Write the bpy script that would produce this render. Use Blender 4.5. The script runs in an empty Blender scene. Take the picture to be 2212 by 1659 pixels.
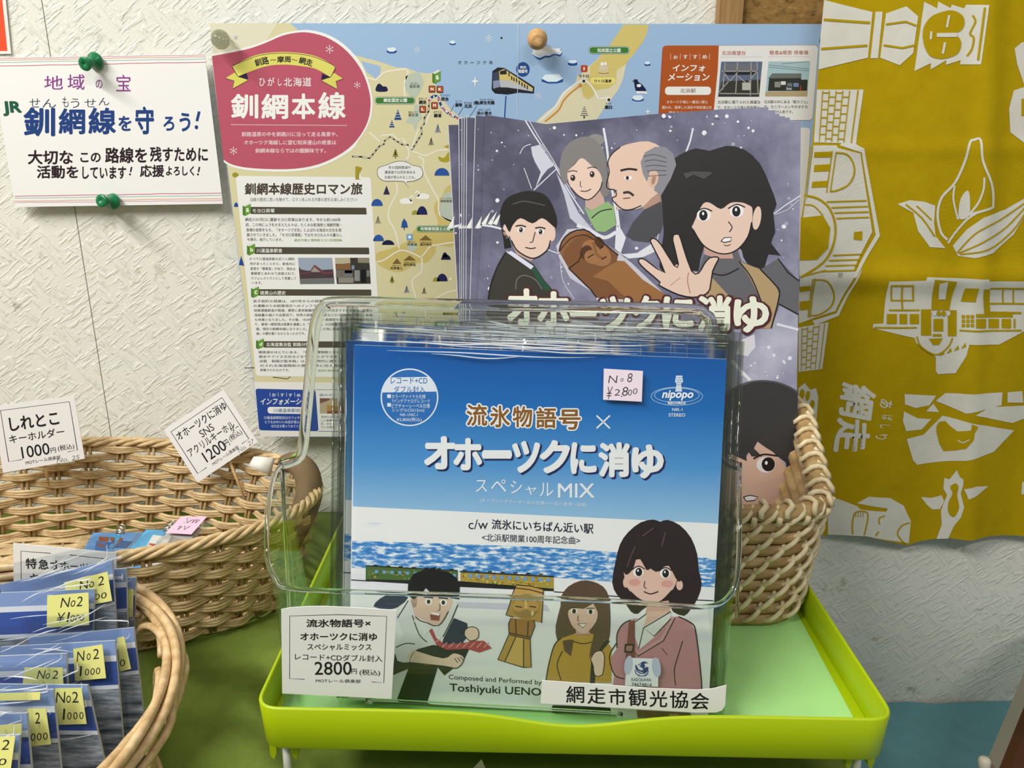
import bpy, bmesh, math, random
from mathutils import Vector, Matrix
from mathutils.geometry import tessellate_polygon

SC = bpy.context.scene
COL = SC.collection
rnd = random.Random(7)

# ------------------------------------------------------------------ camera, light, exposure
FOC, CX, CY = 1750.0, 1106.0, 829.5            # focal length and centre of a 2212 x 1659 frame
PITCH = math.radians(17.5)
CAM = Vector((0.0, -0.69, 1.092))
FWD = Vector((0, math.cos(PITCH), -math.sin(PITCH)))
UPV = Vector((0, math.sin(PITCH), math.cos(PITCH)))
cd = bpy.data.cameras.new('camera')
cam = bpy.data.objects.new('camera', cd)
COL.objects.link(cam)
cam.location = CAM
cam.rotation_euler = (math.pi / 2 - PITCH, 0, 0)
cd.sensor_fit = 'HORIZONTAL'
cd.sensor_width = 36.0
cd.lens = 36.0 * FOC / 2212.0
cd.clip_start = 0.01
SC.camera = cam

wd = bpy.data.worlds.new('room_fill')
SC.world = wd
wd.use_nodes = True
bg = wd.node_tree.nodes['Background']
bg.inputs[0].default_value = (1.0, 0.99, 0.95, 1)
bg.inputs[1].default_value = 0.20

def area(name, loc, target, size, power, col=(1, 0.985, 0.94)):
    l = bpy.data.lights.new(name, 'AREA')
    l.shape = 'RECTANGLE'
    l.size, l.size_y = size
    l.energy = power
    l.color = col
    o = bpy.data.objects.new(name, l)
    COL.objects.link(o)
    o.location = loc
    o.rotation_euler = (Vector(target) - Vector(loc)).to_track_quat('-Z', 'Y').to_euler()
    return o
area('ceiling_tube_light', (-1.0, -0.95, 2.28), (-0.1, -0.1, 1.05), (1.2, 0.12), 35)
area('ceiling_tube_light', (0.55, -1.7, 2.4), (0.0, -0.1, 1.0), (1.2, 0.12), 10)

SC.cycles.transparent_max_bounces = 96
SC.cycles.max_bounces = 24
SC.cycles.transmission_bounces = 16
SC.view_settings.view_transform = 'Standard'
SC.view_settings.look = 'None'
SC.view_settings.gamma = 1.0
SC.view_settings.exposure = 0.15
SC.view_settings.use_curve_mapping = False

# ------------------------------------------------------------------ helpers: pixels of the photograph to points in the room
def ray(x, y):
    return FWD + Vector(((x - CX) / FOC, 0, 0)) + UPV * ((CY - y) / FOC)

def atd(x, y, d):                               # on the upright plane d metres in front of the camera
    r = ray(x, y)
    return CAM + r * (d / r.y)

def atz(x, y, z):                               # on the level plane at height z
    r = ray(x, y)
    return CAM + r * ((z - CAM.z) / r.z)

def W(x, d, z):                                 # x right, d metres before the camera, z metres relative to its height
    return Vector((x, CAM.y + d, CAM.z + z))

# ------------------------------------------------------------------ materials
MATS = {}
def lin(h):
    if isinstance(h, tuple):
        h = '%02x%02x%02x' % h
    v = [int(h[i:i + 2], 16) / 255 for i in (0, 2, 4)]
    return tuple([(c / 12.92 if c <= 0.04045 else ((c + 0.055) / 1.055) ** 2.4) for c in v] + [1.0])

def newmat(name):
    m = bpy.data.materials.new(name)
    m.use_nodes = True
    nt = m.node_tree
    return m, nt, nt.nodes['Principled BSDF']

def mat(h, rough=0.55, spec=0.3, name='paint', metal=0.0):
    k = (h, rough, spec, metal)
    if k not in MATS:
        m, nt, b = newmat(name)
        b.inputs['Base Color'].default_value = lin(h)
        b.inputs['Roughness'].default_value = rough
        b.inputs['Specular IOR Level'].default_value = spec
        b.inputs['Metallic'].default_value = metal
        MATS[k] = m
    return MATS[k]

def N(nt, t, **kw):
    n = nt.nodes.new(t)
    for k, v in kw.items():
        if k[0] == '_':
            setattr(n, k[1:], v)
        else:
            n.inputs[int(k[1:]) if k[0] == 'i' and k[1:].isdigit() else k].default_value = v
    return n

def ramp(nt, src, stops, interp='LINEAR'):
    r = nt.nodes.new('ShaderNodeValToRGB')
    r.color_ramp.interpolation = interp
    e = r.color_ramp.elements
    while len(e) < len(stops):
        e.new(0.5)
    for q, (p, c) in zip(e, stops):
        q.position = p
        q.color = lin(c) if isinstance(c, str) else (c, c, c, 1)
    nt.links.new(src, r.inputs[0])
    return r

def coords(nt, scale=(1, 1, 1), rot=(0, 0, 0), kind='Object'):
    t = nt.nodes.new('ShaderNodeTexCoord')
    mp = nt.nodes.new('ShaderNodeMapping')
    mp.inputs['Scale'].default_value = scale
    mp.inputs['Rotation'].default_value = rot
    nt.links.new(t.outputs[kind], mp.inputs[0])
    return mp.outputs[0]

def bump(nt, b, src, strength, dist):
    n = N(nt, 'ShaderNodeBump', Strength=strength, Distance=dist)
    nt.links.new(src, n.inputs['Height'])
    nt.links.new(n.outputs[0], b.inputs['Normal'])
    return n

def noise_mat(name, stops, scale, stretch=(1, 1, 1), rot=(0, 0, 0), rough=0.6, spec=0.3, bmp=0, detail=4, kind='Object'):
    m, nt, b = newmat(name)
    n = N(nt, 'ShaderNodeTexNoise', Scale=scale, Detail=detail, Roughness=0.6)
    nt.links.new(coords(nt, stretch, rot, kind), n.inputs['Vector'])
    r = ramp(nt, n.outputs[0], stops)
    nt.links.new(r.outputs[0], b.inputs['Base Color'])
    b.inputs['Roughness'].default_value = rough
    b.inputs['Specular IOR Level'].default_value = spec
    if bmp:
        bump(nt, b, n.outputs[0], bmp, 0.001)
    return m

def clear_film(name, tint='f4f7f4', ior=1.35, rough=0.06, wrinkle=0.0, scale=14, stretch=(1, 1, 1), cap=1.0):
    m = bpy.data.materials.new(name)
    m.use_nodes = True
    nt = m.node_tree
    nt.nodes.clear()
    out = nt.nodes.new('ShaderNodeOutputMaterial')
    tr = N(nt, 'ShaderNodeBsdfTransparent', Color=lin(tint))
    gl = N(nt, 'ShaderNodeBsdfGlossy', Roughness=rough)
    gl.inputs[0].default_value = (1, 1, 1, 1)
    lw = N(nt, 'ShaderNodeLayerWeight', Blend=0.5)       # Schlick reflectance, the same from either side
    pw = N(nt, 'ShaderNodeMath', _operation='POWER')
    pw.inputs[1].default_value = 5.0
    f0 = ((ior - 1) / (ior + 1)) ** 2
    fr = N(nt, 'ShaderNodeMath', _operation='MULTIPLY_ADD')
    fr.inputs[1].default_value, fr.inputs[2].default_value = cap - f0, f0
    nt.links.new(lw.outputs['Facing'], pw.inputs[0])
    nt.links.new(pw.outputs[0], fr.inputs[0])
    mx = nt.nodes.new('ShaderNodeMixShader')
    nt.links.new(fr.outputs[0], mx.inputs[0])
    nt.links.new(tr.outputs[0], mx.inputs[1])
    nt.links.new(gl.outputs[0], mx.inputs[2])
    nt.links.new(mx.outputs[0], out.inputs[0])
    if wrinkle:
        n = N(nt, 'ShaderNodeTexNoise', Scale=scale, Detail=3.0, Distortion=0.6)
        nt.links.new(coords(nt, stretch), n.inputs['Vector'])
        bp = N(nt, 'ShaderNodeBump', Strength=wrinkle, Distance=0.004)
        nt.links.new(n.outputs[0], bp.inputs['Height'])
        nt.links.new(bp.outputs[0], gl.inputs['Normal'])
    return m

def glint_crease_mat(name, share):  # half-clear white: specular streaks of the film painted as colour
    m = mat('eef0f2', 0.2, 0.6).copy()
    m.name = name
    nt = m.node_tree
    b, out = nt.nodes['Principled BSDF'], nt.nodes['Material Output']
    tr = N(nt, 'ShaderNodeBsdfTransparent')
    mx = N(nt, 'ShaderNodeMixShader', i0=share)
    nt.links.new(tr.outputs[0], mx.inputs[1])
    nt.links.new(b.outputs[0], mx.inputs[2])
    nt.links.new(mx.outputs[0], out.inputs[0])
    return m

def glass_mat(name, tint='f2f6f2', ior=1.45):
    m, nt, b = newmat(name)
    b.inputs['Base Color'].default_value = lin(tint)
    b.inputs['Roughness'].default_value = 0.03
    b.inputs['IOR'].default_value = ior
    b.inputs['Transmission Weight'].default_value = 1.0
    return m

# ------------------------------------------------------------------ mesh builders
def link(name, me, mats=(), parent=None, matrix=None):
    for m in mats:
        me.materials.append(m)
    o = bpy.data.objects.new(name, me)
    COL.objects.link(o)
    if parent is not None:
        o.parent = parent
    if matrix is not None:
        o.matrix_local = matrix
    return o

def tag(o, label=None, cat=None, group=None, kind=None):
    for k, v in (('label', label), ('category', cat), ('group', group), ('kind', kind)):
        if v:
            o[k] = v
    return o

def empty(name, matrix=None):
    o = bpy.data.objects.new(name, None)
    o.empty_display_size = 0.02
    COL.objects.link(o)
    if matrix is not None:
        o.matrix_world = matrix
    return o

class MB:
    def __init__(s):
        s.v, s.f, s.m, s.sm = [], [], [], []

    def add(s, vs, fs, m=0, smooth=False):
        b = len(s.v)
        s.v += [tuple(p) for p in vs]
        s.f += [tuple(i + b for i in q) for q in fs]
        s.m += [m] * len(fs)
        s.sm += [smooth] * len(fs)

    def box(s, lo, hi, m=0, mx=None):
        x0, y0, z0 = lo
        x1, y1, z1 = hi
        vs = [Vector(p) for p in ((x0, y0, z0), (x1, y0, z0), (x1, y1, z0), (x0, y1, z0), (x0, y0, z1), (x1, y0, z1), (x1, y1, z1), (x0, y1, z1))]
        if mx is not None:
            vs = [mx @ p for p in vs]
        s.add(vs, [(3, 2, 1, 0), (4, 5, 6, 7), (0, 1, 5, 4), (1, 2, 6, 5), (2, 3, 7, 6), (3, 0, 4, 7)], m)

    def tube(s, pts, r, n=6, m=0, closed=False, flat=1.0):
        pts = [Vector(p) for p in pts]
        k = len(pts)
        rs = r if isinstance(r, (list, tuple)) else [r] * k
        vs, fs, nrm = [], [], None
        for i in range(k):
            a = pts[(i - 1) % k] if (closed or i) else pts[i]
            b = pts[(i + 1) % k] if (closed or i < k - 1) else pts[i]
            t = (b - a).normalized()
            if nrm is None:
                nrm = t.orthogonal() if abs(t.z) > 0.9 else t.cross(Vector((0, 0, 1)))
            nrm = (nrm - t * nrm.dot(t)).normalized()
            bi = t.cross(nrm)
            for j in range(n):
                a_ = 2 * math.pi * j / n
                vs.append(pts[i] + nrm * (math.cos(a_) * rs[i]) + bi * (math.sin(a_) * rs[i] * flat))
        for i in range(k if closed else k - 1):
            for j in range(n):
                p, q = i * n, ((i + 1) % k) * n
                fs.append((p + j, p + (j + 1) % n, q + (j + 1) % n, q + j))
        if not closed:
            fs.append(tuple(range(n - 1, -1, -1)))
            fs.append(tuple((k - 1) * n + j for j in range(n)))
        s.add(vs, fs, m, True)

    def lathe(s, prof, mx, n=20, m=0):
        vs, fs = [], []
        for r, z in prof:
            for j in range(n):
                a = 2 * math.pi * j / n
                vs.append(mx @ Vector((r * math.cos(a), r * math.sin(a), z)))
        for i in range(len(prof) - 1):
            for j in range(n):
                fs.append((i * n + j, i * n + (j + 1) % n, (i + 1) * n + (j + 1) % n, (i + 1) * n + j))
        fs.append(tuple(range(n - 1, -1, -1)))
        fs.append(tuple((len(prof) - 1) * n + j for j in range(n)))
        s.add(vs, fs, m, True)

    def slab(s, pts, off, m=0):                 # a closed outline pushed along the vector off
        pts = [Vector(p) for p in pts]
        n = len(pts)
        tris = tessellate_polygon([pts])
        vs = pts + [p + Vector(off) for p in pts]
        fs = [tuple(t) for t in tris] + [tuple(i + n for i in t) for t in tris]
        fs += [(i, (i + 1) % n, n + (i + 1) % n, n + i) for i in range(n)]
        s.add(vs, fs, m)

    def grid(s, rows, m=0, smooth=True):
        k = len(rows[0])
        vs = [p for r in rows for p in r]
        fs = [(i * k + j, i * k + j + 1, (i + 1) * k + j + 1, (i + 1) * k + j) for i in range(len(rows) - 1) for j in range(k - 1)]
        s.add(vs, fs, m, smooth)

    def build(s, name, mats, parent=None, recalc=True, base=None):
        me = bpy.data.meshes.new(name)
        inv = (base or parent).matrix_world.inverted() if parent is not None else None
        me.from_pydata([inv @ Vector(p) for p in s.v] if inv else s.v, [], s.f)
        me.polygons.foreach_set('material_index', s.m)
        me.polygons.foreach_set('use_smooth', s.sm)
        if recalc:
            bm = bmesh.new()
            bm.from_mesh(me)
            bmesh.ops.recalc_face_normals(bm, faces=bm.faces)
            bm.to_mesh(me)
            bm.free()
        me.update()
        return link(name, me, mats if isinstance(mats, (list, tuple)) else [mats], parent)

def spline(pts, n=6, closed=False):             # Catmull-Rom through 2-D or 3-D points
    out, k = [], len(pts)
    P = [Vector(p) for p in pts]
    for i in range(k if closed else k - 1):
        p0 = P[(i - 1) % k] if closed or i else P[0]
        p1, p2 = P[i], P[(i + 1) % k]
        p3 = P[(i + 2) % k] if closed or i < k - 2 else P[-1]
        for j in range(n):
            t = j / n
            out.append(0.5 * (2 * p1 + (p2 - p0) * t + (2 * p0 - 5 * p1 + 4 * p2 - p3) * t * t + (3 * p1 - p0 - 3 * p2 + p3) * t ** 3))
    if not closed:
        out.append(P[-1])
    return out

# ------------------------------------------------------------------ lettering
GLYPH = {}
def glyphs(body, bold=0.0, res=3):
    k = (body, bold, res)
    if k not in GLYPH:
        c = bpy.data.curves.new('lettering', 'FONT')
        c.body = body
        c.offset = bold
        c.resolution_u = res
        o = bpy.data.objects.new('lettering', c)
        COL.objects.link(o)
        me = bpy.data.meshes.new_from_object(o.evaluated_get(bpy.context.evaluated_depsgraph_get()))
        vs = [v.co.copy() for v in me.vertices]
        fs = [tuple(p.vertices) for p in me.polygons]
        bpy.data.objects.remove(o)
        bpy.data.curves.remove(c)
        bpy.data.meshes.remove(me)
        x0, x1 = min(v.x for v in vs), max(v.x for v in vs)
        y0, y1 = min(v.y for v in vs), max(v.y for v in vs)
        w, h = max(x1 - x0, 1e-6), max(y1 - y0, 1e-6)
        GLYPH[k] = ([((v.x - x0) / w, (y1 - v.y) / h) for v in vs], fs, w, h)
    return GLYPH[k]

EPS = 0.00003
class Print:
    """A sheet in the room with printing on it. Its plane is real; outlines measured on the photograph are cast onto that plane."""
    def __init__(s, O, lean=0.0, yaw=0.0, rough=0.5, spec=0.3):
        n = Vector((0, -math.cos(lean), math.sin(lean)))
        u = Vector((1, 0, 0))
        rz = Matrix.Rotation(yaw, 3, 'Z')
        n, u = rz @ n, rz @ u
        v = n.cross(u)
        s.O, s.n, s.u, s.v_ = Vector(O), n, u, v
        s.M = Matrix.Translation(s.O) @ Matrix((u, v, n)).transposed().to_4x4()
        s.Mi = s.M.inverted()
        s.rough, s.spec, s.eps, s.surf = rough, spec, EPS, None
        s.vs, s.fs, s.mi, s.mats, s.lut = [], [], [], [], {}
        s.F = lambda x, y: (x, y)

    def frame(s, sc, ox, oy):
        s.F = lambda x, y: (ox + x / sc, oy + y / sc)
        return s

    def quadframe(s, tl, tr, br, bl, sz=100.0):
        F0 = s.F
        c = [Vector(F0(*p)) for p in (tl, tr, br, bl)]
        def g(x, y):
            a, b = x / sz, y / sz
            p = (c[0] * (1 - a) + c[1] * a) * (1 - b) + (c[3] * (1 - a) + c[2] * a) * b
            return p.x, p.y
        s.F = g
        return s

    def loc(s, x, y, L=0):
        x, y = s.F(x, y)
        r = ray(x, y)
        t = (s.O - CAM).dot(s.n) / r.dot(s.n)
        p = s.Mi @ (CAM + r * t)
        if s.surf:                               # a sheet that is not flat: meet its real surface
            for _ in range(5):
                w = s.surf(p.x, p.y)
                t = ((s.O - CAM).dot(s.n) + w) / r.dot(s.n)
                p = s.Mi @ (CAM + r * t)
        return Vector((p.x, p.y, L * s.eps))

    def world(s, x, y, h=0.0):
        return s.M @ (s.loc(x, y) + Vector((0, 0, h)))

    def mid(s, m):
        if not isinstance(m, bpy.types.Material):
            m = mat(m, s.rough, s.spec, 'ink')
        if m.name not in s.lut:
            s.lut[m.name] = len(s.mats)
            s.mats.append(m)
        return s.lut[m.name]

    def raw(s, vs, fs, c):
        b, mi = len(s.vs), s.mid(c)
        s.vs += vs
        s.fs += [tuple(i + b for i in f) for f in fs]
        s.mi += [mi] * len(fs)

    def poly(s, pts, c, L=1, smooth=0):
        if smooth:
            pts = [tuple(p) for p in spline(pts, smooth, True)]
        vs = [s.loc(x, y, L) for x, y in pts]
        fs = []
        for t in tessellate_polygon([[Vector((v.x, v.y, 0)) for v in vs]]):
            a, b, c_ = (vs[i] for i in t)
            fs.append(tuple(t) if (b - a).cross(c_ - a).z > 0 else tuple(reversed(t)))
        s.raw(vs, fs, c)
        return s

    def base(s, pts, c, th=0.0005, smooth=0):    # the sheet itself, with its thickness
        if smooth:
            pts = [tuple(p) for p in spline(pts, smooth, True)]
        s.poly(pts, c, 0)
        vs = [s.loc(x, y) for x, y in pts]
        n = len(vs)
        bk = [v - Vector((0, 0, th)) for v in vs]
        fs = [tuple(reversed(t)) for t in tessellate_polygon([[Vector((v.x, v.y, 0)) for v in vs]])]
        s.raw(bk, fs, c)
        s.raw(vs + bk, [(i, (i + 1) % n, n + (i + 1) % n, n + i) for i in range(n)], c)
        return s

    def rect(s, x0, y0, x1, y1, c, L=1):
        return s.poly([(x0, y0), (x1, y0), (x1, y1), (x0, y1)], c, L)

    def rrect(s, q, r, c, L=1):                  # q: four corners, rounded by r
        pts = []
        for i in range(4):
            p, a, b = Vector(q[i]), Vector(q[i - 1]), Vector(q[(i + 1) % 4])
            ea, eb = (a - p).normalized() * r, (b - p).normalized() * r
            for j in range(6):
                t = j / 5
                pts.append(tuple((p + ea) * (1 - t) ** 2 + p * 2 * t * (1 - t) + (p + eb) * t * t))
        return s.poly(pts, c, L)

    def ell(s, cx, cy, rx, ry, c, L=1, n=24, rot=0.0, a0=0.0, a1=360.0):
        k, q = math.radians(rot), []
        full = abs(a1 - a0) >= 360
        for i in range(n if full else n + 1):
            a = math.radians(a0 + (a1 - a0) * i / n)
            x, y = rx * math.cos(a), ry * math.sin(a)
            q.append((cx + x * math.cos(k) - y * math.sin(k), cy + x * math.sin(k) + y * math.cos(k)))
        return s.poly(q, c, L)

    def line(s, pts, w, c, L=2, closed=False, smooth=0, taper=False):
        if smooth:
            pts = spline(pts, smooth, closed)
        P = [Vector(p) for p in pts]
        k = len(P)
        A, B = [], []
        for i in range(k):
            a = P[i - 1] if (closed or i) else P[i]
            b = P[(i + 1) % k] if (closed or i < k - 1) else P[i]
            t = b - a
            if t.length < 1e-9:
                t = Vector((1, 0))
            t.normalize()
            nn = Vector((-t.y, t.x))
            ww = w / 2
            if taper and k > 2:
                ww *= max(0.15, math.sin(math.pi * min(0.98, max(0.02, i / (k - 1)))))
            A.append(P[i] + nn * ww)
            B.append(P[i] - nn * ww)
        vs = [s.loc(p.x, p.y, L) for p in A] + [s.loc(p.x, p.y, L) for p in B]
        fs = [(i, (i + 1) % k, k + (i + 1) % k, k + i) for i in range(k if closed else k - 1)]
        s.raw(vs, fs, c)
        return s

    def text(s, body, x0, y0, x1, y1, c, L=4, bold=0.012, res=3, slant=0.0, dy=0.0):
        """lettering whose ink fills the box; dy lowers its right end; a box may also be turned with quadframe"""
        g, fs, gw, gh = glyphs(body, min(bold, 0.0), res)
        w, h = x1 - x0, y1 - y0
        dirs, rx, ry = [(0, 0)], 0.0, 0.0
        if bold > 0.002:                         # heavier strokes: the letter set several times, shifted round a small circle
            rx, ry = min(bold * w / gw, w * 0.3), min(bold * h / gh, h * 0.3)
            n = 4 if bold < 0.02 else (8 if bold < 0.045 else 14)
            dirs = [(math.cos(2 * math.pi * i / n + 0.8), math.sin(2 * math.pi * i / n + 0.8)) for i in range(n)]
            if n > 8:
                dirs += [(0.5 * a, 0.5 * b) for a, b in dirs[::2]]
            w, h = w - 2 * rx, h - 2 * ry
        for i, (cx, cy) in enumerate(dirs):
            vs = [s.loc(x0 + rx * (1 + cx) + a * w + slant * h * (0.5 - b), y0 + ry * (1 + cy) + b * h + a * dy, L + i * 1.1e-6 / s.eps) for a, b in g]
            s.raw(vs, fs, c)
        return s

    def chars(s, items, c, L=4, bold=0.012, slant=0.0, res=3):
        for b, x0, y0, x1, y1 in items:
            s.text(b, x0, y0, x1, y1, c, L, bold, res, slant)
        return s

    def flake(s, x, y, r, c, L=4):
        for i in range(6):
            a = math.pi * i / 3 + 0.5
            s.line([(x, y), (x + r * 0.6 * math.cos(a), y + r * 0.6 * math.sin(a))], r * 0.12, c, L)
            s.ell(x + r * 0.82 * math.cos(a), y + r * 0.82 * math.sin(a), r * 0.16, r * 0.16, c, L, 10)
        return s

    def build(s, name, parent=None, warp=None, step=0.012, base=None):
        me = bpy.data.meshes.new(name)
        me.from_pydata(s.vs, [], s.fs)
        me.polygons.foreach_set('material_index', s.mi)
        if warp:
            bm = bmesh.new()
            bm.from_mesh(me)
            xs, ys = [v.x for v in s.vs], [v.y for v in s.vs]
            for ax, lo, hi in ((0, min(xs), max(xs)), (1, min(ys), max(ys))):
                q = math.ceil(lo / step) * step
                no = Vector((1, 0, 0)) if ax == 0 else Vector((0, 1, 0))
                while q < hi:
                    bmesh.ops.bisect_plane(bm, geom=bm.verts[:] + bm.edges[:] + bm.faces[:], dist=1e-6, plane_co=no * q, plane_no=no)
                    q += step
            for v in bm.verts:
                v.co.z += warp(v.co.x, v.co.y)
            for f in bm.faces:
                f.smooth = True
            bm.to_mesh(me)
            bm.free()
        me.update()
        if parent is None:
            o = link(name, me, s.mats)
            o.matrix_world = s.M
        else:
            o = link(name, me, s.mats, parent)
            o.matrix_local = (base or parent).matrix_world.inverted() @ s.M
        return o

# ------------------------------------------------------------------ the setting
def wallpaper():
    m, nt, b = newmat('embossed_wallpaper')
    co = nt.nodes.new('ShaderNodeTexCoord').outputs['Object']
    hs = []
    for ang, sd in ((0.62, 0.0), (-0.95, 3.7)):
        m0 = N(nt, 'ShaderNodeMapping')
        m0.inputs['Rotation'].default_value = (0, ang, 0)
        mp = N(nt, 'ShaderNodeMapping')
        mp.inputs['Location'].default_value = (sd, sd, sd)
        mp.inputs['Scale'].default_value = (42, 1, 290)
        nt.links.new(co, m0.inputs[0])
        nt.links.new(m0.outputs[0], mp.inputs[0])
        n = N(nt, 'ShaderNodeTexNoise', Scale=1.0, Detail=3.0, Roughness=0.55, Distortion=0.35)
        nt.links.new(mp.outputs[0], n.inputs['Vector'])
        hs.append(ramp(nt, n.outputs[0], [(0.50, 0.0), (0.60, 1.0)]).outputs[0])
    pick = N(nt, 'ShaderNodeTexNoise', Scale=55.0, Detail=1.0)
    nt.links.new(co, pick.inputs['Vector'])
    pk = ramp(nt, pick.outputs[0], [(0.50, 0.0), (0.56, 1.0)])
    mx = N(nt, 'ShaderNodeMix')
    nt.links.new(pk.outputs[0], mx.inputs[0])
    nt.links.new(hs[0], mx.inputs[2])
    nt.links.new(hs[1], mx.inputs[3])
    fine = N(nt, 'ShaderNodeTexNoise', Scale=420.0, Detail=2.0)
    nt.links.new(co, fine.inputs['Vector'])
    ad = N(nt, 'ShaderNodeMath', _operation='MULTIPLY_ADD')
    ad.inputs[1].default_value = 0.35
    nt.links.new(fine.outputs[0], ad.inputs[0])
    nt.links.new(mx.outputs[0], ad.inputs[2])
    bump(nt, b, ad.outputs[0], 0.45, 0.0012)
    st = N(nt, 'ShaderNodeTexNoise', Scale=26.0, Detail=5.0, Roughness=0.7)
    nt.links.new(co, st.inputs['Vector'])
    r = ramp(nt, st.outputs[0], [(0.30, 'a9a78f'), (0.40, 'e3e1d6'), (1.0, 'e6e4da')])
    nt.links.new(r.outputs[0], b.inputs['Base Color'])
    b.inputs['Roughness'].default_value = 0.75
    b.inputs['Specular IOR Level'].default_value = 0.2
    return m
WALLPAPER = wallpaper()
FLOORZ = 0.0
xs = -0.3655                                     # where two strips of wallpaper meet
for lo, hi in ((-1.6, xs - 0.0004), (xs + 0.0004, 1.5)):
    mb = MB()
    mb.box((lo, 0.0, FLOORZ), (hi, 0.06, 2.6))
    tag(mb.build('wall_back', WALLPAPER), kind='structure')
mb = MB()
mb.box((xs - 0.0004, 0.0007, FLOORZ), (xs + 0.0004, 0.06, 2.6))
tag(mb.build('trim_1', mat('8f8c7c', 0.9, 0.1)), kind='structure')
mb = MB()
mb.box((-1.6, -2.6, -0.04), (1.5, 0.0, FLOORZ))
tag(mb.build('floor', noise_mat('floor_vinyl', [(0.3, '6b6356'), (0.7, '857b6b')], 6)), kind='structure')

def fabric(name, col, dark, scale=900, rough=0.85):
    m, nt, b = newmat(name)
    co = coords(nt)
    ws = []
    for d in ('X', 'Z'):
        w = N(nt, 'ShaderNodeTexWave', Scale=scale, Distortion=1.5, Detail=1.0)
        w.bands_direction = d
        nt.links.new(co, w.inputs['Vector'])
        ws.append(w)
    ad = N(nt, 'ShaderNodeMath', _operation='ADD')
    nt.links.new(ws[0].outputs[1], ad.inputs[0])
    nt.links.new(ws[1].outputs[1], ad.inputs[1])
    n = N(nt, 'ShaderNodeTexNoise', Scale=60.0, Detail=6.0, Roughness=0.7)
    nt.links.new(co, n.inputs['Vector'])
    r = ramp(nt, n.outputs[0], [(0.25, dark), (0.75, col)])
    nt.links.new(r.outputs[0], b.inputs['Base Color'])
    b.inputs['Roughness'].default_value = rough
    b.inputs['Specular IOR Level'].default_value = 0.1
    bump(nt, b, ad.outputs[0], 0.25, 0.0004)
    return m

# tables and their cloths
GREEN = fabric('green_cotton', '7a8c3e', '687a32')
TEAL = fabric('turquoise_paper', '70a3ab', '67989f')
WOODD = noise_mat('dark_wood', [(0.3, '3a2413'), (0.7, '5d3c20')], 8, (12, 1, 1.0), rough=0.5)
GZ = CAM.z - 0.342                               # height of the green cloth
TZ = CAM.z - 0.557                               # height of the turquoise cloth
def table(name, lo, hi, z, label):
    t = empty(name, Matrix.Translation(((lo[0] + hi[0]) / 2, (lo[1] + hi[1]) / 2, 0)))
    mb = MB()
    mb.box((lo[0], lo[1], z - 0.026), (hi[0], hi[1], z))
    mb.build('tabletop', noise_mat('table_wood', [(0.3, '6e4526'), (0.7, '8a5a33')], 9, (1, 9, 1)), t)
    for x in (lo[0] + 0.04, hi[0] - 0.04):
        for y in (lo[1] + 0.04, hi[1] - 0.04):
            mb = MB()
            mb.box((x - 0.02, y - 0.02, 0), (x + 0.02, y + 0.02, z - 0.026))
            mb.build('leg', WOODD, t)
    return tag(t, label, 'table')
table('display_table', (-1.1, -0.62), (0.186, -0.004), GZ - 0.0025, 'table under the green cloth, against the papered wall')
table('low_table', (0.24, -0.66), (1.2, -0.0005), TZ - 0.0025, 'low wooden table whose brown edge shows along the wall beyond the turquoise cloth')

def drape(name, m, x0, x1, y0, y1, z, fall, label, cut=0.0):
    mb = MB()
    rows = []
    nx, ny = 60, 40
    r = random.Random(3)
    ys = [y0 + (y1 - y0) * j / ny for j in range(ny + 1)]
    for j, y in enumerate(ys):
        row = []
        xe = x1 - (cut if j == ny else 0.0)
        for i in range(nx + 1):
            x = x0 + (xe - x0) * i / nx
            row.append(Vector((x, y, z + 0.0006 * math.sin(x * 37 + y * 21) * math.sin(y * 53 - x * 9))))
        for q in range(1, 9):                    # down over the right-hand edge
            t = q / 8
            row.append(Vector((xe + 0.004 + 0.006 * math.sin(y * 40) * t, y, z - 0.003 - fall * t)))
        rows.append(row)
    mb.grid(rows)
    o = mb.build(name, m)
    md = o.modifiers.new('cloth_thickness', 'SOLIDIFY')
    md.thickness = 0.0012
    md.offset = 0
    return tag(o, label, 'tablecloth')
drape('green_tablecloth', GREEN, -1.1, 0.188, -0.62, -0.004, GZ, 0.30, 'green cotton cloth spread under the tray and the baskets', 0.03)
mb = MB()
e = [(1880, 1522), (1960, 1517.5), (2020, 1522), (2100, 1517.5), (2160, 1516.5), (2330, 1516)]
top = [atz(x, y, TZ) for x, y in e]
top = [Vector((0.24, top[0].y, TZ))] + top + [Vector((1.2, top[-1].y, TZ))]
mb.slab(top + [Vector((1.2, -0.66, TZ)), Vector((0.24, -0.66, TZ))], (0, 0, 0.0012))
tag(mb.build('turquoise_tablecloth', TEAL), 'turquoise cloth on the low table behind and beside the tray', 'tablecloth')

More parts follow.
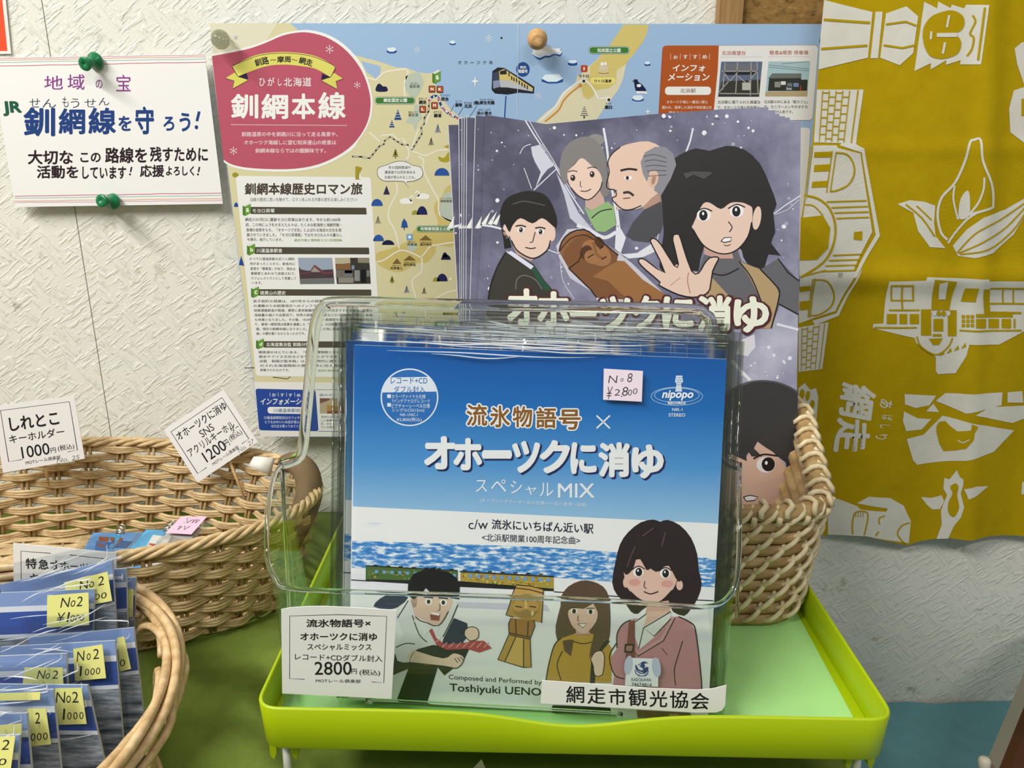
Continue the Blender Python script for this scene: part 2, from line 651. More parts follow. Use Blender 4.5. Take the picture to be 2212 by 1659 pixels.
# leaning wooden board, bottom right
mb = MB()
A, B = atd(2212, 1452, 0.60), atd(2112, 1690, 0.50)
dz = (A - B)
top = A + dz * 0.5
bot = B - dz * 0.75
edge = Vector((0.011, -0.012, 0.004))
back = Vector((0.20, 0.05, 0.0))
side, face = MB(), MB()
side.slab([bot, top, top + edge, bot + edge], Vector((0.002, 0.002, 0)))
face.slab([bot + edge, top + edge, top + edge + back, bot + edge + back], Vector((0, 0.010, 0.0)))
br = empty('wooden_board', Matrix.Translation(bot))
face.build('panel', noise_mat('board_wood', [(0.3, '38200d'), (0.7, '4f2d15')], 10, (1, 1, 0.12), rough=0.45), br)
side.build('edge_strip', mat('7d7a6c', 0.6), br)['label'] = 'grey edge strip'
k = MB()
pk = atd(2126, 1655, 0.505)
k.lathe([(0.0, 0), (0.003, 0), (0.0035, 0.004), (0.0045, 0.006), (0.0045, 0.011), (0.003, 0.013), (0, 0.013)], Matrix.Translation(pk) @ Matrix.Rotation(-0.2, 4, 'X') @ Matrix.Translation((0, 0, -0.006)), 14)
k.build('fastener', mat('cfc7b4', 0.4), br)['label'] = 'small pale metal fastener'
tag(br, 'dark brown wooden board with a grey edge leaning at the right over the turquoise cloth', 'board')

# cork board behind the map, top right
CB = empty('cork_board', Matrix.Translation(atd(1700, 0, 0.69)))
l0, l1 = atd(1555, 0, 0.678), atd(1607, 0, 0.678)
mb = MB()
zt, zb = CAM.z + 0.30, CAM.z - 0.08
mb.box((l0.x, -0.014, zb), (l1.x - 0.0005, -0.0005, zt))
WOODL = noise_mat('pale_frame_wood', [(0.3, '8d6a41'), (0.7, 'ad8755')], 60, (6, 1, 0.35), rough=0.5)
mb.box((l1.x - 0.0005, -0.014, zb - 0.018), (0.72, -0.0005, zb))
mb.build('frame', WOODL, CB)
mb = MB()
mb.box((l1.x - 0.0004, -0.009, zb + 0.0001), (0.72, -0.0006, zt))
mb.build('cork_sheet', noise_mat('cork', [(0.28, '4f3715'), (0.45, '8a6a3a'), (0.62, '94713f'), (0.78, 'c8a878')], 230, (0.6, 1, 1), bmp=0.6, rough=0.9), CB)
tag(CB, 'cork board in a pale wooden frame behind the top right of the map poster', 'board')

# ------------------------------------------------------------------ notice at the far left edge
p = Print(atd(0, 60, 0.6885), rough=0.5)
p.base([(-160, -60), (6, -60), (24, 116), (-150, 120)], 'e9e2dc')
p.poly([(-160, -60), (-1, -60), (16, 110), (-148, 114)], 'e8512c', 1)
tag(p.build('red_notice'), 'orange-red notice with a white border, cut off by the left edge above the handwritten sign', 'notice')

# ------------------------------------------------------------------ handwritten sign
p = Print(atd(240, 280, 0.681), rough=0.45)
p.frame(3.457, 0, 0)
p.base([(-75, 434), (1530, 404), (1664, 1522), (115, 1546)], 'eeecea', 0.0007)
def stripes(ys, L):
    for (ya, yb), c in ys:
        n = 14
        p.line([(L + (1530 - L + (ya - 410) * 0.117) * i / n, ya + (yb - ya) * i / n + rnd.uniform(-1, 1) * 2) for i in range(n + 1)], 4.5, c, 1)
stripes([((440, 411), 'cf8fb0'), ((450, 424), 'd79a5e'), ((468, 440), '8fb3b4'), ((494, 464), 'b4475a')], -72)
stripes([((1465, 1441), 'b4475a'), ((1481, 1460), '8fb3b4'), ((1501, 1484), 'd79a5e'), ((1513, 1497), 'cf8fb0')], 110)
p.chars([('地', 330, 565, 470, 668), ('域', 505, 555, 632, 670), ('の', 715, 595, 765, 660), ('宝', 868, 558, 976, 682)], '8d3f8f', 4, 0.004)
p.text('JR', 20, 755, 162, 868, '1d5a41', 4, 0.04, slant=-0.12)
p.chars([('せ', 220, 735, 300, 802), ('ん', 318, 740, 418, 803), ('も', 465, 722, 512, 800), ('う', 528, 735, 592, 806), ('せ', 632, 738, 716, 800), ('ん', 738, 730, 816, 786)], '2c3552', 4, -0.008)
p.chars([('釧', 175, 800, 412, 1018), ('網', 438, 808, 636, 1003), ('線', 660, 803, 866, 1003), ('を', 885, 865, 982, 978), ('守', 1010, 795, 1150, 1003), ('ろ', 1220, 870, 1302, 976), ('う', 1340, 842, 1422, 982)], '20407f', 4, 0.026)
p.line([(1488, 832), (1470, 905)], 20, '20407f', 4)
p.ell(1467, 950, 13, 15, '20407f', 4)
K = '2b1c24'
p.chars([('大切な', 208, 1120, 546, 1228), ('この', 600, 1140, 752, 1212), ('路線を', 785, 1100, 1098, 1218), ('残すために', 1120, 1095, 1553, 1208), ('活動を', 275, 1235, 586, 1333), ('しています', 615, 1242, 942, 1336), ('応援', 1045, 1230, 1226, 1322), ('よろしく', 1240, 1240, 1450, 1312)], K, 4, 0.024)
for x in (975, 1482):
    p.line([(x + 8, 1246), (x, 1285)], 11, K, 4)
    p.ell(x - 4, 1302, 7, 8, K, 4)
tag(p.build('handwritten_sign'), 'white handwritten sign with coloured rules, held by two green push pins on the left wall', 'sign')

def pushpin(name, x, y, d, m, label, tilt=(0, 0), s=1.0, group=None, prof=None):
    """body axis runs out of the wall from the pinned point"""
    at = atd(x, y, d)
    mx = Matrix.Translation(at) @ Matrix.Rotation(math.pi / 2 + tilt[1], 4, 'X') @ Matrix.Rotation(tilt[0], 4, 'Y') @ Matrix.Scale(s, 4)
    r = empty(name, Matrix.Translation(at))
    mb = MB()
    mb.lathe(prof or [(0, 0.0005), (0.0052, 0.0005), (0.0055, 0.0012), (0.0050, 0.0026), (0.0031, 0.0040), (0.0026, 0.0068), (0.0030, 0.0092), (0.0040, 0.0098), (0.0043, 0.0108), (0.0040, 0.0116), (0.0012, 0.0117), (0.0010, 0.0112), (0, 0.0112)], mx)
    mb.build('head', m, r)
    mb = MB()
    mb.tube([mx @ Vector((0, 0, -0.0035)), mx @ Vector((0, 0, 0.0008))], 0.0005, 6)
    mb.build('needle', mat('c9c9c9', 0.25, 0.5, 'steel', 1.0), r)
    return tag(r, label, 'push pin', group)
PING = mat('147445', 0.25, 0.5)
pushpin('push_pin', 209, 131, 0.680, PING, 'green push pin at the top of the handwritten sign', (-0.25, 0.25), 1.25, 'green push pins')
pushpin('push_pin', 247, 436, 0.680, PING, 'green push pin at the bottom edge of the handwritten sign', (-0.3, -0.15), 1.25, 'green push pins')
CLEARP = clear_film('clear_plastic', 'd3d5cc', 1.9, 0.05)
WOODP = noise_mat('pin_wood', [(0.3, 'b98d55'), (0.7, 'd2a873')], 260, (1, 1, 4))
round_pin = [(0, 0.0004), (0.0022, 0.0004), (0.0024, 0.0035), (0.0058, 0.0055), (0.0066, 0.0080), (0.0065, 0.0100), (0.0055, 0.0122), (0.0041, 0.0136), (0.0039, 0.0142), (0.0032, 0.0144), (0, 0.0144)]
pushpin('push_pin', 489, 78, 0.669, CLEARP, 'clear plastic pin at the upper left corner of the map poster', (-0.2, 0.35), 1.1, 'pins in the map poster', round_pin)
pushpin('push_pin', 1160, 80, 0.669, WOODP, 'round wooden pin in the sea at the top of the map poster', (0.0, 0.25), 1.15, 'pins in the map poster', round_pin)
pushpin('push_pin', 1778, 85, 0.668, CLEARP, 'clear plastic pin half hidden behind the mustard cloth', (0.1, 0.2), 1.0, 'pins in the map poster', round_pin)

# ------------------------------------------------------------------ map poster
WHT, SEA, LAND, INK, GRN = 'eeeeea', '9dbbdc', 'd8d0a6', '22242a', '3c7a33'
p = Print(atd(1106, 480, 0.672), rough=0.38, spec=0.35)
ident = lambda: setattr(p, 'F', lambda x, y: (x, y))
p.base([(453, 50), (1779, 52), (1795, 51), (1690, 938), (1100, 941), (735, 944), (562, 943)], SEA, 0.0003)
p.poly([(453, 50), (626, 50), (650, 70), (700, 100), (780, 123), (822, 134), (857, 146), (876, 146), (900, 155), (923, 159), (934, 157), (940, 181), (950, 205), (962, 222), (975, 238), (992, 252), (1060, 262), (1100, 300), (1200, 320), (1400, 260), (1640, 250), (1735, 300), (1712, 830), (550, 830), (548, 815)], LAND, 1)
p.poly([(453, 50), (600, 50), (560, 110), (463, 120)], 'ddd9c0', 2)
p.poly([(549, 825), (1712, 832), (1690, 938), (1100, 941), (562, 943)], 'e9e7e2', 2)
# Shiretoko side
p.frame(6.506, 1100, 40)
p.poly([(380, 1445), (500, 1330), (640, 1225), (700, 1110), (760, 1030), (930, 900), (960, 800), (1020, 770), (1130, 660), (1220, 590), (1330, 470), (1420, 370), (1500, 270), (1560, 170), (1600, 85), (1960, 85), (1940, 200), (1880, 330), (1790, 450), (1720, 540), (1650, 620), (1600, 850), (1540, 990), (1440, 1130), (1330, 1270), (1230, 1420), (1200, 1520), (500, 1600)], 'dcd5b4', 2)
p.poly([(1600, 86), (1955, 86), (1930, 210), (1870, 340), (1770, 470), (1690, 560), (1630, 650), (1540, 700), (1510, 730), (1500, 900), (1400, 980), (1300, 990), (1200, 1010), (1190, 1080), (1110, 1140), (1040, 1100), (1020, 1000), (1040, 900), (1100, 850), (1140, 800), (1130, 670), (1230, 590), (1400, 390), (1540, 190)], 'd3c273', 3)
p.line([(430, 1440), (640, 1250), (720, 1130), (780, 1040), (930, 920), (1040, 870), (1100, 890), (1190, 1000), (1250, 1120), (1280, 1125), (1400, 1110)], 20, WHT, 4, smooth=4)
p.line([(500, 1450), (690, 1290), (760, 1160), (860, 1050), (1000, 940)], 22, 'd08a2c', 4, smooth=4)
p.ell(1000, 940, 26, 26, 'd08a2c', 5)
def pill(x0, y0, x1, y1, txt, tx, sc=1):
    h = (y1 - y0) / 2
    q = lambda e: [(x0 + e, y0 + e), (x1 - e, y0 + e), (x1 - e, y1 - e), (x0 + e, y1 - e)]
    p.rrect(q(0), h, '1f4a2a', 4)
    p.rrect(q(h * 0.1), h * 0.9, WHT, 5)
    p.rrect(q(h * 0.22), h * 0.78, GRN, 6)
    p.text(txt, *tx, WHT, 7, 0.02)
def floe(x0, y0, x1, y1, h):
    w = x1 - x0
    p.poly([(x0, y0 + h * 0.6), (x0 + w * 0.3, y0 + h), (x0 + w * 0.7, y0 + h * 0.95), (x1, y0 + h * 0.6), (x1, y1 - h * 0.2), (x0 + w * 0.7, y1), (x0 + w * 0.3, y1), (x0, y1 - h * 0.25)], '1e4a92', 4)
    p.poly([(x0, y0 + h * 0.6), (x0 + w * 0.15, y0 + h * 0.1), (x0 + w * 0.8, y0), (x1, y0 + h * 0.6), (x0 + w * 0.7, y0 + h), (x0 + w * 0.3, y0 + h)], 'dcebf2', 5)
pill(1115, 390, 1690, 500, '知床国立公園', (1238, 418, 1565, 476))
p.poly([(312, 495), (350, 470), (740, 460), (745, 490), (715, 535), (640, 510), (560, 550), (510, 545), (430, 582), (380, 560)], '1e4a92', 4)
p.poly([(312, 495), (350, 440), (700, 440), (745, 470), (715, 510), (640, 495), (560, 525), (510, 520), (430, 555), (380, 540)], 'd3e2ee', 5)
p.poly([(350, 490), (352, 380), (400, 350), (500, 378), (640, 422), (720, 420), (705, 445), (725, 470), (640, 478), (540, 490)], 'ecebe8', 6, 3)
floe(455, 780, 755, 912, 110)
floe(825, 585, 955, 662, 45)
floe(1900, 605, 1982, 665, 40)
p.ell(192, 715, 95, 103, '1e4a8c', 4)
p.text('流氷', 150, 665, 243, 705, WHT, 5, 0.02)
p.text('物語号', 128, 715, 258, 768, WHT, 5, 0.02)
p.rrect([(1005, 655), (1100, 655), (1100, 752), (1005, 752)], 20, 'b5482b', 5)
p.text('I', 1043, 682, 1060, 728, WHT, 6, 0.04)
p.text('ウトロ', 978, 785, 1118, 830, INK, 6, 0.03)
for x, y in ((1048, 880), (1400, 1143)):
    p.ell(x, y, 33, 33, WHT, 5)
    p.ell(x, y, 22, 22, '33302a', 6)
p.rrect([(1140, 830), (1495, 830), (1495, 922), (1140, 922)], 44, 'e8da7e', 5)
p.text('ウトロ温泉', 1195, 855, 1440, 902, INK, 6, 0.03)
p.rrect([(1252, 690), (1400, 690), (1388, 808), (1264, 808)], 25, 'd8c48c', 5)
p.ell(1326, 695, 72, 26, 'cfc9ba', 6)
p.line([(1255, 765), (1326, 775), (1397, 765)], 8, '6b5a3a', 6)
p.ell(1305, 640, 22, 28, WHT, 6)
p.ell(1350, 635, 20, 26, WHT, 6)
p.text('らうす', 1358, 1180, 1435, 1208, '555555', 6)
p.text('羅臼', 1342, 1220, 1445, 1270, INK, 6, 0.03)
p.poly([(1722, 880), (1760, 855), (1800, 855), (1812, 890), (1870, 930), (1915, 985), (1928, 1025), (1860, 1022), (1780, 1020), (1762, 960), (1755, 895)], '161d45', 5)
p.poly([(1722, 880), (1752, 866), (1750, 900)], '8a8a3a', 6)
p.ell(1822, 943, 32, 22, WHT, 6)
p.poly([(1780, 1020), (1925, 1022), (1945, 1060), (1850, 1050), (1800, 1060)], WHT, 5)
floe(1725, 1075, 1890, 1165, 75)
for i in range(6):
    p.line([(1055 - i * 11, 1215 + i * 29), (1055 + i * 11, 1215 + i * 29)], 9, '33343a', 5)
p.rect(1043, 1370, 1061, 1404, INK, 5)
p.flake(405, 1088, 42, WHT)
p.poly([(1948, 1255), (1956, 1300), (1995, 1310), (1956, 1320), (1948, 1355), (1940, 1320), (1900, 1310), (1940, 1300)], WHT, 5)
p.line([(124, 90), (118, 1395)], 5, 'c6d9ee', 3)
# left sea and coast
p.frame(5.185, 780, 40)
p.poly([(0, 475), (220, 535), (215, 620), (165, 672), (60, 600)], SEA, 2)
p.line([(0, 640), (60, 660), (165, 690), (245, 610), (300, 590), (500, 565), (530, 600), (490, 700), (485, 830), (500, 880)], 16, 'ece8dc', 3)
p.poly([(510, 640), (640, 600), (680, 650), (700, 720), (660, 820), (605, 885), (540, 860), (495, 770), (500, 690)], 'b9c4b4', 3, 3)
p.poly([(590, 970), (690, 960), (720, 1010), (660, 1060), (690, 1110), (630, 1170), (610, 1255), (575, 1180), (505, 1165), (520, 1120), (600, 1060)], 'b9c4b4', 3)
p.line([(95, 1275), (215, 1385), (225, 1310), (360, 1300), (410, 1360), (470, 1340), (530, 1470), (540, 1520), (500, 1620)], 14, 'ece8dc', 3)
p.line([(1280, 1100), (1160, 1090)], 5, 'ece8dc', 3)
p.line([(560, 1470), (640, 1250), (720, 1190), (770, 1060)], 14, 'ece8dc', 3)
p.line([(560, 1480), (720, 1540), (850, 1480), (980, 1465)], 14, 'ece8dc', 3)
rail = [(-100, 1545), (0, 1548), (95, 1565), (205, 1430), (258, 1405), (262, 1370), (325, 1325), (460, 1412), (525, 1415), (565, 1475), (680, 1290), (672, 1225), (708, 1180), (710, 1110), (755, 1040), (762, 915)]
p.line(rail, 17, '2b2b28', 4)
for i in range(len(rail) - 1):
    a, b = Vector(rail[i]), Vector(rail[i + 1])
    n = max(1, int((b - a).length / 52))
    for j in range(n):
        p.line([tuple(a.lerp(b, (j + 0.15) / n)), tuple(a.lerp(b, (j + 0.75) / n))], 8, 'e9e4d0', 5)
blue = [(762, 915), (800, 875), (838, 868), (872, 900), (890, 960), (930, 1020), (995, 1072), (1075, 1110), (1160, 1135)]
p.line(blue, 34, WHT, 4, smooth=4)
p.line(blue, 28, '1d3f78', 5, smooth=4)
for i in range(len(blue) - 1):
    a, b = Vector(blue[i]), Vector(blue[i + 1])
    p.line([tuple(a.lerp(b, 0.25)), tuple(a.lerp(b, 0.6))], 18, WHT, 6)
for x, y in ((762, 915), (868, 912), (930, 1020), (995, 1072), (1075, 1110)):
    p.ell(x, y, 18, 18, WHT, 7)
    p.ell(x, y, 14, 14, 'c2465a', 8)
def book(x, y, w, h, ch, L=5):
    p.poly([(x, y + h * 0.22), (x + w * 0.7, y), (x + w, y + h * 0.08), (x + w * 0.28, y + h * 0.3)], 'dfe0da', L)
    p.poly([(x, y + h * 0.22), (x + w * 0.28, y + h * 0.3), (x + w * 0.28, y + h), (x, y + h * 0.9)], '4f7d2a', L + 1)
    p.poly([(x + w * 0.28, y + h * 0.3), (x + w, y + h * 0.08), (x + w, y + h * 0.78), (x + w * 0.28, y + h)], '679a37', L + 1)
    p.text(ch, x + w * 0.42, y + h * 0.4, x + w * 0.8, y + h * 0.7, WHT, L + 2, 0.03)
book(798, 575, 92, 155, 'a')
for ch, x, y in (('N', 757, 752), ('K', 845, 755), ('M', 785, 935), ('L', 653, 978)):
    p.rrect([(x, y), (x + 75, y), (x + 75, y + 78), (x, y + 78)], 14, '4d2a1c', 5)
    p.rrect([(x + 8, y + 6), (x + 70, y + 6), (x + 70, y + 68), (x + 8, y + 68)], 10, 'b5532c', 6)
    p.text(ch, x + 22, y + 22, x + 55, y + 54, WHT, 7, 0.04)
pill(152, 875, 607, 962, '網走国定公園', (252, 893, 515, 938))
for t, x0, y0, x1, y1, b in (('あばしり', 645, 885, 735, 908, 0), ('網走', 648, 915, 732, 960, .03), ('かつらだい', 888, 848, 1000, 870, 0), ('桂台', 895, 878, 980, 922, .03), ('もこと', 1058, 915, 1122, 940, 0), ('藻琴', 1052, 948, 1132, 990, .03), ('きたはま', 1152, 933, 1238, 955, 0), ('北浜', 1155, 958, 1240, 1003, .03), ('げんせいかえん', 1330, 896, 1485, 918, 0), ('(臨)原生花園', 1260, 922, 1492, 968, .03), ('はまこしみず', 1312, 1008, 1448, 1032, 0), ('浜小清水', 1295, 1038, 1465, 1080, .03), ('ますうら', 815, 1035, 902, 1060, 0), ('鱒浦', 815, 1065, 898, 1108, .03), ('のとろこ', 555, 715, 638, 735, 0), ('能取湖', 545, 740, 655, 778, .01), ('あばしりこ', 530, 1035, 635, 1060, 0), ('網走湖', 530, 1062, 636, 1098, .01)):
    p.text(t, x0, y0, x1, y1, INK if b != .01 else '55605a', 6, b, 2)
for i, ch in enumerate('オホーツク海'):
    p.text(ch, 1085 + i * 69, (473 if ch != 'ー' else 490), 1125 + i * 69, (512 if ch != 'ー' else 496), '3a465a', 5, 0.0, 2)
p.line([(1000, 1050), (1040, 968)], 4, INK, 5)
p.line([(1090, 1085), (1145, 990)], 4, INK, 5)
p.line([(1210, 1110), (1300, 972)], 4, INK, 5)
p.line([(1622, 868), (1606, 1120)], 13, '1e4a9a', 4)
floe(288, 322, 396, 390, 50)
floe(990, 248, 1058, 296, 35)
p.flake(632, 350, 34, WHT)
p.flake(1430, 226, 42, WHT)
p.ell(1572, 217, 12, 11, INK, 5)
p.poly([(1276, 640), (1284, 690), (1322, 703), (1284, 716), (1276, 775), (1268, 716), (1230, 703), (1268, 690)], WHT, 5)
# the sightseeing train
p.poly([(1470, 590), (1530, 548), (1600, 552), (1763, 650), (1940, 765), (1935, 840), (1763, 830), (1640, 852), (1500, 840), (1462, 800)], '25262a', 4)
p.poly([(1545, 590), (1600, 565), (1763, 672), (1925, 780), (1922, 800), (1763, 735), (1640, 690), (1550, 690)], 'd2bd72', 5)
p.poly([(1550, 690), (1640, 690), (1763, 735), (1922, 800), (1922, 818), (1763, 790), (1640, 772), (1560, 770)], 'b9bcc0', 5)
p.poly([(1478, 610), (1545, 590), (1550, 770), (1480, 790)], '3b4458', 5)
p.poly([(1478, 700), (1550, 690), (1555, 765), (1480, 785)], '8793ad', 6)
p.poly([(1555, 590), (1625, 575), (1632, 625), (1555, 628)], '23252b', 6)
for x, y in ((1650, 600), (1680, 640), (1705, 655), (1735, 665), (1765, 690), (1795, 710), (1825, 728), (1855, 745)):
    p.poly([(x, y), (x + 14, y + 9), (x + 14, y + 52), (x, y + 45)], '2a2c33', 6)
for i in range(9):
    p.ell(1500 + i * 24, 812 + (i % 3) * 8, 10, 12, '0f1012', 5)
def tri(x, y, w, h, c, L=4):
    p.poly([(x, y - h), (x + w / 2, y), (x - w / 2, y)], c, L)
def fir(x, y, w, h, c):
    for i in range(4):
        p.poly([(x, y - h + i * h * 0.17), (x + w * (0.2 + 0.1 * i), y - h + h * (0.30 + 0.19 * i)), (x - w * (0.2 + 0.1 * i), y - h + h * (0.30 + 0.19 * i))], c, 4)
    p.rect(x - w * 0.06, y - h * 0.14, x + w * 0.06, y + h * 0.06, '3a3326', 4)
def comb(x, y, w, h, c):
    p.line([(x, y - h), (x, y)], w * 0.07, c, 4)
    for i in range(6):
        q = w * (0.12 + 0.07 * i)
        p.line([(x - q, y - h * 0.72 + i * h * 0.13), (x, y - h * 0.88 + i * h * 0.13), (x + q, y - h * 0.72 + i * h * 0.13)], w * 0.08, c, 4)
def hill(x, y, w, h, c):
    p.ell(x, y, w / 2, h, c, 4, 18, 0, 180, 360)
for x, y, w, h in ((412, 1135, 84, 118), (345, 1220, 62, 85)):
    tri(x, y, w, h, '284a8c')
    for i in range(1, 4):
        p.line([(x - w * 0.12 * i, y - h + i * h * 0.25), (x + w * 0.12 * i, y - h + i * h * 0.25)], 6, 'd8d3b4', 5)
comb(860, 1285, 70, 105, '34508c')
comb(785, 1425, 66, 95, '33312e')
fir(385, 1560, 75, 105, '8a8a34')
p.poly([(170, 815), (172, 760), (200, 728), (230, 745), (245, 760), (285, 765), (292, 815)], '191d42', 4, 3)
p.poly([(925, 1435), (985, 1410), (985, 1460)], 'b0a02e', 4)
p.poly([(865, 1545), (930, 1560), (985, 1490), (985, 1600), (890, 1600)], 'a99f2c', 4, 3)
# lower map
p.frame(4.365, 780, 340)
p.poly([(840, 260), (790, 300), (760, 370), (700, 430), (690, 500), (720, 640), (540, 660), (490, 700), (420, 800), (250, 870), (150, 900), (145, 990), (250, 1060), (380, 1080), (480, 1020), (560, 990), (620, 990), (700, 900), (720, 830), (900, 800), (880, 260)], 'cdbb72', 2, 3)
p.poly([(770, 360), (870, 340), (890, 600), (790, 580), (740, 510)], 'b9c4b4', 3, 3)
p.ell(480, 845, 48, 42, 'b9c4b4', 3)
for r in ([(430, 0), (420, 40)], [(330, 235), (340, 330), (270, 470), (260, 580), (320, 690), (360, 860)], [(145, 985), (220, 965), (370, 875), (500, 910), (570, 935), (650, 840), (720, 825), (830, 805), (900, 800)], [(570, 935), (570, 1080), (480, 1160), (520, 1325)], [(540, -10), (590, 30), (590, 130), (690, 330), (730, 400), (740, 540), (860, 605)], [(690, 1335), (820, 1270), (920, 1250)], [(600, 1400), (605, 1500), (580, 1580)]):
    p.line(r, 12, 'ece8dc', 3, smooth=3)
p.poly([(150, 140), (165, 95), (240, 70), (300, 45), (380, 32), (450, 50), (480, 70), (560, 90), (585, 140), (570, 190), (500, 225), (430, 235), (455, 290), (415, 245), (400, 230), (300, 225), (220, 225), (165, 190)], '4c4c46', 4, 3)
p.poly([(155, 140), (170, 98), (240, 75), (300, 50), (380, 37), (450, 55), (480, 75), (557, 94), (580, 140), (566, 187), (498, 220), (428, 230), (452, 284), (418, 240), (400, 225), (300, 220), (222, 220), (170, 188)], 'e8e8e6', 5, 3)
for t, x0, y0, x1, y1 in (('冬の屈斜路湖や', 258, 80, 468, 110), ('濤沸湖では羽を休める', 222, 125, 510, 155), ('白鳥が見られることも。', 225, 172, 512, 202)):
    p.text(t, x0, y0, x1, y1, '33332f', 6, 0.01, 2)
for x, y, f in ((430, 410, 1), (580, 365, -1)):
    p.poly([(x - 65 * f, y), (x - 40 * f, y - 22), (x + 20 * f, y - 25), (x + 58 * f, y + 10), (x + 45 * f, y + 28), (x - 45 * f, y + 28)], WHT, 4, 3)
    p.line([(x + 45 * f, y + 5), (x + 30 * f, y - 25), (x + 50 * f, y - 45), (x + 70 * f, y - 25)], 13, WHT, 4, smooth=4)
for x, y, w, h, c in ((762, 172, 140, 72, '2a55a0'), (150, 458, 108, 66, '2a55a0'), (165, 790, 100, 62, '2a55a0'), (255, 825, 115, 46, '191d42'), (575, 540, 98, 80, '22245a'), (510, 540, 65, 42, '98983a'), (765, 1168, 100, 72, '22245a'), (708, 1170, 64, 40, '98983a'), (800, 965, 90, 50, '191d42'), (790, 940, 50, 45, '191d42')):
    hill(x, y, w, h, c)
p.line([(700, 172), (700, 172.1)], 1, 'ffffff', 4)
tri(240, 350, 62, 85, '2b2b4a')
comb(160, 630, 60, 82, '6f6f60')
p.poly([(405, 575), (432, 610), (442, 662), (378, 662), (385, 610)], '24549c', 4)
p.rect(402, 660, 410, 682, INK, 4)
fir(292, 1185, 56, 70, '8a8a34')
comb(430, 1282, 56, 76, '4a5a86')
comb(595, 1290, 48, 68, '33312e')
pill(520, 643, 878, 705, '阿寒摩周国立公園', (562, 657, 838, 690))
pill(682, 1543, 1050, 1600, '釧路湿原国立公園', (722, 1556, 1030, 1590))
p.rrect([(428, 722), (488, 722), (488, 782), (428, 782)], 10, '6fa3d0', 5)
p.ell(458, 750, 15, 15, WHT, 6)
for x, y, w, h in ((608, 783, 122, 50), (338, 1004, 86, 52), (458, 972, 122, 48)):
    tri(x, y, w, h, '7d6234')
for t, x0, y0, x1, y1 in (('あかんこ', 445, 790, 510, 804), ('阿寒湖', 437, 808, 525, 834), ('おあかんだけ', 558, 793, 668, 806), ('雄阿寒岳', 555, 808, 667, 834), ('あかんふじ', 297, 1012, 378, 1025), ('阿寒富士', 280, 1030, 392, 1058), ('めあかんだけ', 405, 982, 508, 996), ('雌阿寒岳', 400, 998, 515, 1026), ('くっしゃろこ', 752, 378, 856, 390), ('屈斜路湖', 748, 398, 856, 424)):
    p.text(t, x0, y0, x1, y1, '45402c', 6, 0.012, 2)
p.rrect([(762, 1455), (930, 1455), (930, 1490), (762, 1490)], 16, 'd8c968', 4)
p.text('鶴居村の酒', 770, 1462, 928, 1486, INK, 5, 0.03, 2)
for x, f in ((330, 1), (395, -1)):
    p.line([(x - 18 * f, 1458), (x, 1480), (x + 20 * f, 1508)], 7, '3a3326', 5)
    p.line([(x + 2 * f, 1455), (x + 4 * f, 1485)], 6, '3a3326', 5)
# pink title drop
p.frame(4.74, 440, 30)
drop = [(84, 432), (300, 392), (480, 352), (650, 290), (800, 225), (950, 193), (1080, 192), (1250, 237), (1420, 340), (1560, 490), (1650, 650), (1700, 820), (1708, 950), (1680, 1100), (1600, 1250), (1480, 1380), (1300, 1490), (1100, 1560), (850, 1590), (500, 1580), (300, 1545), (203, 1492)]
big = [tuple(q) for q in spline(drop[:], 3)]
p.poly([(80, 432)] + [(x + (22 if x > 900 else 6) * (1 if y < 1400 else .7), y + (-24 if y < 600 else (26 if y > 1300 else 0))) for x, y in big] + [(206, 1500)], WHT, 4)
p.poly(big, 'b9566a', 5)
arc = [(295, 540), (450, 455), (600, 408), (820, 390), (1050, 410), (1200, 455), (1350, 540)]
arb = [(1300, 648), (1150, 565), (1000, 535), (820, 520), (650, 535), (480, 590), (350, 642)]
p.poly([(320, 600), (222, 660), (312, 686), (298, 768), (458, 680), (350, 640)], 'd9d264', 6)
p.poly([(1330, 600), (1428, 665), (1355, 690), (1367, 772), (1205, 685), (1300, 645)], 'd9d264', 6)
p.line([(222, 660), (312, 686), (298, 768), (458, 680)], 6, '2a2430', 7)
p.line([(1428, 665), (1355, 690), (1367, 772), (1205, 685)], 6, '2a2430', 7)
p.poly([(350, 645), (440, 605), (458, 672)], '241f3c', 7)
p.poly([(1215, 610), (1305, 650), (1203, 675)], '241f3c', 7)
p.poly([tuple(q) for q in spline(arc, 5)] + [tuple(q) for q in spline(arb, 5)], 'dcd56a', 8)
p.line([(300, 530)] + [(x, y + 12) for x, y in arc[1:-1]] + [(1345, 545), (1300, 645)], 5, '2a2430', 9, smooth=4)
p.line([(292, 540), (350, 640)], 6, '2a2430', 9)
F0 = p.F
for t, q in (('釧路', ((515, 468), (655, 430), (675, 512), (535, 540))), ('～', ((682, 455), (742, 445), (744, 490), (684, 500))), ('摩周', ((752, 433), (890, 432), (892, 497), (754, 500))), ('～', ((900, 445), (962, 455), (960, 498), (900, 490))), ('網走', ((985, 436), (1122, 470), (1110, 542), (972, 505)))):
    p.F = F0
    p.quadframe(*q)
    p.text(t, 0, 0 if t != '～' else 35, 100, 100 if t != '～' else 65, '231f28', 10, 0.02)
p.F = F0
p.chars([('ひ', 570, 658, 632, 740), ('が', 655, 650, 725, 738), ('し', 762, 662, 800, 735), ('北', 822, 655, 905, 742), ('海', 918, 652, 1005, 742), ('道', 1014, 650, 1103, 742)], WHT, 7, 0.008)
p.chars([('釧', 278, 818, 560, 1072), ('網', 590, 818, 866, 1078), ('本', 900, 815, 1145, 1078), ('線', 1172, 800, 1456, 1078)], WHT, 7, 0.026)
for i in range(70):
    x = 282 + i * 17
    p.rect(x, 1130 + i * 0.13, x + 11, 1138 + i * 0.13, 'ead3d4', 7)
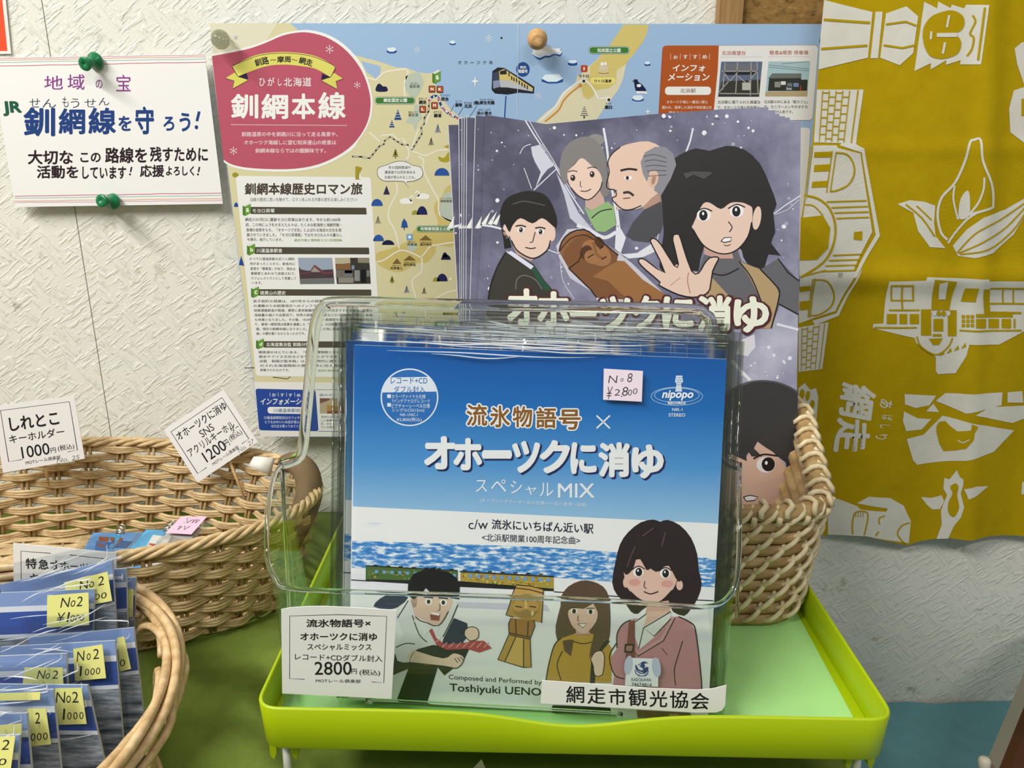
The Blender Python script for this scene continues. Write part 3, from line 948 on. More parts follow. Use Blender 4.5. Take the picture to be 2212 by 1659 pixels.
for t, x0, y0, x1, y1 in (('釧路湿原の中を釧路川に沿って走る風景や、', 390, 1208, 1372, 1256), ('オホーツク海越しに望む知床連山の絶景は', 415, 1292, 1357, 1340), ('釧網本線ならではの醍醐味です。', 530, 1376, 1252, 1424)):
    p.text(t, x0, y0, x1, y1, 'f0dadb', 7, 0.012, 2)
p.flake(1290, 362, 42, WHT, 7)
p.flake(1573, 728, 34, WHT, 7)
p.flake(306, 1402, 40, WHT, 7)
p.flake(328, 243, 26, 'aab8d8', 7)
# white history panel
ident()
p.rrect([(509, 380), (801, 383), (826, 816), (553, 812)], 8, 'ebebe9', 4)
p.frame(5.185, 490, 360)
TXT = '34332f'
p.text('釧網本線歴史ロマン旅', 200, 182, 1520, 316, '4a4138', 5, 0.03)
p.text('沿線の歴史に思いを馳せて、ロマンあふれる列車の旅をお楽しみください!', 260, 347, 1460, 390, TXT, 5, 0.0, 2)
p.ell(95, 92, 35, 27, '9a9230', 5)
hill(104, 450, 46, 50, '24489a')
p.poly([(160, 1000), (195, 1110), (135, 1100)], '24489a', 5)
p.poly([(1440, -5), (1480, 0), (1518, 12), (1500, 45), (1485, 75), (1495, 145), (1440, 145)], 'a2942c', 5)
p.poly([(1490, 60), (1510, 130), (1480, 140)], WHT, 6)
def bar(q, t, tx, bk, ch):
    p.rrect(q, 12, '504a3e', 5)
    p.text(t, *tx, WHT, 6, 0.015, 2)
    book(*bk, ch, 6)
bar([(262, 450), (1562, 460), (1567, 536), (265, 530)], 'モヨロ貝塚', (288, 470, 536, 516), (178, 403, 90, 150), 'a')
bar([(305, 900), (1592, 906), (1597, 982), (310, 978)], '川湯温泉駅舎', (333, 916, 622, 964), (226, 850, 90, 145), 'b')
bar([(350, 1372), (1617, 1376), (1620, 1446), (352, 1444)], '硫黄山の歴史', (374, 1390, 660, 1436), (272, 1330, 88, 140), 'c')
for t, x0, y0, x1, y1 in (('網走川の河口に遺跡モヨロ貝塚はあります。今から約1300年', 205, 572, 1276, 612), ('前、この地にムラをかまえた人々は、たくみな航海術と海獣狩猟・', 212, 630, 1282, 670), ('漁場の技術をもち、「オホーツク文化」とよばれる独自の文化を発', 217, 688, 1284, 728), ('展させていきました。「モヨロ貝塚館」ではモヨロの人々の暮らし', 222, 743, 1290, 783), ('を展示、紹介しています。', 230, 797, 626, 832), ('かつて川湯温泉駅の近くに御料', 252, 1015, 760, 1048), ('地があったことから、駅舎内に', 258, 1070, 766, 1102), ('皇室の「貴賓室」があり、現在は', 263, 1124, 768, 1158), ('事務室とあわせて改修されて、', 268, 1178, 770, 1212), ('カフェレストランとして営業して', 273, 1232, 778, 1265), ('います。', 280, 1285, 396, 1315)):
    p.text(t, x0, y0, x1, y1, TXT, 5, 0.012, 2, dy=3)
p.text('網走市郷土博物館モヨロ貝塚館▶', 757, 808, 1294, 840, '7fa04a', 5, 0.012, 2)
# station photographs
p.poly([(797, 1020), (1181, 1020), (1206, 1312), (822, 1315)], '9aa6b8', 5)
p.poly([(806, 1120), (830, 1150), (900, 1165), (1190, 1150), (1206, 1312), (822, 1315)], '4a3c40', 6)
p.poly([(815, 1255), (1202, 1245), (1206, 1312), (822, 1315)], '6d7070', 7)
p.poly([(815, 1190), (925, 1180), (980, 1098), (1100, 1180), (1195, 1172), (1195, 1195), (1075, 1200), (980, 1125), (915, 1200), (820, 1205)], '6e4048', 7)
p.poly([(940, 1180), (980, 1120), (1050, 1180)], '9c9488', 8)
p.poly([(1210, 1020), (1595, 1020), (1613, 1312), (1232, 1314)], '3c3834', 5)
p.poly([(1210, 1020), (1380, 1020), (1385, 1080), (1215, 1095)], 'b5ac92', 6)
p.poly([(1465, 1020), (1595, 1020), (1598, 1080), (1470, 1075)], '8c8670', 6)
p.poly([(1216, 1090), (1385, 1085), (1390, 1150), (1220, 1150)], '84603c', 6)
for x, y, w, h, c in ((1222, 1155, 190, 90, '6f6c66'), (1320, 1160, 85, 60, '8f98b0'), (1250, 1240, 170, 62, '8c8880'), (1430, 1160, 60, 120, '8a8d8a'), (1500, 1150, 60, 150, '16181a'), (1400, 1105, 30, 45, '7c90b4'), (1565, 1160, 35, 70, '777872')):
    p.rect(x, y, x + w, y + h, c, 7)
# lower text and blue box
p.frame(5.185, 520, 640)
for i, t in enumerate(('弟子屈町の発展は、1877年からの硫黄山での採掘が始まり、硫黄', 'の運搬のため釧路地方へのインフラ整備が進められました、鉱業心', '硫黄運搬鉄道が開通。標茶に蒸気製錬所などの近代化をすすめますが、硫黄の', '採掘量の減少や品質低下、世界の硫黄価格安定などから1897年に休山、鉄道', 'も休業となりました。その後、1924年に網走～釧路間を結ぶ線路の建設が始ま', 'り、摩周～標茶間は硫黄を運搬した「釧路鉄道」の旧路盤が利用され、1931年に全', '通。現在の釧網本線になりました。硫黄がこの地に鉄道を走らせ今日の「釧網', '線」の礎を築くものとなったのです。')):
    y = 38 + i * 51.8
    x0 = 138 + i * 5.4
    p.text(t, x0, y, 1472 + i * 1 if i < 7 else 725, y + 33, TXT, 5, 0.012, 2)
bar([(250, 503), (1545, 506), (1550, 576), (255, 574)], '北海道集治監 釧路分監本館', (285, 517, 868, 562), (172, 462, 88, 130), 'd')
for i, t in enumerate(('塘路湖のほとりにある、「標茶町博物館ニタイ・ト」では、標茶の', '歴史やアイヌ文化などを学ぶことができます。隣接する「旧集', '治監　釧路分監本館」は、明治時代に建てられた集治監の建物', '元され北海道開拓の歴史を今に伝え国道沿道路で唯一で', '移築されたものです。')):
    y = 610 + i * 50
    p.text(t, 198 + i * 5, y, 1500 if i < 4 else 545, y + 32, TXT, 5, 0.012, 2)
p.text('標茶町博物館▶', 862, 820, 1110, 846, '7fa04a', 5, 0.012, 2)
p.line([(45, 803), (155, 800)], 9, '2b2b28', 4)
p.line([(360, 905), (520, 925), (555, 900)], 8, '2b2b28', 4)
p.rrect([(165, 1034), (838, 1050), (872, 1510), (208, 1500)], 30, '24489a', 5)
p.poly([(838, 1046), (1600, 1046), (1640, 1515), (872, 1510)], 'e9e9e6', 5)
p.line([(700, 1040), (838, 1046), (1600, 1046)], 5, '3a5a9c', 6)
p.line([(870, 1510), (1640, 1515)], 5, '3a5a9c', 6)
for i, ch in enumerate('おすすめ'):
    p.text(ch, 352 + i * 92, 1085 + i * 1.5, 395 + i * 92, 1122 + i * 1.5, WHT, 6, 0.01, 2)
    p.line([(328 + i * 92, 1078), (330 + i * 92, 1122)], 4, WHT, 6)
p.text('インフォメーション', 222, 1142, 812, 1215, WHT, 6, 0.02, 2, slant=0.15)
p.rrect([(300, 1238), (790, 1242), (795, 1318), (303, 1312)], 34, WHT, 6)
p.text('川湯温泉駅前', 365, 1255, 668, 1300, '3a5a9c', 7, 0.012, 2)
for t, x0, y0, x1 in (('川湯温泉駅前辺はカフェや雑貨など', 260, 1342, 800), ('とてもかわいいお店が並んでいます', 272, 1390, 790), ('ぜひ立ち寄ってみてください', 340, 1437, 740)):
    p.text(t, x0, y0, x1, y0 + 34, 'dfe3ee', 6, 0.01, 2)
p.text('森のホール', 880, 1090, 1130, 1120, '4a6aa0', 6, 0.012, 2)
p.rect(886, 1140, 1160, 1312, 'b9a78c', 6)
p.poly([(886, 1140), (1010, 1145), (985, 1165), (888, 1200)], '7c4f46', 7)
p.poly([(965, 1215), (1160, 1240), (1160, 1310), (965, 1300)], 'ab8a48', 7)
p.poly([(975, 1285), (1160, 1282), (1160, 1312), (965, 1312)], '8c4a34', 8)
for i, t in enumerate(('手作りのスコー', 'しい食事をお楽', 'き、かわいいお', 'ている喫茶・グ')):
    p.text(t, 900, 1338 + i * 38, 1120, 1366 + i * 38, '3a3a36', 6, 0.01, 2)
# information box at the upper right
p.frame(5.53, 1400, 60)
p.rrect([(172, 214), (2035, 206), (1960, 1108), (118, 1108)], 50, 'a84a2e', 4)
p.poly([(845, 214), (1990, 209), (2018, 220), (2032, 250), (1962, 1070), (1948, 1095), (1920, 1104), (770, 1104), (785, 975), (832, 500)], 'e7e6e1', 5)
p.poly([(180, 260), (190, 232), (235, 212), (845, 212), (832, 500), (785, 975), (775, 1100), (122, 1100)], 'b1551f', 5)
for i, ch in enumerate('おすすめ'):
    p.text(ch, 303 + i * 115, 322 + (i == 0) * 8, 355 + i * 117, 372, WHT, 6, 0.014, 2)
for i in range(5):
    p.line([(270 + i * 116, 308), (268 + i * 116, 380)], 8, 'd9a48e', 6)
p.text('インフォ', 292, 440, 682, 522, WHT, 6, 0.024, 2, slant=0.12)
p.text('メーション', 240, 545, 732, 635, WHT, 6, 0.024, 2, slant=0.12)
p.rrect([(203, 703), (752, 703), (750, 802), (200, 802)], 48, WHT, 6)
p.text('北浜駅', 382, 725, 570, 778, '8a6a5a', 7, 0.012, 2)
for t, x0, y0, x1 in (('オホーツク海に一番近い駅と', 220, 868, 712), ('謳われ、接岸した流氷や知床連山を', 165, 932, 760), ('望めることで知られ', 245, 996, 640)):
    p.text(t, x0, y0, x1, y0 + 38, 'efd9cf', 6, 0.012, 2)
p.text('北浜展望台', 880, 275, 1165, 328, 'b25a44', 6, 0.012, 2)
p.text('軽食&喫茶 停車場', 1450, 270, 1912, 324, 'b25a44', 6, 0.012, 2)
p.line([(862, 350), (1360, 348)], 4, 'c8b8b0', 6)
p.line([(1430, 346), (1930, 344)], 4, 'c8b8b0', 6)
p.poly([(872, 404), (1365, 404), (1325, 824), (835, 824)], '5f6c84', 6)
p.poly([(880, 640), (1340, 620), (1325, 824), (835, 824)], '3a3832', 7)
p.poly([(910, 430), (1310, 430), (1300, 515), (900, 515)], '6f7078', 7)
p.poly([(895, 520), (1310, 520), (1250, 560), (950, 565)], '26282c', 8)
for a, b in (((920, 415), (890, 740)), ((1068, 412), (1045, 780)), ((1230, 412), (1220, 815)), ((1300, 412), (1312, 780)), ((900, 535), (980, 640)), ((1060, 540), (975, 640)), ((1075, 580), (1160, 650)), ((1290, 530), (1200, 650)), ((880, 520), (1312, 520)), ((845, 770), (960, 640)), ((850, 785), (1330, 790))):
    p.line([a, b], 12, 'a4a29c', 9)
p.rect(1122, 655, 1225, 745, 'b9b9ae', 10)
p.poly([(1437, 402), (1937, 402), (1900, 820), (1396, 820)], 'a8c4c8', 6)
p.poly([(1400, 765), (1905, 750), (1900, 820), (1396, 820)], 'b4a27c', 7)
p.poly([(1432, 605), (1480, 545), (1830, 545), (1828, 602)], '6c746c', 8)
p.poly([(1445, 605), (1828, 602), (1825, 620), (1905, 620), (1898, 752), (1430, 755)], '34362e', 7)
for x, y, w, h, c in ((1510, 645, 70, 66, '8a8c86'), (1585, 640, 58, 42, 'dcdcd8'), (1660, 660, 60, 55, '6d7478'), (1735, 660, 62, 45, '7787b4'), (1650, 705, 65, 38, '9aa0a4'), (1815, 690, 14, 60, 'b03c2c')):
    p.rect(x, y, x + w, y + h, c, 8)
for a, b in (((1440, 445), (1920, 492)), ((1438, 470), (1918, 515)), ((1600, 430), (1930, 404))):
    p.line([a, b], 5, '5a686c', 7)
for t, x0, y0, x1 in (('北浜駅に建てられた展望台', 830, 868, 1340), ('で、オホーツク海と知床連山', 826, 932, 1330), ('北浜駅の中にある「駅カフェ」', 1385, 865, 1905), ('で、カニラーメンやホタテカ', 1382, 925, 1903), ('レーなどが人気です。', 1380, 985, 1730)):
    p.text(t, x0, y0, x1, y0 + 40, '2c2b28', 6, 0.012, 2)
ident()
p.rrect([(1690, 275), (1750, 276), (1735, 560), (1680, 560)], 8, 'e7e6e1', 4)
p.line([(1120, 52), (1117, 262)], 1.0, 'c8d9ec', 9)
tag(p.build('map_poster'), 'illustrated railway map poster with a pink title drop, pinned to the wall behind the records', 'poster')

# ------------------------------------------------------------------ mustard printed cloth
MUST = fabric('mustard_cotton', 'bda00c', 'b09206', 1400)
CREAM = fabric('cream_print', 'e4e1d6', 'd8d4c6', 1400)
def cloth_wave(u, v):
    lo = max(0.0, min(1.0, (0.12 - v) / 0.35))
    w = 0.0030 * lo * math.sin(u * 70 + 0.6) + 0.0016 * math.sin(u * 41 + v * 7)
    w += 0.0040 * math.exp(-((u - 0.062 + v * 0.16) / 0.011) ** 2)         # upright fold line
    t = (v + 0.018) / 0.011
    w += 0.0036 * math.exp(-t * t) - 0.0022 / (1 + math.exp((v + 0.020) / 0.004))     # crease across the middle
    w -= 0.022 * lo * lo * (3 - 2 * lo)
    return w + 0.0010 * math.exp(-((v - 0.085) / 0.006) ** 2)
p = Print(atd(1960, 560, 0.652), rough=0.9, spec=0.1)
p.eps = 0.00016
p.surf = cloth_wave
p.base([(1783, -40), (1764, 195), (1755, 300), (1736, 520), (1715, 800), (1690, 1163), (1760, 1157), (1795, 1155.6), (1873, 1159), (1914, 1168.6), (1959, 1178), (1989, 1168.6), (2041, 1161), (2138, 1158.5), (2212, 1158.5), (2330, 1158), (2330, -40)], MUST, 0.0004)
C = CREAM
p.frame(2.764, 1690, 0)
p.poly([(254, -30), (248, 0), (538, 72), (510, 345), (215, 415), (228, 200)], C, 2)
p.line([(245, 117), (522, 136)], 15, MUST, 4)
p.line([(230, 292), (506, 272)], 14, MUST, 4)
p.poly([(555, 70), (598, 70), (570, 348), (525, 348)], C, 2)
p.poly([(618, 80), (740, 38), (810, 98), (780, 318), (700, 390), (583, 345)], C, 2)
p.line([(616, 146), (735, 130), (798, 154)], 12, MUST, 4)
p.line([(602, 270), (715, 287), (786, 271)], 12, MUST, 4)
p.poly([(845, 10), (922, 50), (930, 10), (1003, 48), (1010, 28), (1085, 50), (1095, 28), (1235, 30), (1185, 385), (1060, 385), (1063, 360), (975, 388), (978, 360), (885, 415), (885, 378), (787, 425)], C, 2)
p.poly([(840, 170), (880, 105), (940, 75), (1010, 62), (1070, 90), (1086, 140), (1062, 185), (1000, 208), (1050, 222), (1066, 265), (1045, 320), (980, 348), (920, 350), (870, 325), (840, 255)], MUST, 4, 3)
for q in ([(918, 198), (1040, 196), (1040, 222), (918, 222)], [(985, 92), (999, 92), (985, 165), (972, 165)], [(960, 254), (975, 254), (961, 322), (947, 322)], [(879, 188), (893, 188), (889, 236), (875, 236)]):
    p.poly(q, C, 6)
p.line([(1133, 92), (1150, 130), (1118, 200), (1140, 225), (1130, 290), (1100, 335)], 12, MUST, 4, smooth=4)
p.line([(1207, 45), (1166, 360)], 14, MUST, 4)
def bricks(tl, tr, br, bl, n, m):
    F0 = p.F
    p.poly([tl, tr, br, bl], C, 2)
    p.quadframe(tl, tr, br, bl)
    for i in range(n):
        x = 12 + i * 58.0 / n
        p.line([(x, 2), (x, 98)], 2.2, MUST, 4)
        for j in range(m):
            y = 6 + (j + (i % 2) * 0.5) * 94 / m
            p.line([(x, y), (x + 58.0 / n, y)], 2.2, MUST, 4)
    p.line([(70, 2), (70, 98)], 2.2, MUST, 4)
    p.line([(88, 1), (88, 99)], 3, MUST, 4)
    p.F = F0
bricks((206, 535), (484, 535), (440, 858), (188, 850), 4, 6)
p.poly([(185, 868), (322, 868), (332, 884), (466, 918), (536, 1385), (405, 1659), (100, 1659), (118, 1300), (150, 1170)], C, 2)
p.poly([(372, 825), (489, 888), (582, 1408), (440, 1659), (420, 1659), (556, 1402), (474, 912), (342, 868)], C, 2)
for q in ([(190, 908), (292, 905), (285, 938), (188, 940)], [(190, 985), (282, 980), (276, 1020), (186, 1025)], [(178, 1085), (272, 1078), (266, 1115), (172, 1120)], [(108, 1300), (240, 1285), (284, 1360), (272, 1480), (205, 1550), (103, 1555)], [(426, 1384), (476, 1380), (474, 1434), (424, 1430)]):
    p.poly(q, MUST, 4)
for q, w in (([(296, 900), (262, 1150)], 7), ([(320, 905), (284, 1148)], 7), ([(320, 912), (380, 920), (420, 970), (427, 1040), (390, 1105), (320, 1138), (285, 1140)], 10), ([(128, 1166), (210, 1185), (280, 1245), (315, 1350), (300, 1470), (240, 1570), (110, 1655)], 13), ([(125, 1222), (185, 1228), (240, 1285)], 8), ([(165, 868), (135, 1170), (115, 1300)], 8)):
    p.line(q, w, MUST, 4, smooth=3)
for a, b in (((262, 1205), (500, 1198)), ((290, 1240), (510, 1232)), ((308, 1271), (514, 1265)), ((320, 1304), (516, 1297)), ((300, 1525), (470, 1518)), ((275, 1556), (456, 1550)), ((255, 1588), (446, 1582)), ((235, 1620), (436, 1614))):
    p.line([a, b], 9, MUST, 4)
p.line([(985, 1432), (945, 1385), (926, 1280), (950, 1180), (1030, 1090), (1090, 960), (1120, 850), (1142, 836), (1183, 836), (1197, 960), (1250, 1100), (1258, 1215), (1240, 1246), (1110, 1282)], 15, C, 2, smooth=4)
p.line([(1205, 1060), (1200, 1130), (1170, 1210), (1118, 1276)], 13, C, 2, smooth=4)
p.line([(1028, 1108), (1020, 1190), (1048, 1310)], 12, C, 2, smooth=4)
p.poly([(1100, 1138), (1118, 1170), (1115, 1285), (1070, 1310), (1050, 1285), (1062, 1190)], C, 2, 3)
p.poly([(686, 1218), (760, 1195), (850, 1205), (912, 1228), (905, 1330), (915, 1410), (972, 1482), (880, 1475), (810, 1380), (780, 1270)], C, 2)
p.line([(735, 1220), (830, 1300), (908, 1412)], 10, MUST, 4, smooth=3)
p.line([(800, 1228), (888, 1312)], 9, MUST, 4)
p.poly([(1016, 1468), (1100, 1370), (1200, 1300), (1330, 1250), (1480, 1165), (1470, 1250), (1380, 1400), (1260, 1510), (1150, 1542), (1048, 1528)], C, 2)
for q in ([(1042, 1508), (1150, 1395), (1300, 1312), (1460, 1200)], [(1050, 1512), (1200, 1445), (1330, 1360), (1450, 1235)], [(1060, 1518), (1230, 1490), (1370, 1380), (1455, 1260)]):
    p.line(q, 9, MUST, 4, smooth=4)
p.line([(988, 1452), (1030, 1390), (1100, 1312), (1165, 1268)], 13, C, 2, smooth=4)
p.poly([(1385, 290), (1430, 252), (1560, 250), (1560, 500), (1440, 500), (1400, 380)], C, 2)
p.poly([(1380, 540), (1443, 520), (1560, 520), (1560, 880), (1440, 850), (1360, 790), (1352, 650)], C, 2)
p.rect(1425, 590, 1500, 692, MUST, 4)
p.frame(2.676, 1690, 580)
p.poly([(102, 48), (430, 12), (305, 246), (175, 288), (95, 318)], C, 2)
p.poly([(436, 40), (463, -2), (326, 272), (188, 328), (172, 302), (312, 258)], C, 2)
for q, w in (([(190, 65), (260, 75), (298, 150), (280, 220), (215, 265), (165, 272)], 9), ([(188, 58), (158, 282)], 7), ([(176, 60), (148, 280)], 7), ([(100, 48), (250, 10)], 9)):
    p.line(q, w, MUST, 4, smooth=3)
p.poly([(100, 105), (162, 100), (162, 126), (100, 136)], MUST, 4)
p.poly([(100, 190), (158, 185), (150, 236), (98, 242)], MUST, 4)
bricks((92, 340), (266, 310), (230, 580), (92, 597), 3, 6)
p.poly([(92, 690), (128, 662), (160, 700), (194, 690), (207, 745), (180, 1085), (150, 1000), (92, 930)], C, 2)
for x, y, a, b in ((112, 728, 15, 34), (146, 735, 12, 30), (112, 820, 17, 48), (172, 785, 14, 28), (155, 880, 16, 52), (118, 905, 14, 26), (152, 970, 12, 26)):
    p.ell(x, y, a, b, MUST, 4, 9, 8)
p.poly([(617, 76), (830, 70), (836, 50), (1200, 64), (1196, 76), (1560, 76), (1560, 350), (1397, 362), (1250, 440), (1080, 440), (1062, 508), (1000, 605), (900, 611), (886, 592), (886, 512), (772, 430), (764, 402), (522, 345), (524, 320), (582, 318)], C, 2)
for x0, y0, x1, y1 in ((625, 95, 760, 105), (625, 95, 634, 190), (688, 95, 698, 240), (750, 95, 760, 180), (625, 180, 760, 188), (615, 235, 790, 245), (602, 262, 660, 320), (675, 262, 720, 320), (735, 262, 788, 320), (530, 336, 775, 346), (800, 235, 858, 386), (955, 240, 1005, 390), (872, 290, 928, 362), (868, 378, 920, 392), (1165, 120, 1200, 250), (1200, 112, 1397, 122), (1270, 122, 1278, 200), (1330, 122, 1338, 200), (1195, 198, 1397, 208), (1165, 250, 1380, 262), (1118, 262, 1330, 282), (1118, 290, 1175, 344), (1190, 290, 1250, 344), (1265, 290, 1320, 344), (1335, 290, 1345, 344), (1022, 352, 1380, 362)):
    p.rect(x0, y0, x1, y1, MUST, 4)
p.poly([(880, 64), (1008, 76), (962, 240), (860, 240)], MUST, 4)
p.poly([(905, 88), (956, 76), (940, 178), (900, 178)], C, 6)
for i in range(4):
    p.ell(875 + i * 27, 258, 12, 16, C if i % 3 == 0 else MUST, 6, 12)
p.poly([(1055, 114), (1136, 116), (1115, 194), (1030, 190)], MUST, 4)
for i in range(3):
    for j in range(3):
        p.rect(1034 + i * 26, 268 + j * 25, 1054 + i * 26, 288 + j * 25, MUST, 4)
p.line([(776, 392), (800, 450), (886, 498), (955, 455), (982, 400)], 9, MUST, 4, smooth=4)
p.poly([(845, 405), (925, 402), (905, 440), (870, 442)], MUST, 4)
for i in range(4):
    p.poly([(905 + i * 42, 505 - i * 14), (935 + i * 42, 494 - i * 14), (930 + i * 42, 470 - i * 14)], MUST, 4)
F0 = p.F
for t, q, b in (('網', ((548, 690), (522, 885), (322, 845), (340, 652)), .03), ('走', ((512, 872), (500, 1065), (288, 1062), (316, 858)), .03), ('あ', ((642, 765), (630, 815), (558, 800), (565, 752)), .01), ('ば', ((640, 850), (635, 880), (572, 874), (578, 845)), .01), ('し', ((625, 905), (620, 928), (560, 922), (565, 900)), .01), ('り', ((610, 958), (600, 990), (530, 985), (540, 960)), .01)):
    p.F = F0
    p.quadframe(*q)
    p.text(t, 0, 0, 100, 100, C, 2, b)
p.F = F0
for q in ([(705, 725), (888, 735), (850, 790), (770, 806), (708, 785)], [(830, 826), (872, 780), (905, 830)], [(886, 765), (940, 720), (1272, 715), (1266, 790), (1060, 838)], [(1115, 850), (1200, 800), (1450, 790), (1420, 860), (1328, 893)], [(1300, 715), (1385, 708), (1392, 775), (1300, 775)], [(702, 825), (780, 865), (860, 870), (805, 930), (715, 940), (696, 880)], [(718, 985), (815, 960), (925, 850), (1340, 935), (1220, 1060), (1050, 1112), (780, 1134), (755, 1110)], [(800, 1320), (860, 1325), (920, 1310), (935, 1345), (910, 1390), (865, 1392), (830, 1360)], [(1050, 1275), (1120, 1260), (1190, 1258), (1130, 1310), (1075, 1335)], [(1385, 1235), (1450, 1220), (1450, 1305), (1380, 1305)]):
    p.poly(q, C, 2)
p.poly([(890, 910), (905, 885), (940, 880), (970, 910), (1010, 940), (1090, 935), (1095, 900), (1132, 915), (1110, 950), (1105, 990), (1060, 1040), (1000, 1050), (930, 1055), (905, 1010), (888, 940)], MUST, 4)
p.line([(1010, 990), (1040, 1005), (1078, 988)], 6, C, 6, smooth=4)
p.poly([(935, 1210), (965, 1218), (1008, 1165), (1025, 1205), (1046, 1220), (1045, 1250), (1030, 1300), (1050, 1380), (1030, 1440), (990, 1490), (958, 1560), (890, 1562), (920, 1480), (915, 1400), (950, 1310), (930, 1270)], C, 2)
p.poly([(968, 1260), (1000, 1240), (1016, 1262), (1008, 1310), (1020, 1380), (990, 1436), (958, 1408), (958, 1350), (982, 1300)], MUST, 4, 3)
p.poly([(262, 1360), (320, 1330), (430, 1372), (452, 1392), (600, 1405), (608, 1386), (430, 1356), (500, 1318), (620, 1325), (700, 1370), (742, 1460), (730, 1588), (600, 1568), (480, 1546), (262, 1538)], C, 2)
for q in ([(405, 1535), (404, 1470), (420, 1410), (480, 1405), (494, 1440), (472, 1540)], [(592, 1428), (560, 1442), (560, 1478)], [(556, 1518), (538, 1545)], [(735, 1468), (690, 1485), (664, 1530), (690, 1572), (714, 1590)]):
    p.line(q, 8, MUST, 4, smooth=4)
for i in range(4):
    p.line([(424 + i * 14, 1408), (422 + i * 14, 1436)], 4, MUST, 4)
tag(p.build('printed_cloth', warp=cloth_wave, step=0.004), 'mustard yellow cotton cloth with cream folk-art print hanging at the right', 'cloth')

# ------------------------------------------------------------------ comic booklets in the tall basket
def snow_bg():
    m, nt, b = newmat('snowy_night_print')
    co = coords(nt)
    n = N(nt, 'ShaderNodeTexNoise', Scale=16.0, Detail=7.0, Roughness=0.62)
    nt.links.new(co, n.inputs['Vector'])
    sx = nt.nodes.new('ShaderNodeSeparateXYZ')
    nt.links.new(co, sx.inputs[0])
    a = N(nt, 'ShaderNodeMath', _operation='MULTIPLY_ADD')
    a.inputs[1].default_value = 1.25
    nt.links.new(sx.outputs[0], a.inputs[0])
    nt.links.new(n.outputs[0], a.inputs[2])
    c = N(nt, 'ShaderNodeMath', _operation='MULTIPLY_ADD')
    c.inputs[1].default_value = -0.9
    nt.links.new(sx.outputs[1], c.inputs[0])
    nt.links.new(a.outputs[0], c.inputs[2])
    r = ramp(nt, c.outputs[0], [(0.25, '4e4e64'), (0.45, '77768f'), (0.62, '9796ae'), (0.82, 'bcbbcd')])
    nt.links.new(r.outputs[0], b.inputs['Base Color'])
    b.inputs['Roughness'].default_value = 0.42
    b.inputs['Specular IOR Level'].default_value = 0.35
    return m
SNOWBG = snow_bg()
BKO = atd(1385, 700, 0.530)
LEAN, BYAW = math.radians(12.0), math.radians(2.2)
def booklet_plane(k):
    return Print(BKO + Vector((0, 0.0028 * k, 0)), LEAN - math.radians(0.4) * k, BYAW, 0.42, 0.35)
SKIN, LINE = 'e6c9b8', '231f22'
def spots(p, seed, x0, y0, x1, y1, n, rm):
    r = random.Random(seed)
    for i in range(n):
        s_ = rm * (0.25 + r.random() ** 3)
        p.ell(r.uniform(x0, x1), r.uniform(y0, y1), s_, s_ * r.uniform(0.8, 1.1), 'e6e6ec' if r.random() < 0.7 else 'a5a5bb', 3, 10)
outs = [
    [(1048, 248), (1090, 254), (1129, 260), (1216, 274), (1290, 280), (1340, 280), (1430, 277), (1521, 272), (1730, 262.5), (1728, 420), (1722, 800), (1718, 1085), (1714, 1215), (1020, 1215), (1021, 900), (1029, 694), (1040, 490)],
    [(1027, 249), (1090, 257), (1180, 268), (1300, 264), (1420, 262), (1560, 258), (1706, 254), (1704, 1215), (1008, 1215), (1014, 694)],
    [(1008, 254), (1090, 259), (1180, 268), (1300, 262), (1420, 258), (1560, 254), (1696, 251), (1694, 1215), (1000, 1215), (1006, 694)],
    [(1003, 254), (1090, 260), (1180, 268), (1300, 260), (1420, 254), (1560, 248), (1684, 246), (1682, 1215), (996, 1215), (1001, 694)],
    [(998, 255), (1090, 260), (1180, 268), (1300, 259), (1420, 250), (1560, 241), (1675, 238), (1672, 1215), (993, 1215), (997, 694)],
    [(991, 256), (1090, 261), (1180, 268), (1300, 257), (1420, 246), (1560, 236), (1660, 231), (1656, 1215), (990, 1215), (994, 694)],
    [(968, 270), (1090, 268), (1180, 270), (1300, 258), (1420, 247), (1560, 240), (1640, 236), (1640, 1215), (1000, 1215), (992, 706)]]
order = ['front', 'second', 'third', 'fourth', 'fifth', 'sixth', 'rearmost']
for k in range(6, 0, -1):
    p = booklet_plane(k)
    p.base(outs[k], SNOWBG, 0.0013)
    p.line([outs[k][0], outs[k][-1]], 1.6, 'c9c9d2', 2)
    x = outs[k][0][0]
    p.line([(x + 3, 492), (x + 60, 478)], 5, 'e3e3ea', 2)
    p.poly([(x - 2, 494), (x + 14, 466), (x + 10, 490)], 'e9e9e6', 3)
    spots(p, k, x + 4, 260, x + 70, 700, 16, 3.4)
    spots(p, k + 20, 1400, 250, 1640, 275, 10, 4)
    tag(p.build('comic_booklet'), 'violet-grey comic booklet, %s from the front of the stack in the tall basket' % order[k] if k < 6 else 'violet-grey comic booklet at the very back of the stack in the tall basket', 'booklet', 'comic booklets in the tall basket')

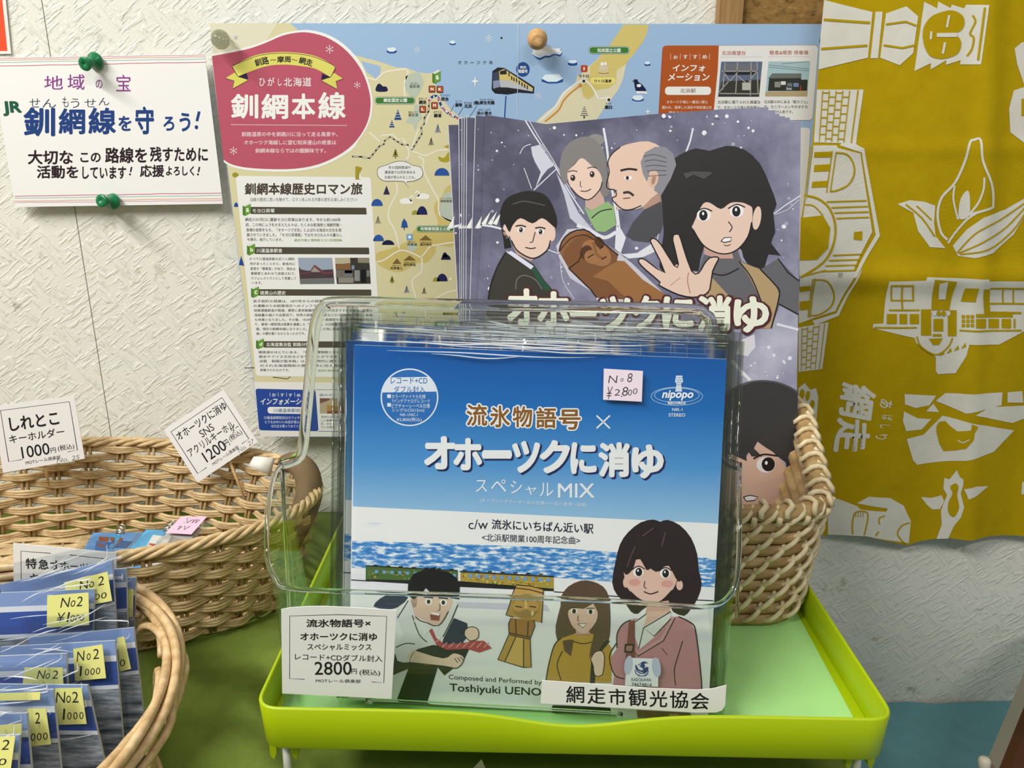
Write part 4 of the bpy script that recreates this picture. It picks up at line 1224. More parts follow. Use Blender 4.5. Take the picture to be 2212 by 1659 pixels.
p = booklet_plane(0)
p.base(outs[0], SNOWBG, 0.0013)
spots(p, 5, 1055, 270, 1720, 620, 130, 4.2)
spots(p, 6, 1600, 740, 1715, 830, 26, 4)
spots(p, 8, 1045, 560, 1120, 720, 16, 5)
p.frame(3.3175, 960, 230)
ICE = 'dfe0ea'
for q, w in (([(580, 100), (640, 200), (700, 290), (800, 440), (900, 620), (1000, 770)], 9), ([(610, 105), (670, 210), (740, 320), (830, 470), (940, 660)], 5), ([(1140, 155), (1165, 300), (1180, 450), (1205, 620), (1230, 760), (1250, 900)], 16), ([(270, 850), (340, 860), (420, 880)], 14), ([(640, 600), (800, 450)], 7), ([(625, 590), (570, 440)], 5), ([(740, 1025), (830, 1060)], 7), ([(950, 850), (1060, 900), (1150, 940), (1230, 900)], 26), ([(540, 340), (570, 290), (620, 270)], 5), ([(300, 1530), (420, 1560), (560, 1600), (700, 1590), (900, 1600)], 16), ([(830, 1110), (850, 1250), (930, 1380)], 4)):
    p.line(q, w, ICE, 3, smooth=4)
p.poly([(620, 290), (700, 270), (790, 420), (740, 450), (700, 500), (650, 590), (690, 470), (650, 400), (630, 350)], 'c9cbd9', 3)
for x in (265, 310, 345):
    p.poly([(x, 840), (x + 75 * 0.9, 750), (x + 30, 850)], 'e9e9e2', 3)
p.poly([(800, 470), (880, 600), (960, 760), (1060, 880), (1150, 940), (1120, 960), (1000, 890), (900, 800), (860, 640)], 'c4c6d6', 2)
# a grey-haired woman in green
p.poly([(825, 420), (850, 320), (910, 250), (1010, 215), (1095, 250), (1150, 340), (1165, 480), (1185, 620), (1130, 640), (1080, 500), (980, 380), (905, 450), (870, 560), (830, 500)], '807c7b', 5, 3)
p.ell(1085, 240, 62, 42, '8c8886', 4)
p.poly([(1010, 640), (1120, 560), (1150, 690), (1080, 760), (1010, 720)], 'c9a79b', 4)
p.poly([(1000, 720), (1050, 745), (1170, 680), (1215, 720), (1230, 850), (1150, 900), (1090, 895), (1050, 830)], '8fb37a', 5)
p.line([(1055, 800), (1120, 750), (1200, 735)], 7, LINE, 7, smooth=3)
p.poly([(880, 480), (930, 420), (985, 370), (1050, 420), (1110, 470), (1130, 540), (1110, 600), (1035, 668), (960, 640), (905, 580)], SKIN, 6, 3)
p.line([(905, 580), (960, 640), (1035, 668), (1110, 600), (1130, 540)], 7, LINE, 7, smooth=4)
for x, y in ((920, 512), (1058, 486)):
    p.ell(x, y, 17, 22, LINE, 8)
    p.ell(x - 4, y - 7, 5, 6, 'f4f4f4', 9)
    p.line([(x - 34, y - 42), (x, y - 52), (x + 32, y - 44)], 6, LINE, 8, smooth=3)
p.line([(975, 535), (972, 570), (985, 578)], 5, LINE, 8)
p.line([(975, 605), (1015, 608), (1050, 592)], 6, LINE, 8, smooth=3)
# a young man in a dark suit
p.poly([(310, 1440), (330, 1290), (380, 1150), (440, 1045), (520, 1060), (640, 1130), (720, 1250), (790, 1330), (900, 1420), (900, 1570), (560, 1580), (310, 1530)], '3a3831', 4)
p.line([(310, 1530), (310, 1440), (330, 1290), (380, 1150), (440, 1045)], 12, LINE, 5, smooth=4)
p.poly([(490, 1000), (690, 1050), (620, 1110), (520, 1060)], 'c2a090', 4)
p.poly([(445, 1045), (480, 1035), (640, 1145), (620, 1168)], 'dcdcf0', 6)
p.poly([(620, 1168), (650, 1150), (690, 1220), (770, 1320), (720, 1320)], '26513d', 6)
p.line([(510, 1310), (520, 1240), (570, 1210), (650, 1240), (700, 1310)], 9, '6b695e', 6, smooth=4)
p.poly([(440, 830), (480, 800), (740, 800), (790, 840), (780, 930), (735, 1030), (650, 1083), (570, 1070), (500, 1000), (470, 930)], SKIN, 5, 3)
p.ell(446, 890, 26, 56, SKIN, 6)
p.ell(772, 912, 24, 54, SKIN, 4)
p.line([(480, 960), (520, 1030), (600, 1080), (660, 1083), (735, 1030), (760, 960)], 9, LINE, 7, smooth=4)
p.poly([(405, 870), (398, 760), (435, 670), (510, 625), (610, 605), (715, 630), (770, 700), (805, 800), (800, 870), (770, 850), (700, 800), (630, 838), (545, 800), (490, 850), (465, 900), (430, 840)], '211f1c', 7, 3)
p.poly([(405, 860), (440, 900), (470, 960), (480, 1010), (430, 1020), (420, 940)], '211f1c', 6)
p.line([(490, 700), (560, 680), (640, 690), (720, 710)], 8, '57544e', 8, smooth=3)
for x, y in ((548, 884), (688, 898)):
    p.ell(x, y, 26, 20, 'f0efee', 8)
    p.ell(x, y, 14, 18, LINE, 9)
    p.ell(x - 4, y - 6, 4, 5, 'f4f4f4', 10)
    p.line([(x - 38, y - 26), (x, y - 32), (x + 36, y - 22)], 9, LINE, 9, smooth=3)
p.line([(650, 900), (632, 970), (612, 975)], 6, LINE, 9)
p.line([(580, 1010), (620, 1018), (655, 1012)], 7, LINE, 9, smooth=3)
# carved wooden figure
p.poly([(800, 1000), (880, 880), (1000, 870), (1260, 1060), (1340, 1120), (1560, 1330), (1530, 1400), (1100, 1400), (1060, 1330), (900, 1230), (820, 1080)], 'c9c6d2', 3)
p.poly([(822, 1040), (840, 970), (900, 905), (1000, 882), (1080, 930), (1180, 1010), (1245, 1065), (1235, 1105), (1290, 1108), (1420, 1240), (1580, 1345), (1560, 1400), (1090, 1370), (1050, 1315), (930, 1205), (890, 1160)], '7d5231', 4)
p.poly([(1240, 1110), (1290, 1108), (1420, 1240), (1580, 1345), (1540, 1400), (1330, 1400), (1170, 1250), (1060, 1220), (1180, 1140)], '9a6b40', 5)
p.poly([(822, 1040), (840, 970), (900, 905), (1000, 882), (1030, 900), (930, 950), (860, 1030), (850, 1080)], '8d5f3a', 5)
p.ell(1090, 1050, 118, 78, 'a0714a', 6, 24, 38)
p.ell(1015, 1045, 42, 52, '54341d', 7, 20, 30)
p.ell(1110, 975, 30, 45, '54341d', 7, 20, -30)
p.ell(1060, 1080, 60, 50, 'a0714a', 8, 20, 20)
p.line([(1065, 970), (1090, 1060), (1130, 1090)], 20, '8a5d38', 9)
p.line([(1025, 1085), (1070, 1058)], 7, LINE, 10)
p.line([(1110, 1020), (1135, 1005)], 7, LINE, 10)
p.line([(1128, 1095), (1160, 1075)], 7, LINE, 10)
p.line([(890, 1160), (960, 1110), (985, 1050)], 8, '3a2413', 8)
p.line([(822, 1040), (900, 950), (1000, 920), (1080, 960)], 7, '3a2413', 7, smooth=3)
p.line([(822, 1040), (840, 970), (900, 905), (1000, 882), (1080, 930), (1245, 1065)], 9, LINE, 9, smooth=2)
p.line([(890, 1160), (1050, 1315), (1090, 1370)], 9, LINE, 9)
# an older man in profile and a dark-haired woman with a raised hand
p.frame(3.318, 1340, 230)
p.poly([(-20, 700), (0, 870), (40, 940), (0, 1060), (120, 1050), (260, 960), (300, 800), (250, 1040), (160, 1080), (60, 1090), (-40, 1020)], ICE, 2)
p.poly([(40, 925), (90, 830), (170, 740), (290, 680), (320, 800), (290, 900), (200, 975), (90, 960)], '4c4b50', 4)
p.poly([(150, 690), (170, 740), (290, 690), (280, 610), (200, 560)], 'b48f80', 4)
p.poly([(-95, 545), (-85, 470), (-90, 400), (-60, 340), (0, 290), (90, 262), (200, 250), (300, 300), (350, 400), (330, 560), (220, 660), (160, 720), (80, 740), (-20, 735), (-30, 690), (-60, 640), (-20, 600), (-95, 590)], 'e2c2ae', 5, 2)
p.line([(0, 290), (-60, 340), (-90, 400), (-80, 470), (-100, 560), (-85, 590), (-40, 600), (-30, 640), (-60, 660), (-30, 700), (20, 738), (80, 738), (150, 710)], 8, LINE, 6, smooth=4)
p.poly([(145, 400), (175, 330), (250, 290), (320, 290), (380, 340), (400, 420), (360, 520), (290, 640), (240, 600), (270, 480), (215, 460), (190, 540), (160, 480)], '8a8a92', 6)
for i in range(5):
    p.line([(165 + i * 8, 360 + i * 35), (240, 345 + i * 38), (330, 370 + i * 30)], 5, '4a4a52', 7, smooth=3)
p.ell(238, 520, 34, 62, 'd8b6a2', 7, 20, 12)
p.ell(238, 525, 14, 36, 'a98674', 8, 16, 12)
p.line([(0, 460), (60, 448), (120, 455)], 15, LINE, 7, smooth=3)
p.ell(56, 512, 30, 15, 'efe9e4', 7)
p.ell(50, 512, 11, 14, LINE, 8)
p.line([(20, 620), (60, 615), (95, 640)], 17, '33302f', 7, smooth=3)
p.line([(20, 660), (70, 655)], 6, LINE, 7)
HAIR = '2b2a2a'
p.poly([(300, 720), (290, 560), (330, 430), (420, 350), (540, 300), (640, 318), (760, 282), (890, 310), (1000, 410), (1070, 560), (1120, 700), (1095, 760), (1110, 900), (1080, 980), (1150, 1070), (1060, 1060), (1030, 1170), (960, 1190), (880, 1080), (840, 1000), (600, 1000), (560, 1180), (420, 1150), (300, 1190), (280, 1080), (310, 920)], HAIR, 5, 2)
p.poly([(570, 1150), (600, 1060), (840, 1030), (870, 1110), (1000, 1170), (1130, 1090), (1280, 1250), (1278, 1490), (1140, 1420), (1080, 1590), (640, 1600), (600, 1350)], '66656a', 6)
p.poly([(850, 1110), (1000, 1165), (1110, 1280), (1140, 1350), (1080, 1590), (1000, 1590), (1010, 1400), (930, 1230)], 'b49a72', 7)
p.poly([(650, 1220), (800, 1380), (620, 1380), (600, 1300)], 'b49a72', 7)
p.line([(850, 1110), (940, 1230), (1010, 1400)], 9, LINE, 8, smooth=3)
p.line([(1000, 1165), (1110, 1280), (1140, 1350), (1080, 1590)], 10, LINE, 8, smooth=3)
p.line([(640, 1190), (740, 1210), (850, 1160)], 9, LINE, 8, smooth=3)
p.line([(1130, 1090), (1200, 1190), (1280, 1250)], 9, LINE, 8)
p.line([(1135, 1415), (1278, 1492)], 9, LINE, 8)
p.poly([(600, 1000), (800, 1050), (810, 1090), (700, 1090), (600, 1060)], 'c9a093', 7)
p.poly([(500, 800), (560, 690), (640, 640), (800, 640), (930, 700), (945, 800), (920, 920), (850, 1020), (760, 1060), (680, 1050), (590, 990), (530, 900)], SKIN, 8, 3)
p.ell(978, 800, 30, 85, SKIN, 7, 20, 8)
p.line([(520, 880), (590, 990), (680, 1045), (770, 1055), (850, 1015), (915, 930), (940, 830)], 9, LINE, 9, smooth=4)
p.poly([(480, 830), (470, 700), (530, 600), (640, 540), (800, 540), (920, 600), (960, 720), (880, 690), (790, 690), (720, 735), (640, 690), (590, 700), (540, 800), (510, 860)], HAIR, 10, 3)
for x, y in ((597, 780), (833, 752)):
    p.ell(x, y, 50, 45, 'efeeee', 11)
    p.ell(x - 3, y, 30, 38, LINE, 12)
    p.ell(x - 5, y - 12, 8, 12, 'f4f4f4', 13)
    p.line([(x - 62, y - 20), (x, y - 50), (x + 60, y - 30)], 8, LINE, 12, smooth=4)
p.line([(772, 825), (800, 865), (780, 900)], 7, LINE, 11, smooth=3)
p.poly([(720, 965), (745, 940), (795, 938), (790, 965), (745, 975)], 'f0eeee', 12)
p.line([(720, 965), (745, 940), (795, 938), (790, 965), (745, 975), (720, 965)], 6, LINE, 13)
p.line([(740, 992), (765, 1000), (790, 988)], 5, LINE, 11)
p.poly([(450, 480), (470, 520), (520, 490), (600, 520), (660, 480), (640, 470), (520, 465)], '4d4c4c', 12)
hand = [(640, 1310), (600, 1350), (520, 1368), (420, 1350), (330, 1310), (270, 1275), (285, 1260), (180, 1170), (130, 1115), (140, 1092), (180, 1100), (320, 1195), (230, 1000), (215, 960), (240, 945), (290, 990), (385, 1140), (415, 1130), (375, 960), (385, 920), (420, 920), (450, 1010), (510, 1180), (560, 1195), (600, 1130), (640, 1085), (695, 1080), (700, 1100), (660, 1180)]
p.poly(hand, SKIN, 12)
p.line(hand, 9, LINE, 13, closed=True, smooth=2)
p.line([(490, 1190), (480, 1250), (500, 1340)], 6, 'a9786c', 13, smooth=3)
p.line([(355, 1285), (430, 1225)], 6, 'c99b90', 13)
for q, w in (([(520, 160), (500, 250), (470, 330)], 12), ([(1100, 770), (1180, 710), (1290, 640)], 8), ([(1110, 775), (1200, 740), (1280, 670)], 4), ([(1120, 1560), (1200, 1580), (1275, 1600)], 18)):
    p.line(q, w, ICE, 4)
# the big lettering across the middle
setattr(p, 'F', lambda x, y: (x, y))
logo = [('オ', 1095, 623, 1161, 704), ('ホ', 1160, 629, 1230, 707), ('ー', 1230, 664, 1289, 684), ('ツ', 1295, 639, 1362, 716), ('ク', 1366, 638, 1426, 713), ('に', 1430, 640, 1498, 710), ('消', 1505, 638, 1580, 716), ('ゆ', 1584, 640, 1661, 719)]
p.chars([(t, a - 5, b - 4, c + 6, d + 6) for t, a, b, c, d in logo], '55282b', 14, 0.07)
p.chars(logo, 'eceedd', 16, 0.038)
p.line([(1200, 690), (1270, 700), (1320, 712)], 6, 'b9b7c0', 4)
p.poly([(1600, 735), (1630, 722), (1632, 750), (1615, 770), (1590, 765)], 'd9d6dc', 4)
# the second large drawing at the foot of the cover
p.frame(3.95, 1560, 700)
p.line([(80, 310), (160, 400), (240, 480)], 26, 'e2e2e6', 3)
p.poly([(-120, 700), (0, 600), (120, 540), (280, 490), (440, 495), (570, 540), (645, 585), (640, 1570), (440, 1570), (545, 1500), (560, 1300), (540, 1180), (300, 1000), (180, 1150), (80, 1110), (-120, 1150)], '3a3939', 5)
p.line([(-100, 660), (120, 535), (280, 487), (440, 492), (570, 535), (645, 582)], 14, '55565c', 6, smooth=4)
p.poly([(-120, 1140), (90, 1110), (190, 1160), (300, 1010), (430, 1090), (520, 1180), (550, 1260), (560, 1400), (500, 1500), (440, 1575), (440, 1900), (-120, 1900)], 'd8b4a1', 6)
p.poly([(100, 900), (300, 900), (520, 1080), (300, 1000), (270, 1060), (340, 1130), (250, 1130), (190, 1030), (210, 1170), (100, 1120)], '3a3939', 7)
p.line([(265, 1150), (350, 1112), (470, 1125)], 14, LINE, 9, smooth=4)
p.ell(372, 1200, 80, 68, 'e9e8e8', 8)
p.ell(392, 1196, 56, 60, LINE, 9)
p.ell(375, 1184, 12, 16, 'f6f6f6', 10)
p.line([(132, 1280), (140, 1350), (165, 1415)], 9, LINE, 8, smooth=3)
p.poly([(180, 1475), (235, 1460), (305, 1475), (270, 1505), (205, 1510)], 'efedee', 9)
p.line([(180, 1475), (235, 1460), (305, 1475), (270, 1505), (205, 1510), (180, 1475)], 8, LINE, 10)
p.line([(225, 1550), (255, 1560), (288, 1545)], 8, LINE, 9)
p.line([(440, 1570), (520, 1500), (560, 1400)], 10, LINE, 9, smooth=3)
tag(p.build('comic_booklet'), 'violet-grey comic booklet with drawn people on its cover, frontmost in the tall basket', 'booklet', 'comic booklets in the tall basket')

# ------------------------------------------------------------------ lime green tray on wire legs
LIME = mat('a6bb08', 0.32, 0.45)
ZR, ZB, ZF = CAM.z - 0.270, CAM.z - 0.296, CAM.z - 0.2905
FL, FR, BL_, BR_ = atz(545, 1531, ZR), atz(1942, 1557, ZR), atz(727, 1140, ZR), atz(1752, 1268, ZR)
def extend(a, b, y):
    return a + (b - a) * ((y - a.y) / (b.y - a.y))
BACKY = CAM.y + 0.548
ring0 = [FL, FR, extend(FR, BR_, BACKY), extend(FL, BL_, BACKY)]
def rounded(q, r, n=8, dens=0.006):
    pts = []
    for i in range(4):
        p, a, b = q[i], q[i - 1], q[(i + 1) % 4]
        ea, eb = (a - p).normalized() * r, (b - p).normalized() * r
        arc_ = [(p + ea) * (1 - t) ** 2 + p * 2 * t * (1 - t) + (p + eb) * t * t for t in [j / n for j in range(n + 1)]]
        if pts:
            k = int((arc_[0] - pts[-1]).length / dens)
            pts += [pts[-1].lerp(arc_[0], j / k) for j in range(1, k)]
        pts += arc_
    k = int((pts[0] - pts[-1]).length / dens)
    pts += [pts[-1].lerp(pts[0], j / k) for j in range(1, k)]
    return pts
RING = rounded(ring0, 0.013)
cen = sum(ring0, Vector()) / 4
def inset(pts, d, z=None):
    n, out = len(pts), []
    for i in range(n):
        t = (pts[(i + 1) % n] - pts[i - 1])
        nn = Vector((-t.y, t.x, 0)).normalized()
        if nn.dot(cen - pts[i]) < 0:
            nn = -nn
        q = pts[i] + nn * d
        out.append(Vector((q.x, q.y, q.z if z is None else z)))
    return out
def dip(q):
    if q.y > FL.y + 0.02:
        return 0.0
    return -0.0072 * math.exp(-((q.x - 0.030) / 0.036) ** 2)
TR = empty('tray', Matrix.Translation((cen.x, cen.y, GZ)))
top = [Vector((q.x, q.y, ZR + dip(q))) for q in RING]
itop = [Vector((q.x, q.y, ZR + dip(q))) for q in inset(RING, 0.0022)]
rows = [inset(RING, 0.0022, ZF), [q + Vector((0, 0, -0.0006)) for q in itop], [(a + b) / 2 + Vector((0, 0, 0.0006)) for a, b in zip(top, itop)], [q + Vector((0, 0, -0.0006)) for q in top], inset(RING, 0.0014, ZB + 0.002), inset(RING, 0.0030, ZB)]
mb = MB()
mb.grid([r + [r[0]] for r in rows])
mb.build('rim', LIME, TR)
mb = MB()
a_, b_ = inset(RING, 0.0023, ZF), inset(RING, 0.0150, ZF)
mb.grid([r + [r[0]] for r in ([q - Vector((0, 0, 0.0025)) for q in a_], a_, b_, [q - Vector((0, 0, 0.0025)) for q in b_], [q - Vector((0, 0, 0.0025)) for q in a_])], smooth=False)
y = FL.y + 0.012
while y < BACKY - 0.01:
    xl, xr = extend(FL, BL_, y).x + 0.012, extend(FR, BR_, y).x - 0.0118
    mb.box((xl, y - 0.0028, ZF - 0.0030), (xr, y + 0.0028, ZF - 0.0003))
    y += 0.0222
mb.build('slatted_floor', LIME, TR)
def leg(x, y, lean_, rear=False):
    lg = MB()
    a, b = Vector((x, y, ZB + 0.004)), Vector((x + lean_[0], y + lean_[1], GZ + 0.0025))
    lg.tube([a, a.lerp(b, 0.5), b], 0.0021, 10)
    lg.build('leg', mat('d4d4d0', 0.35), TR)['label'] = 'white wire leg'
    if not rear:
        so = MB()
        for dx in (-0.0054, 0.0046):
            m_ = Matrix.Translation((x + dx, y, ZB + 0.001)) @ Matrix.Rotation(0.05 if dx < 0 else -0.05, 4, 'Y')
            so.slab([m_ @ Vector(q) for q in ((-0.0021, -0.004, 0), (0.0021, -0.004, 0), (0.0020, -0.004, -0.012), (0.0006, -0.004, -0.0165), (-0.0012, -0.004, -0.014))], (0, 0.010, 0))
        so.box((x - 0.006, y + 0.004, ZB - 0.0005), (x + 0.006, y + 0.0062, ZB + 0.001))
        so.build('leg_socket', LIME, TR)
a1, a2 = atd(617, 1600, 0.3455), atd(1853, 1625, 0.3385)
leg(a1.x, a1.y, (0.0, -0.002))
leg(a2.x, a2.y, (0.0, -0.002))
leg(atd(742, 1606, 0.42).x, CAM.y + 0.50, (-0.006, -0.02), True)
leg(atd(1690, 1626, 0.42).x + 0.004, CAM.y + 0.50, (0.006, -0.02), True)
tag(TR, 'lime green slatted plastic tray on short white wire legs, carrying the record holder', 'tray')

# pale green paper lining the tray
pz = ZF + 0.0003
iq = inset(RING, 0.006)
c1, c2 = atz(1848, 1559, pz), atz(1735, 1350, pz)
mb = MB()
yb, yf = BACKY - 0.010, FL.y + 0.0065
pl = [Vector((extend(FL, BL_, yf).x + 0.007, yf, pz)), Vector((c1.x, FR.y + 0.0075, pz)), c1, extend(c1, c2, yb), Vector((extend(FL, BL_, yb).x + 0.006, yb, pz))]
mb.slab(pl, (0, 0, 0.0004))
tag(mb.build('tray_paper', noise_mat('pale_green_paper', [(0.3, 'a2d683'), (0.7, 'addf8f')], 14, rough=0.7)), 'sheet of pale green paper lining the lime tray', 'paper')
PAPERTOP = pz + 0.0004

# scrap of white paper under the tray
p0 = [atz(1015, 1668, GZ + 0.001), atz(1040, 1641, GZ + 0.016), atz(1052, 1668, GZ + 0.001)]
mb = MB()
mb.slab(p0, (0, 0.0006, 0))
tag(mb.build('paper_scrap', mat('d9d8d2')), 'corner of white paper standing on the green cloth under the tray', 'paper')

# ------------------------------------------------------------------ tall rattan basket behind the records
RAT = noise_mat('rattan_core', [(0.25, '7d5f3a'), (0.5, 'a38558'), (0.75, 'c2a678')], 60, (1, 1, 2.5), rough=0.5)
STRAND = noise_mat('rattan_strand', [(0.3, 'c4ae82'), (0.7, 'e4d6b4')], 130, rough=0.45)
TB = empty('tall_rattan_basket', Matrix.Translation(W(0.06, 0.48, PAPERTOP - CAM.z)))
x0, x1, d0, d1, rad = -0.062, 0.1745, 0.430, 0.548, 0.022
def tb_path(n, grow=0.0):
    pts = []
    cs = [(x1 - rad, d0 + rad, -90), (x1 - rad, d1 - rad, 0), (x0 + rad, d1 - rad, 90), (x0 + rad, d0 + rad, 180)]
    for cx_, cd_, a0 in cs:
        for j in range(9):
            a = math.radians(a0 + 90 * j / 8)
            pts.append(Vector((cx_ + (rad + grow) * math.cos(a), cd_ + (rad + grow) * math.sin(a), 0)))
    pts.append(pts[0])
    L = [0.0]
    for i in range(1, len(pts)):
        L.append(L[-1] + (pts[i] - pts[i - 1]).length)
    out = []
    for k in range(n):
        s = L[-1] * k / n
        i = max(j for j in range(len(L)) if L[j] <= s + 1e-12)
        i = min(i, len(pts) - 2)
        t = (s - L[i]) / max(L[i + 1] - L[i], 1e-9)
        out.append(pts[i].lerp(pts[i + 1], t))
    return out, L[-1]
ROWS, TOPN = 9, 0.080
def tb_z(q, f):
    h = TOPN + 0.034 * max(0.0, (q.y - d0 - 0.015) / (d1 - d0)) ** 1.1
    return PAPERTOP - CAM.z + 0.0042 + f * (h - 0.008)
def flare(q, f):
    return f * (0.008 + 0.020 * max(0.0, (q.y - d0) / (d1 - d0))) * max(0.0, min(1.0, (q.x - 0.12) / 0.05))
core, st = MB(), MB()
NP = 150
for k in range(ROWS + 1):
    f = k / ROWS
    path, Lp = tb_path(NP, 0.0012 * f * 2)
    r = 0.0044 if k < ROWS else 0.0062
    core.tube([W(q.x + flare(q, f), q.y, tb_z(q, f)) for q in path], r, 8, 0, True, 1.0 if k < ROWS else 0.85)
NS = 54
for k in range(ROWS):
    path, Lp = tb_path(NS * 4, 0.0012)
    n4 = len(path)
    for s in range(NS):
        i0 = (s * 4 + (k % 2) * 2) % n4
        pts = []
        for t, out in ((-0.5, 0.0008), (-0.22, 0.0048), (0.12, 0.0064), (0.42, 0.0064), (0.72, 0.0050), (1.0, 0.0010)):
            ii = (i0 + int(round((t + 0.5) * 2.1))) % n4
            a, b = path[ii - 1], path[(ii + 1) % n4]
            nn = Vector((b.y - a.y, -(b.x - a.x), 0)).normalized()
            q = path[ii] + nn * out
            tt = (t + 0.5) * 2.1 - round((t + 0.5) * 2.1)
            q = q + (b - a) * 0.5 * tt
            pts.append(W(q.x + flare(q, (k + 0.5 + t) / ROWS), q.y, tb_z(q, (k + 0.5 + t) / ROWS)))
        st.tube(spline(pts, 2), 0.0021, 6, flat=0.75)
path, Lp = tb_path(NS * 4, 0.0024)               # strands lashed round the rim
for s in range(NS):
    pts = []
    for j in range(13):
        a = 2 * math.pi * j / 12
        ii = (s * 4 + int(round(j * 3.2 / 12))) % len(path)
        b0, b1 = path[ii - 1], path[(ii + 1) % len(path)]
        nn = Vector((b1.y - b0.y, -(b1.x - b0.x), 0)).normalized()
        q = path[ii] + nn * (0.0072 * math.cos(a))
        pts.append(W(q.x + flare(path[ii], 1.0), q.y, tb_z(path[ii], 1.0) + 0.0068 * math.sin(a)))
    st.tube(pts, 0.0018, 5)
core.build('coiled_wall', RAT, TB)
st.build('wrapping_strands', STRAND, TB)
mb = MB()
mb.slab([W(x0 + 0.004, d0 + 0.004, PAPERTOP - CAM.z + 0.0005), W(x1 - 0.004, d0 + 0.004, PAPERTOP - CAM.z + 0.0005), W(x1 - 0.004, d1 - 0.004, PAPERTOP - CAM.z + 0.0005), W(x0 + 0.004, d1 - 0.004, PAPERTOP - CAM.z + 0.0005)], (0, 0, 0.002))
mb.build('base', RAT, TB)
tag(TB, 'tall coiled rattan basket at the back of the lime tray holding the comic booklets', 'basket')

# ------------------------------------------------------------------ clear acrylic holder
YAW = math.radians(-2.5)
FILM = clear_film('clear_acrylic', 'f8fbf8', 1.45, 0.04)
FILMS = clear_film('clear_acrylic_side', 'f2f6f2', 1.45, 0.04, cap=0.4)
BEAD = glass_mat('acrylic_bead', 'f4f8f3', 1.42)
HD = empty('record_holder', Matrix.Translation(W(-0.003, 0.375, PAPERTOP - CAM.z)) @ Matrix.Rotation(YAW, 4, 'Z'))
front = Print(atd(1106, 1400, 0.3405), 0.0, YAW)
backp = Print(atd(1106, 1300, 0.4075), math.radians(7.0), YAW)
def onf(x, y):
    return front.world(x, y)
def onb(x, y):
    return backp.world(x, y)
hz = PAPERTOP + 0.0004
arch = [(609, 1003), (640, 992), (653, 970), (661, 900), (676, 740), (684, 690), (700, 663), (740, 652), (1000, 658), (1300, 664), (1490, 669), (1522, 680), (1537, 706), (1545, 850), (1556, 970), (1570, 998), (1598, 1010)]
arc3 = [onb(*q) for q in arch]
bb = [onb(1580, 1346), onb(640, 1346)]
for q in bb:
    q.z = hz + 0.001
mb = MB()
mb.slab([onb(640, 1330)] + [Vector(q) for q in spline(arc3, 4)] + [onb(1583, 1330)], backp.n * -0.0018)
mb.build('back_panel', FILM, HD)
mb = MB()
mb.tube(spline(arc3, 6), 0.0031, 12)
mb.build('handle', BEAD, HD)['label'] = 'thick clear carrying edge of the back panel'
edge = [(615, 1268), (700, 1276), (1000, 1286), (1300, 1297), (1480, 1310), (1535, 1309)]
el = [(598, 1255), (583, 1228), (576, 1190), (578, 1120), (585, 1060), (596, 1020)]
er = [(1566, 1296), (1587, 1264), (1595, 1210), (1597, 1130), (1597, 1060), (1597, 1030)]
def mixd(pts, i, x, y):                          # points on a side wall, from the front plane back to the back plane
    t = (0.04, 0.10, 0.18, 0.30, 0.5, 0.8)[i]
    a, b = onf(x, y), onb(x, y)
    return a.lerp(b, t)
L3 = [mixd(el, i, *q) for i, q in enumerate(el)]
R3 = [mixd(er, i, *q) for i, q in enumerate(er)]
F3 = [onf(*q) for q in edge]
F3s = [Vector(q) for q in spline(F3, 5)]
path = spline([onb(609, 1003)] + L3[::-1] + F3 + R3 + [onb(1598, 1010)], 5)
mb = MB()
mb.tube(path, 0.0013, 8)
mb.build('front_edge', BEAD, HD)['label'] = 'rounded clear upper edge of the holder'
fl, fr_ = onf(606, 1526), onf(1572, 1549)
fl.z = fr_.z = hz
mb = MB()
k = len(F3s)
bots = [fl.lerp(fr_, i / (k - 1)) for i in range(k)]
th = front.n * -0.0018
for off in (Vector(), th):
    mb.grid([[q + off for q in F3s], [(a + b) / 2 + off for a, b in zip(F3s, bots)], [q + off for q in bots]])
mb.build('front_panel', FILM, HD)
def side(top3, bot_f, bot_b, inw):
    m_ = MB()
    n = len(top3)
    b3 = [bot_f.lerp(bot_b, (i / (n - 1)) ** 1.3) for i in range(n)]
    for off in (Vector(), Vector((inw, 0, 0))):
        m_.grid([[q + off for q in top3], [(a + b) / 2 + off for a, b in zip(top3, b3)], [q + off for q in b3]])
    return m_
bl3, br3 = onb(640, 1346), onb(1582, 1346)
bl3.z = br3.z = hz
bl3.x, br3.x = max(bl3.x, -0.1165), 0.113
side([F3[0]] + L3 + [onb(609, 1003)], fl, bl3, 0.0016).build('side_panel', FILMS, HD)
side([F3[-1]] + R3 + [onb(1598, 1010)], fr_, br3, -0.0016).build('side_panel', FILMS, HD)
mb = MB()
mb.slab([fl, fr_, br3, bl3], (0, 0, 0.0016))
mb.build('base', FILM, HD)
mb = MB()
q0, q1, q2, q3 = onf(810, 1512), onf(1325, 1540), onf(1330, 1556), onf(806, 1532)
mb.tube(spline([q0 + Vector((-0.0015, 0, -0.002)), q0, q0.lerp(q1, 0.5), q1, q1 + Vector((0.0015, 0, -0.002))], 4), 0.0008, 6)
mb.build('moulded_ridge', BEAD, HD)
for s_, a_, b_ in ((-1, onb(609, 1003), onb(625, 1335)), (1, onb(1598, 1010), onb(1592, 1335))):
    mb = MB()
    mb.tube([a_, a_.lerp(b_, 0.5), b_], 0.0011, 8)
    mb.build('corner_edge', BEAD, HD)
tag(HD, 'clear acrylic holder with a carrying arch, standing on the lime tray full of record sleeves', 'holder')

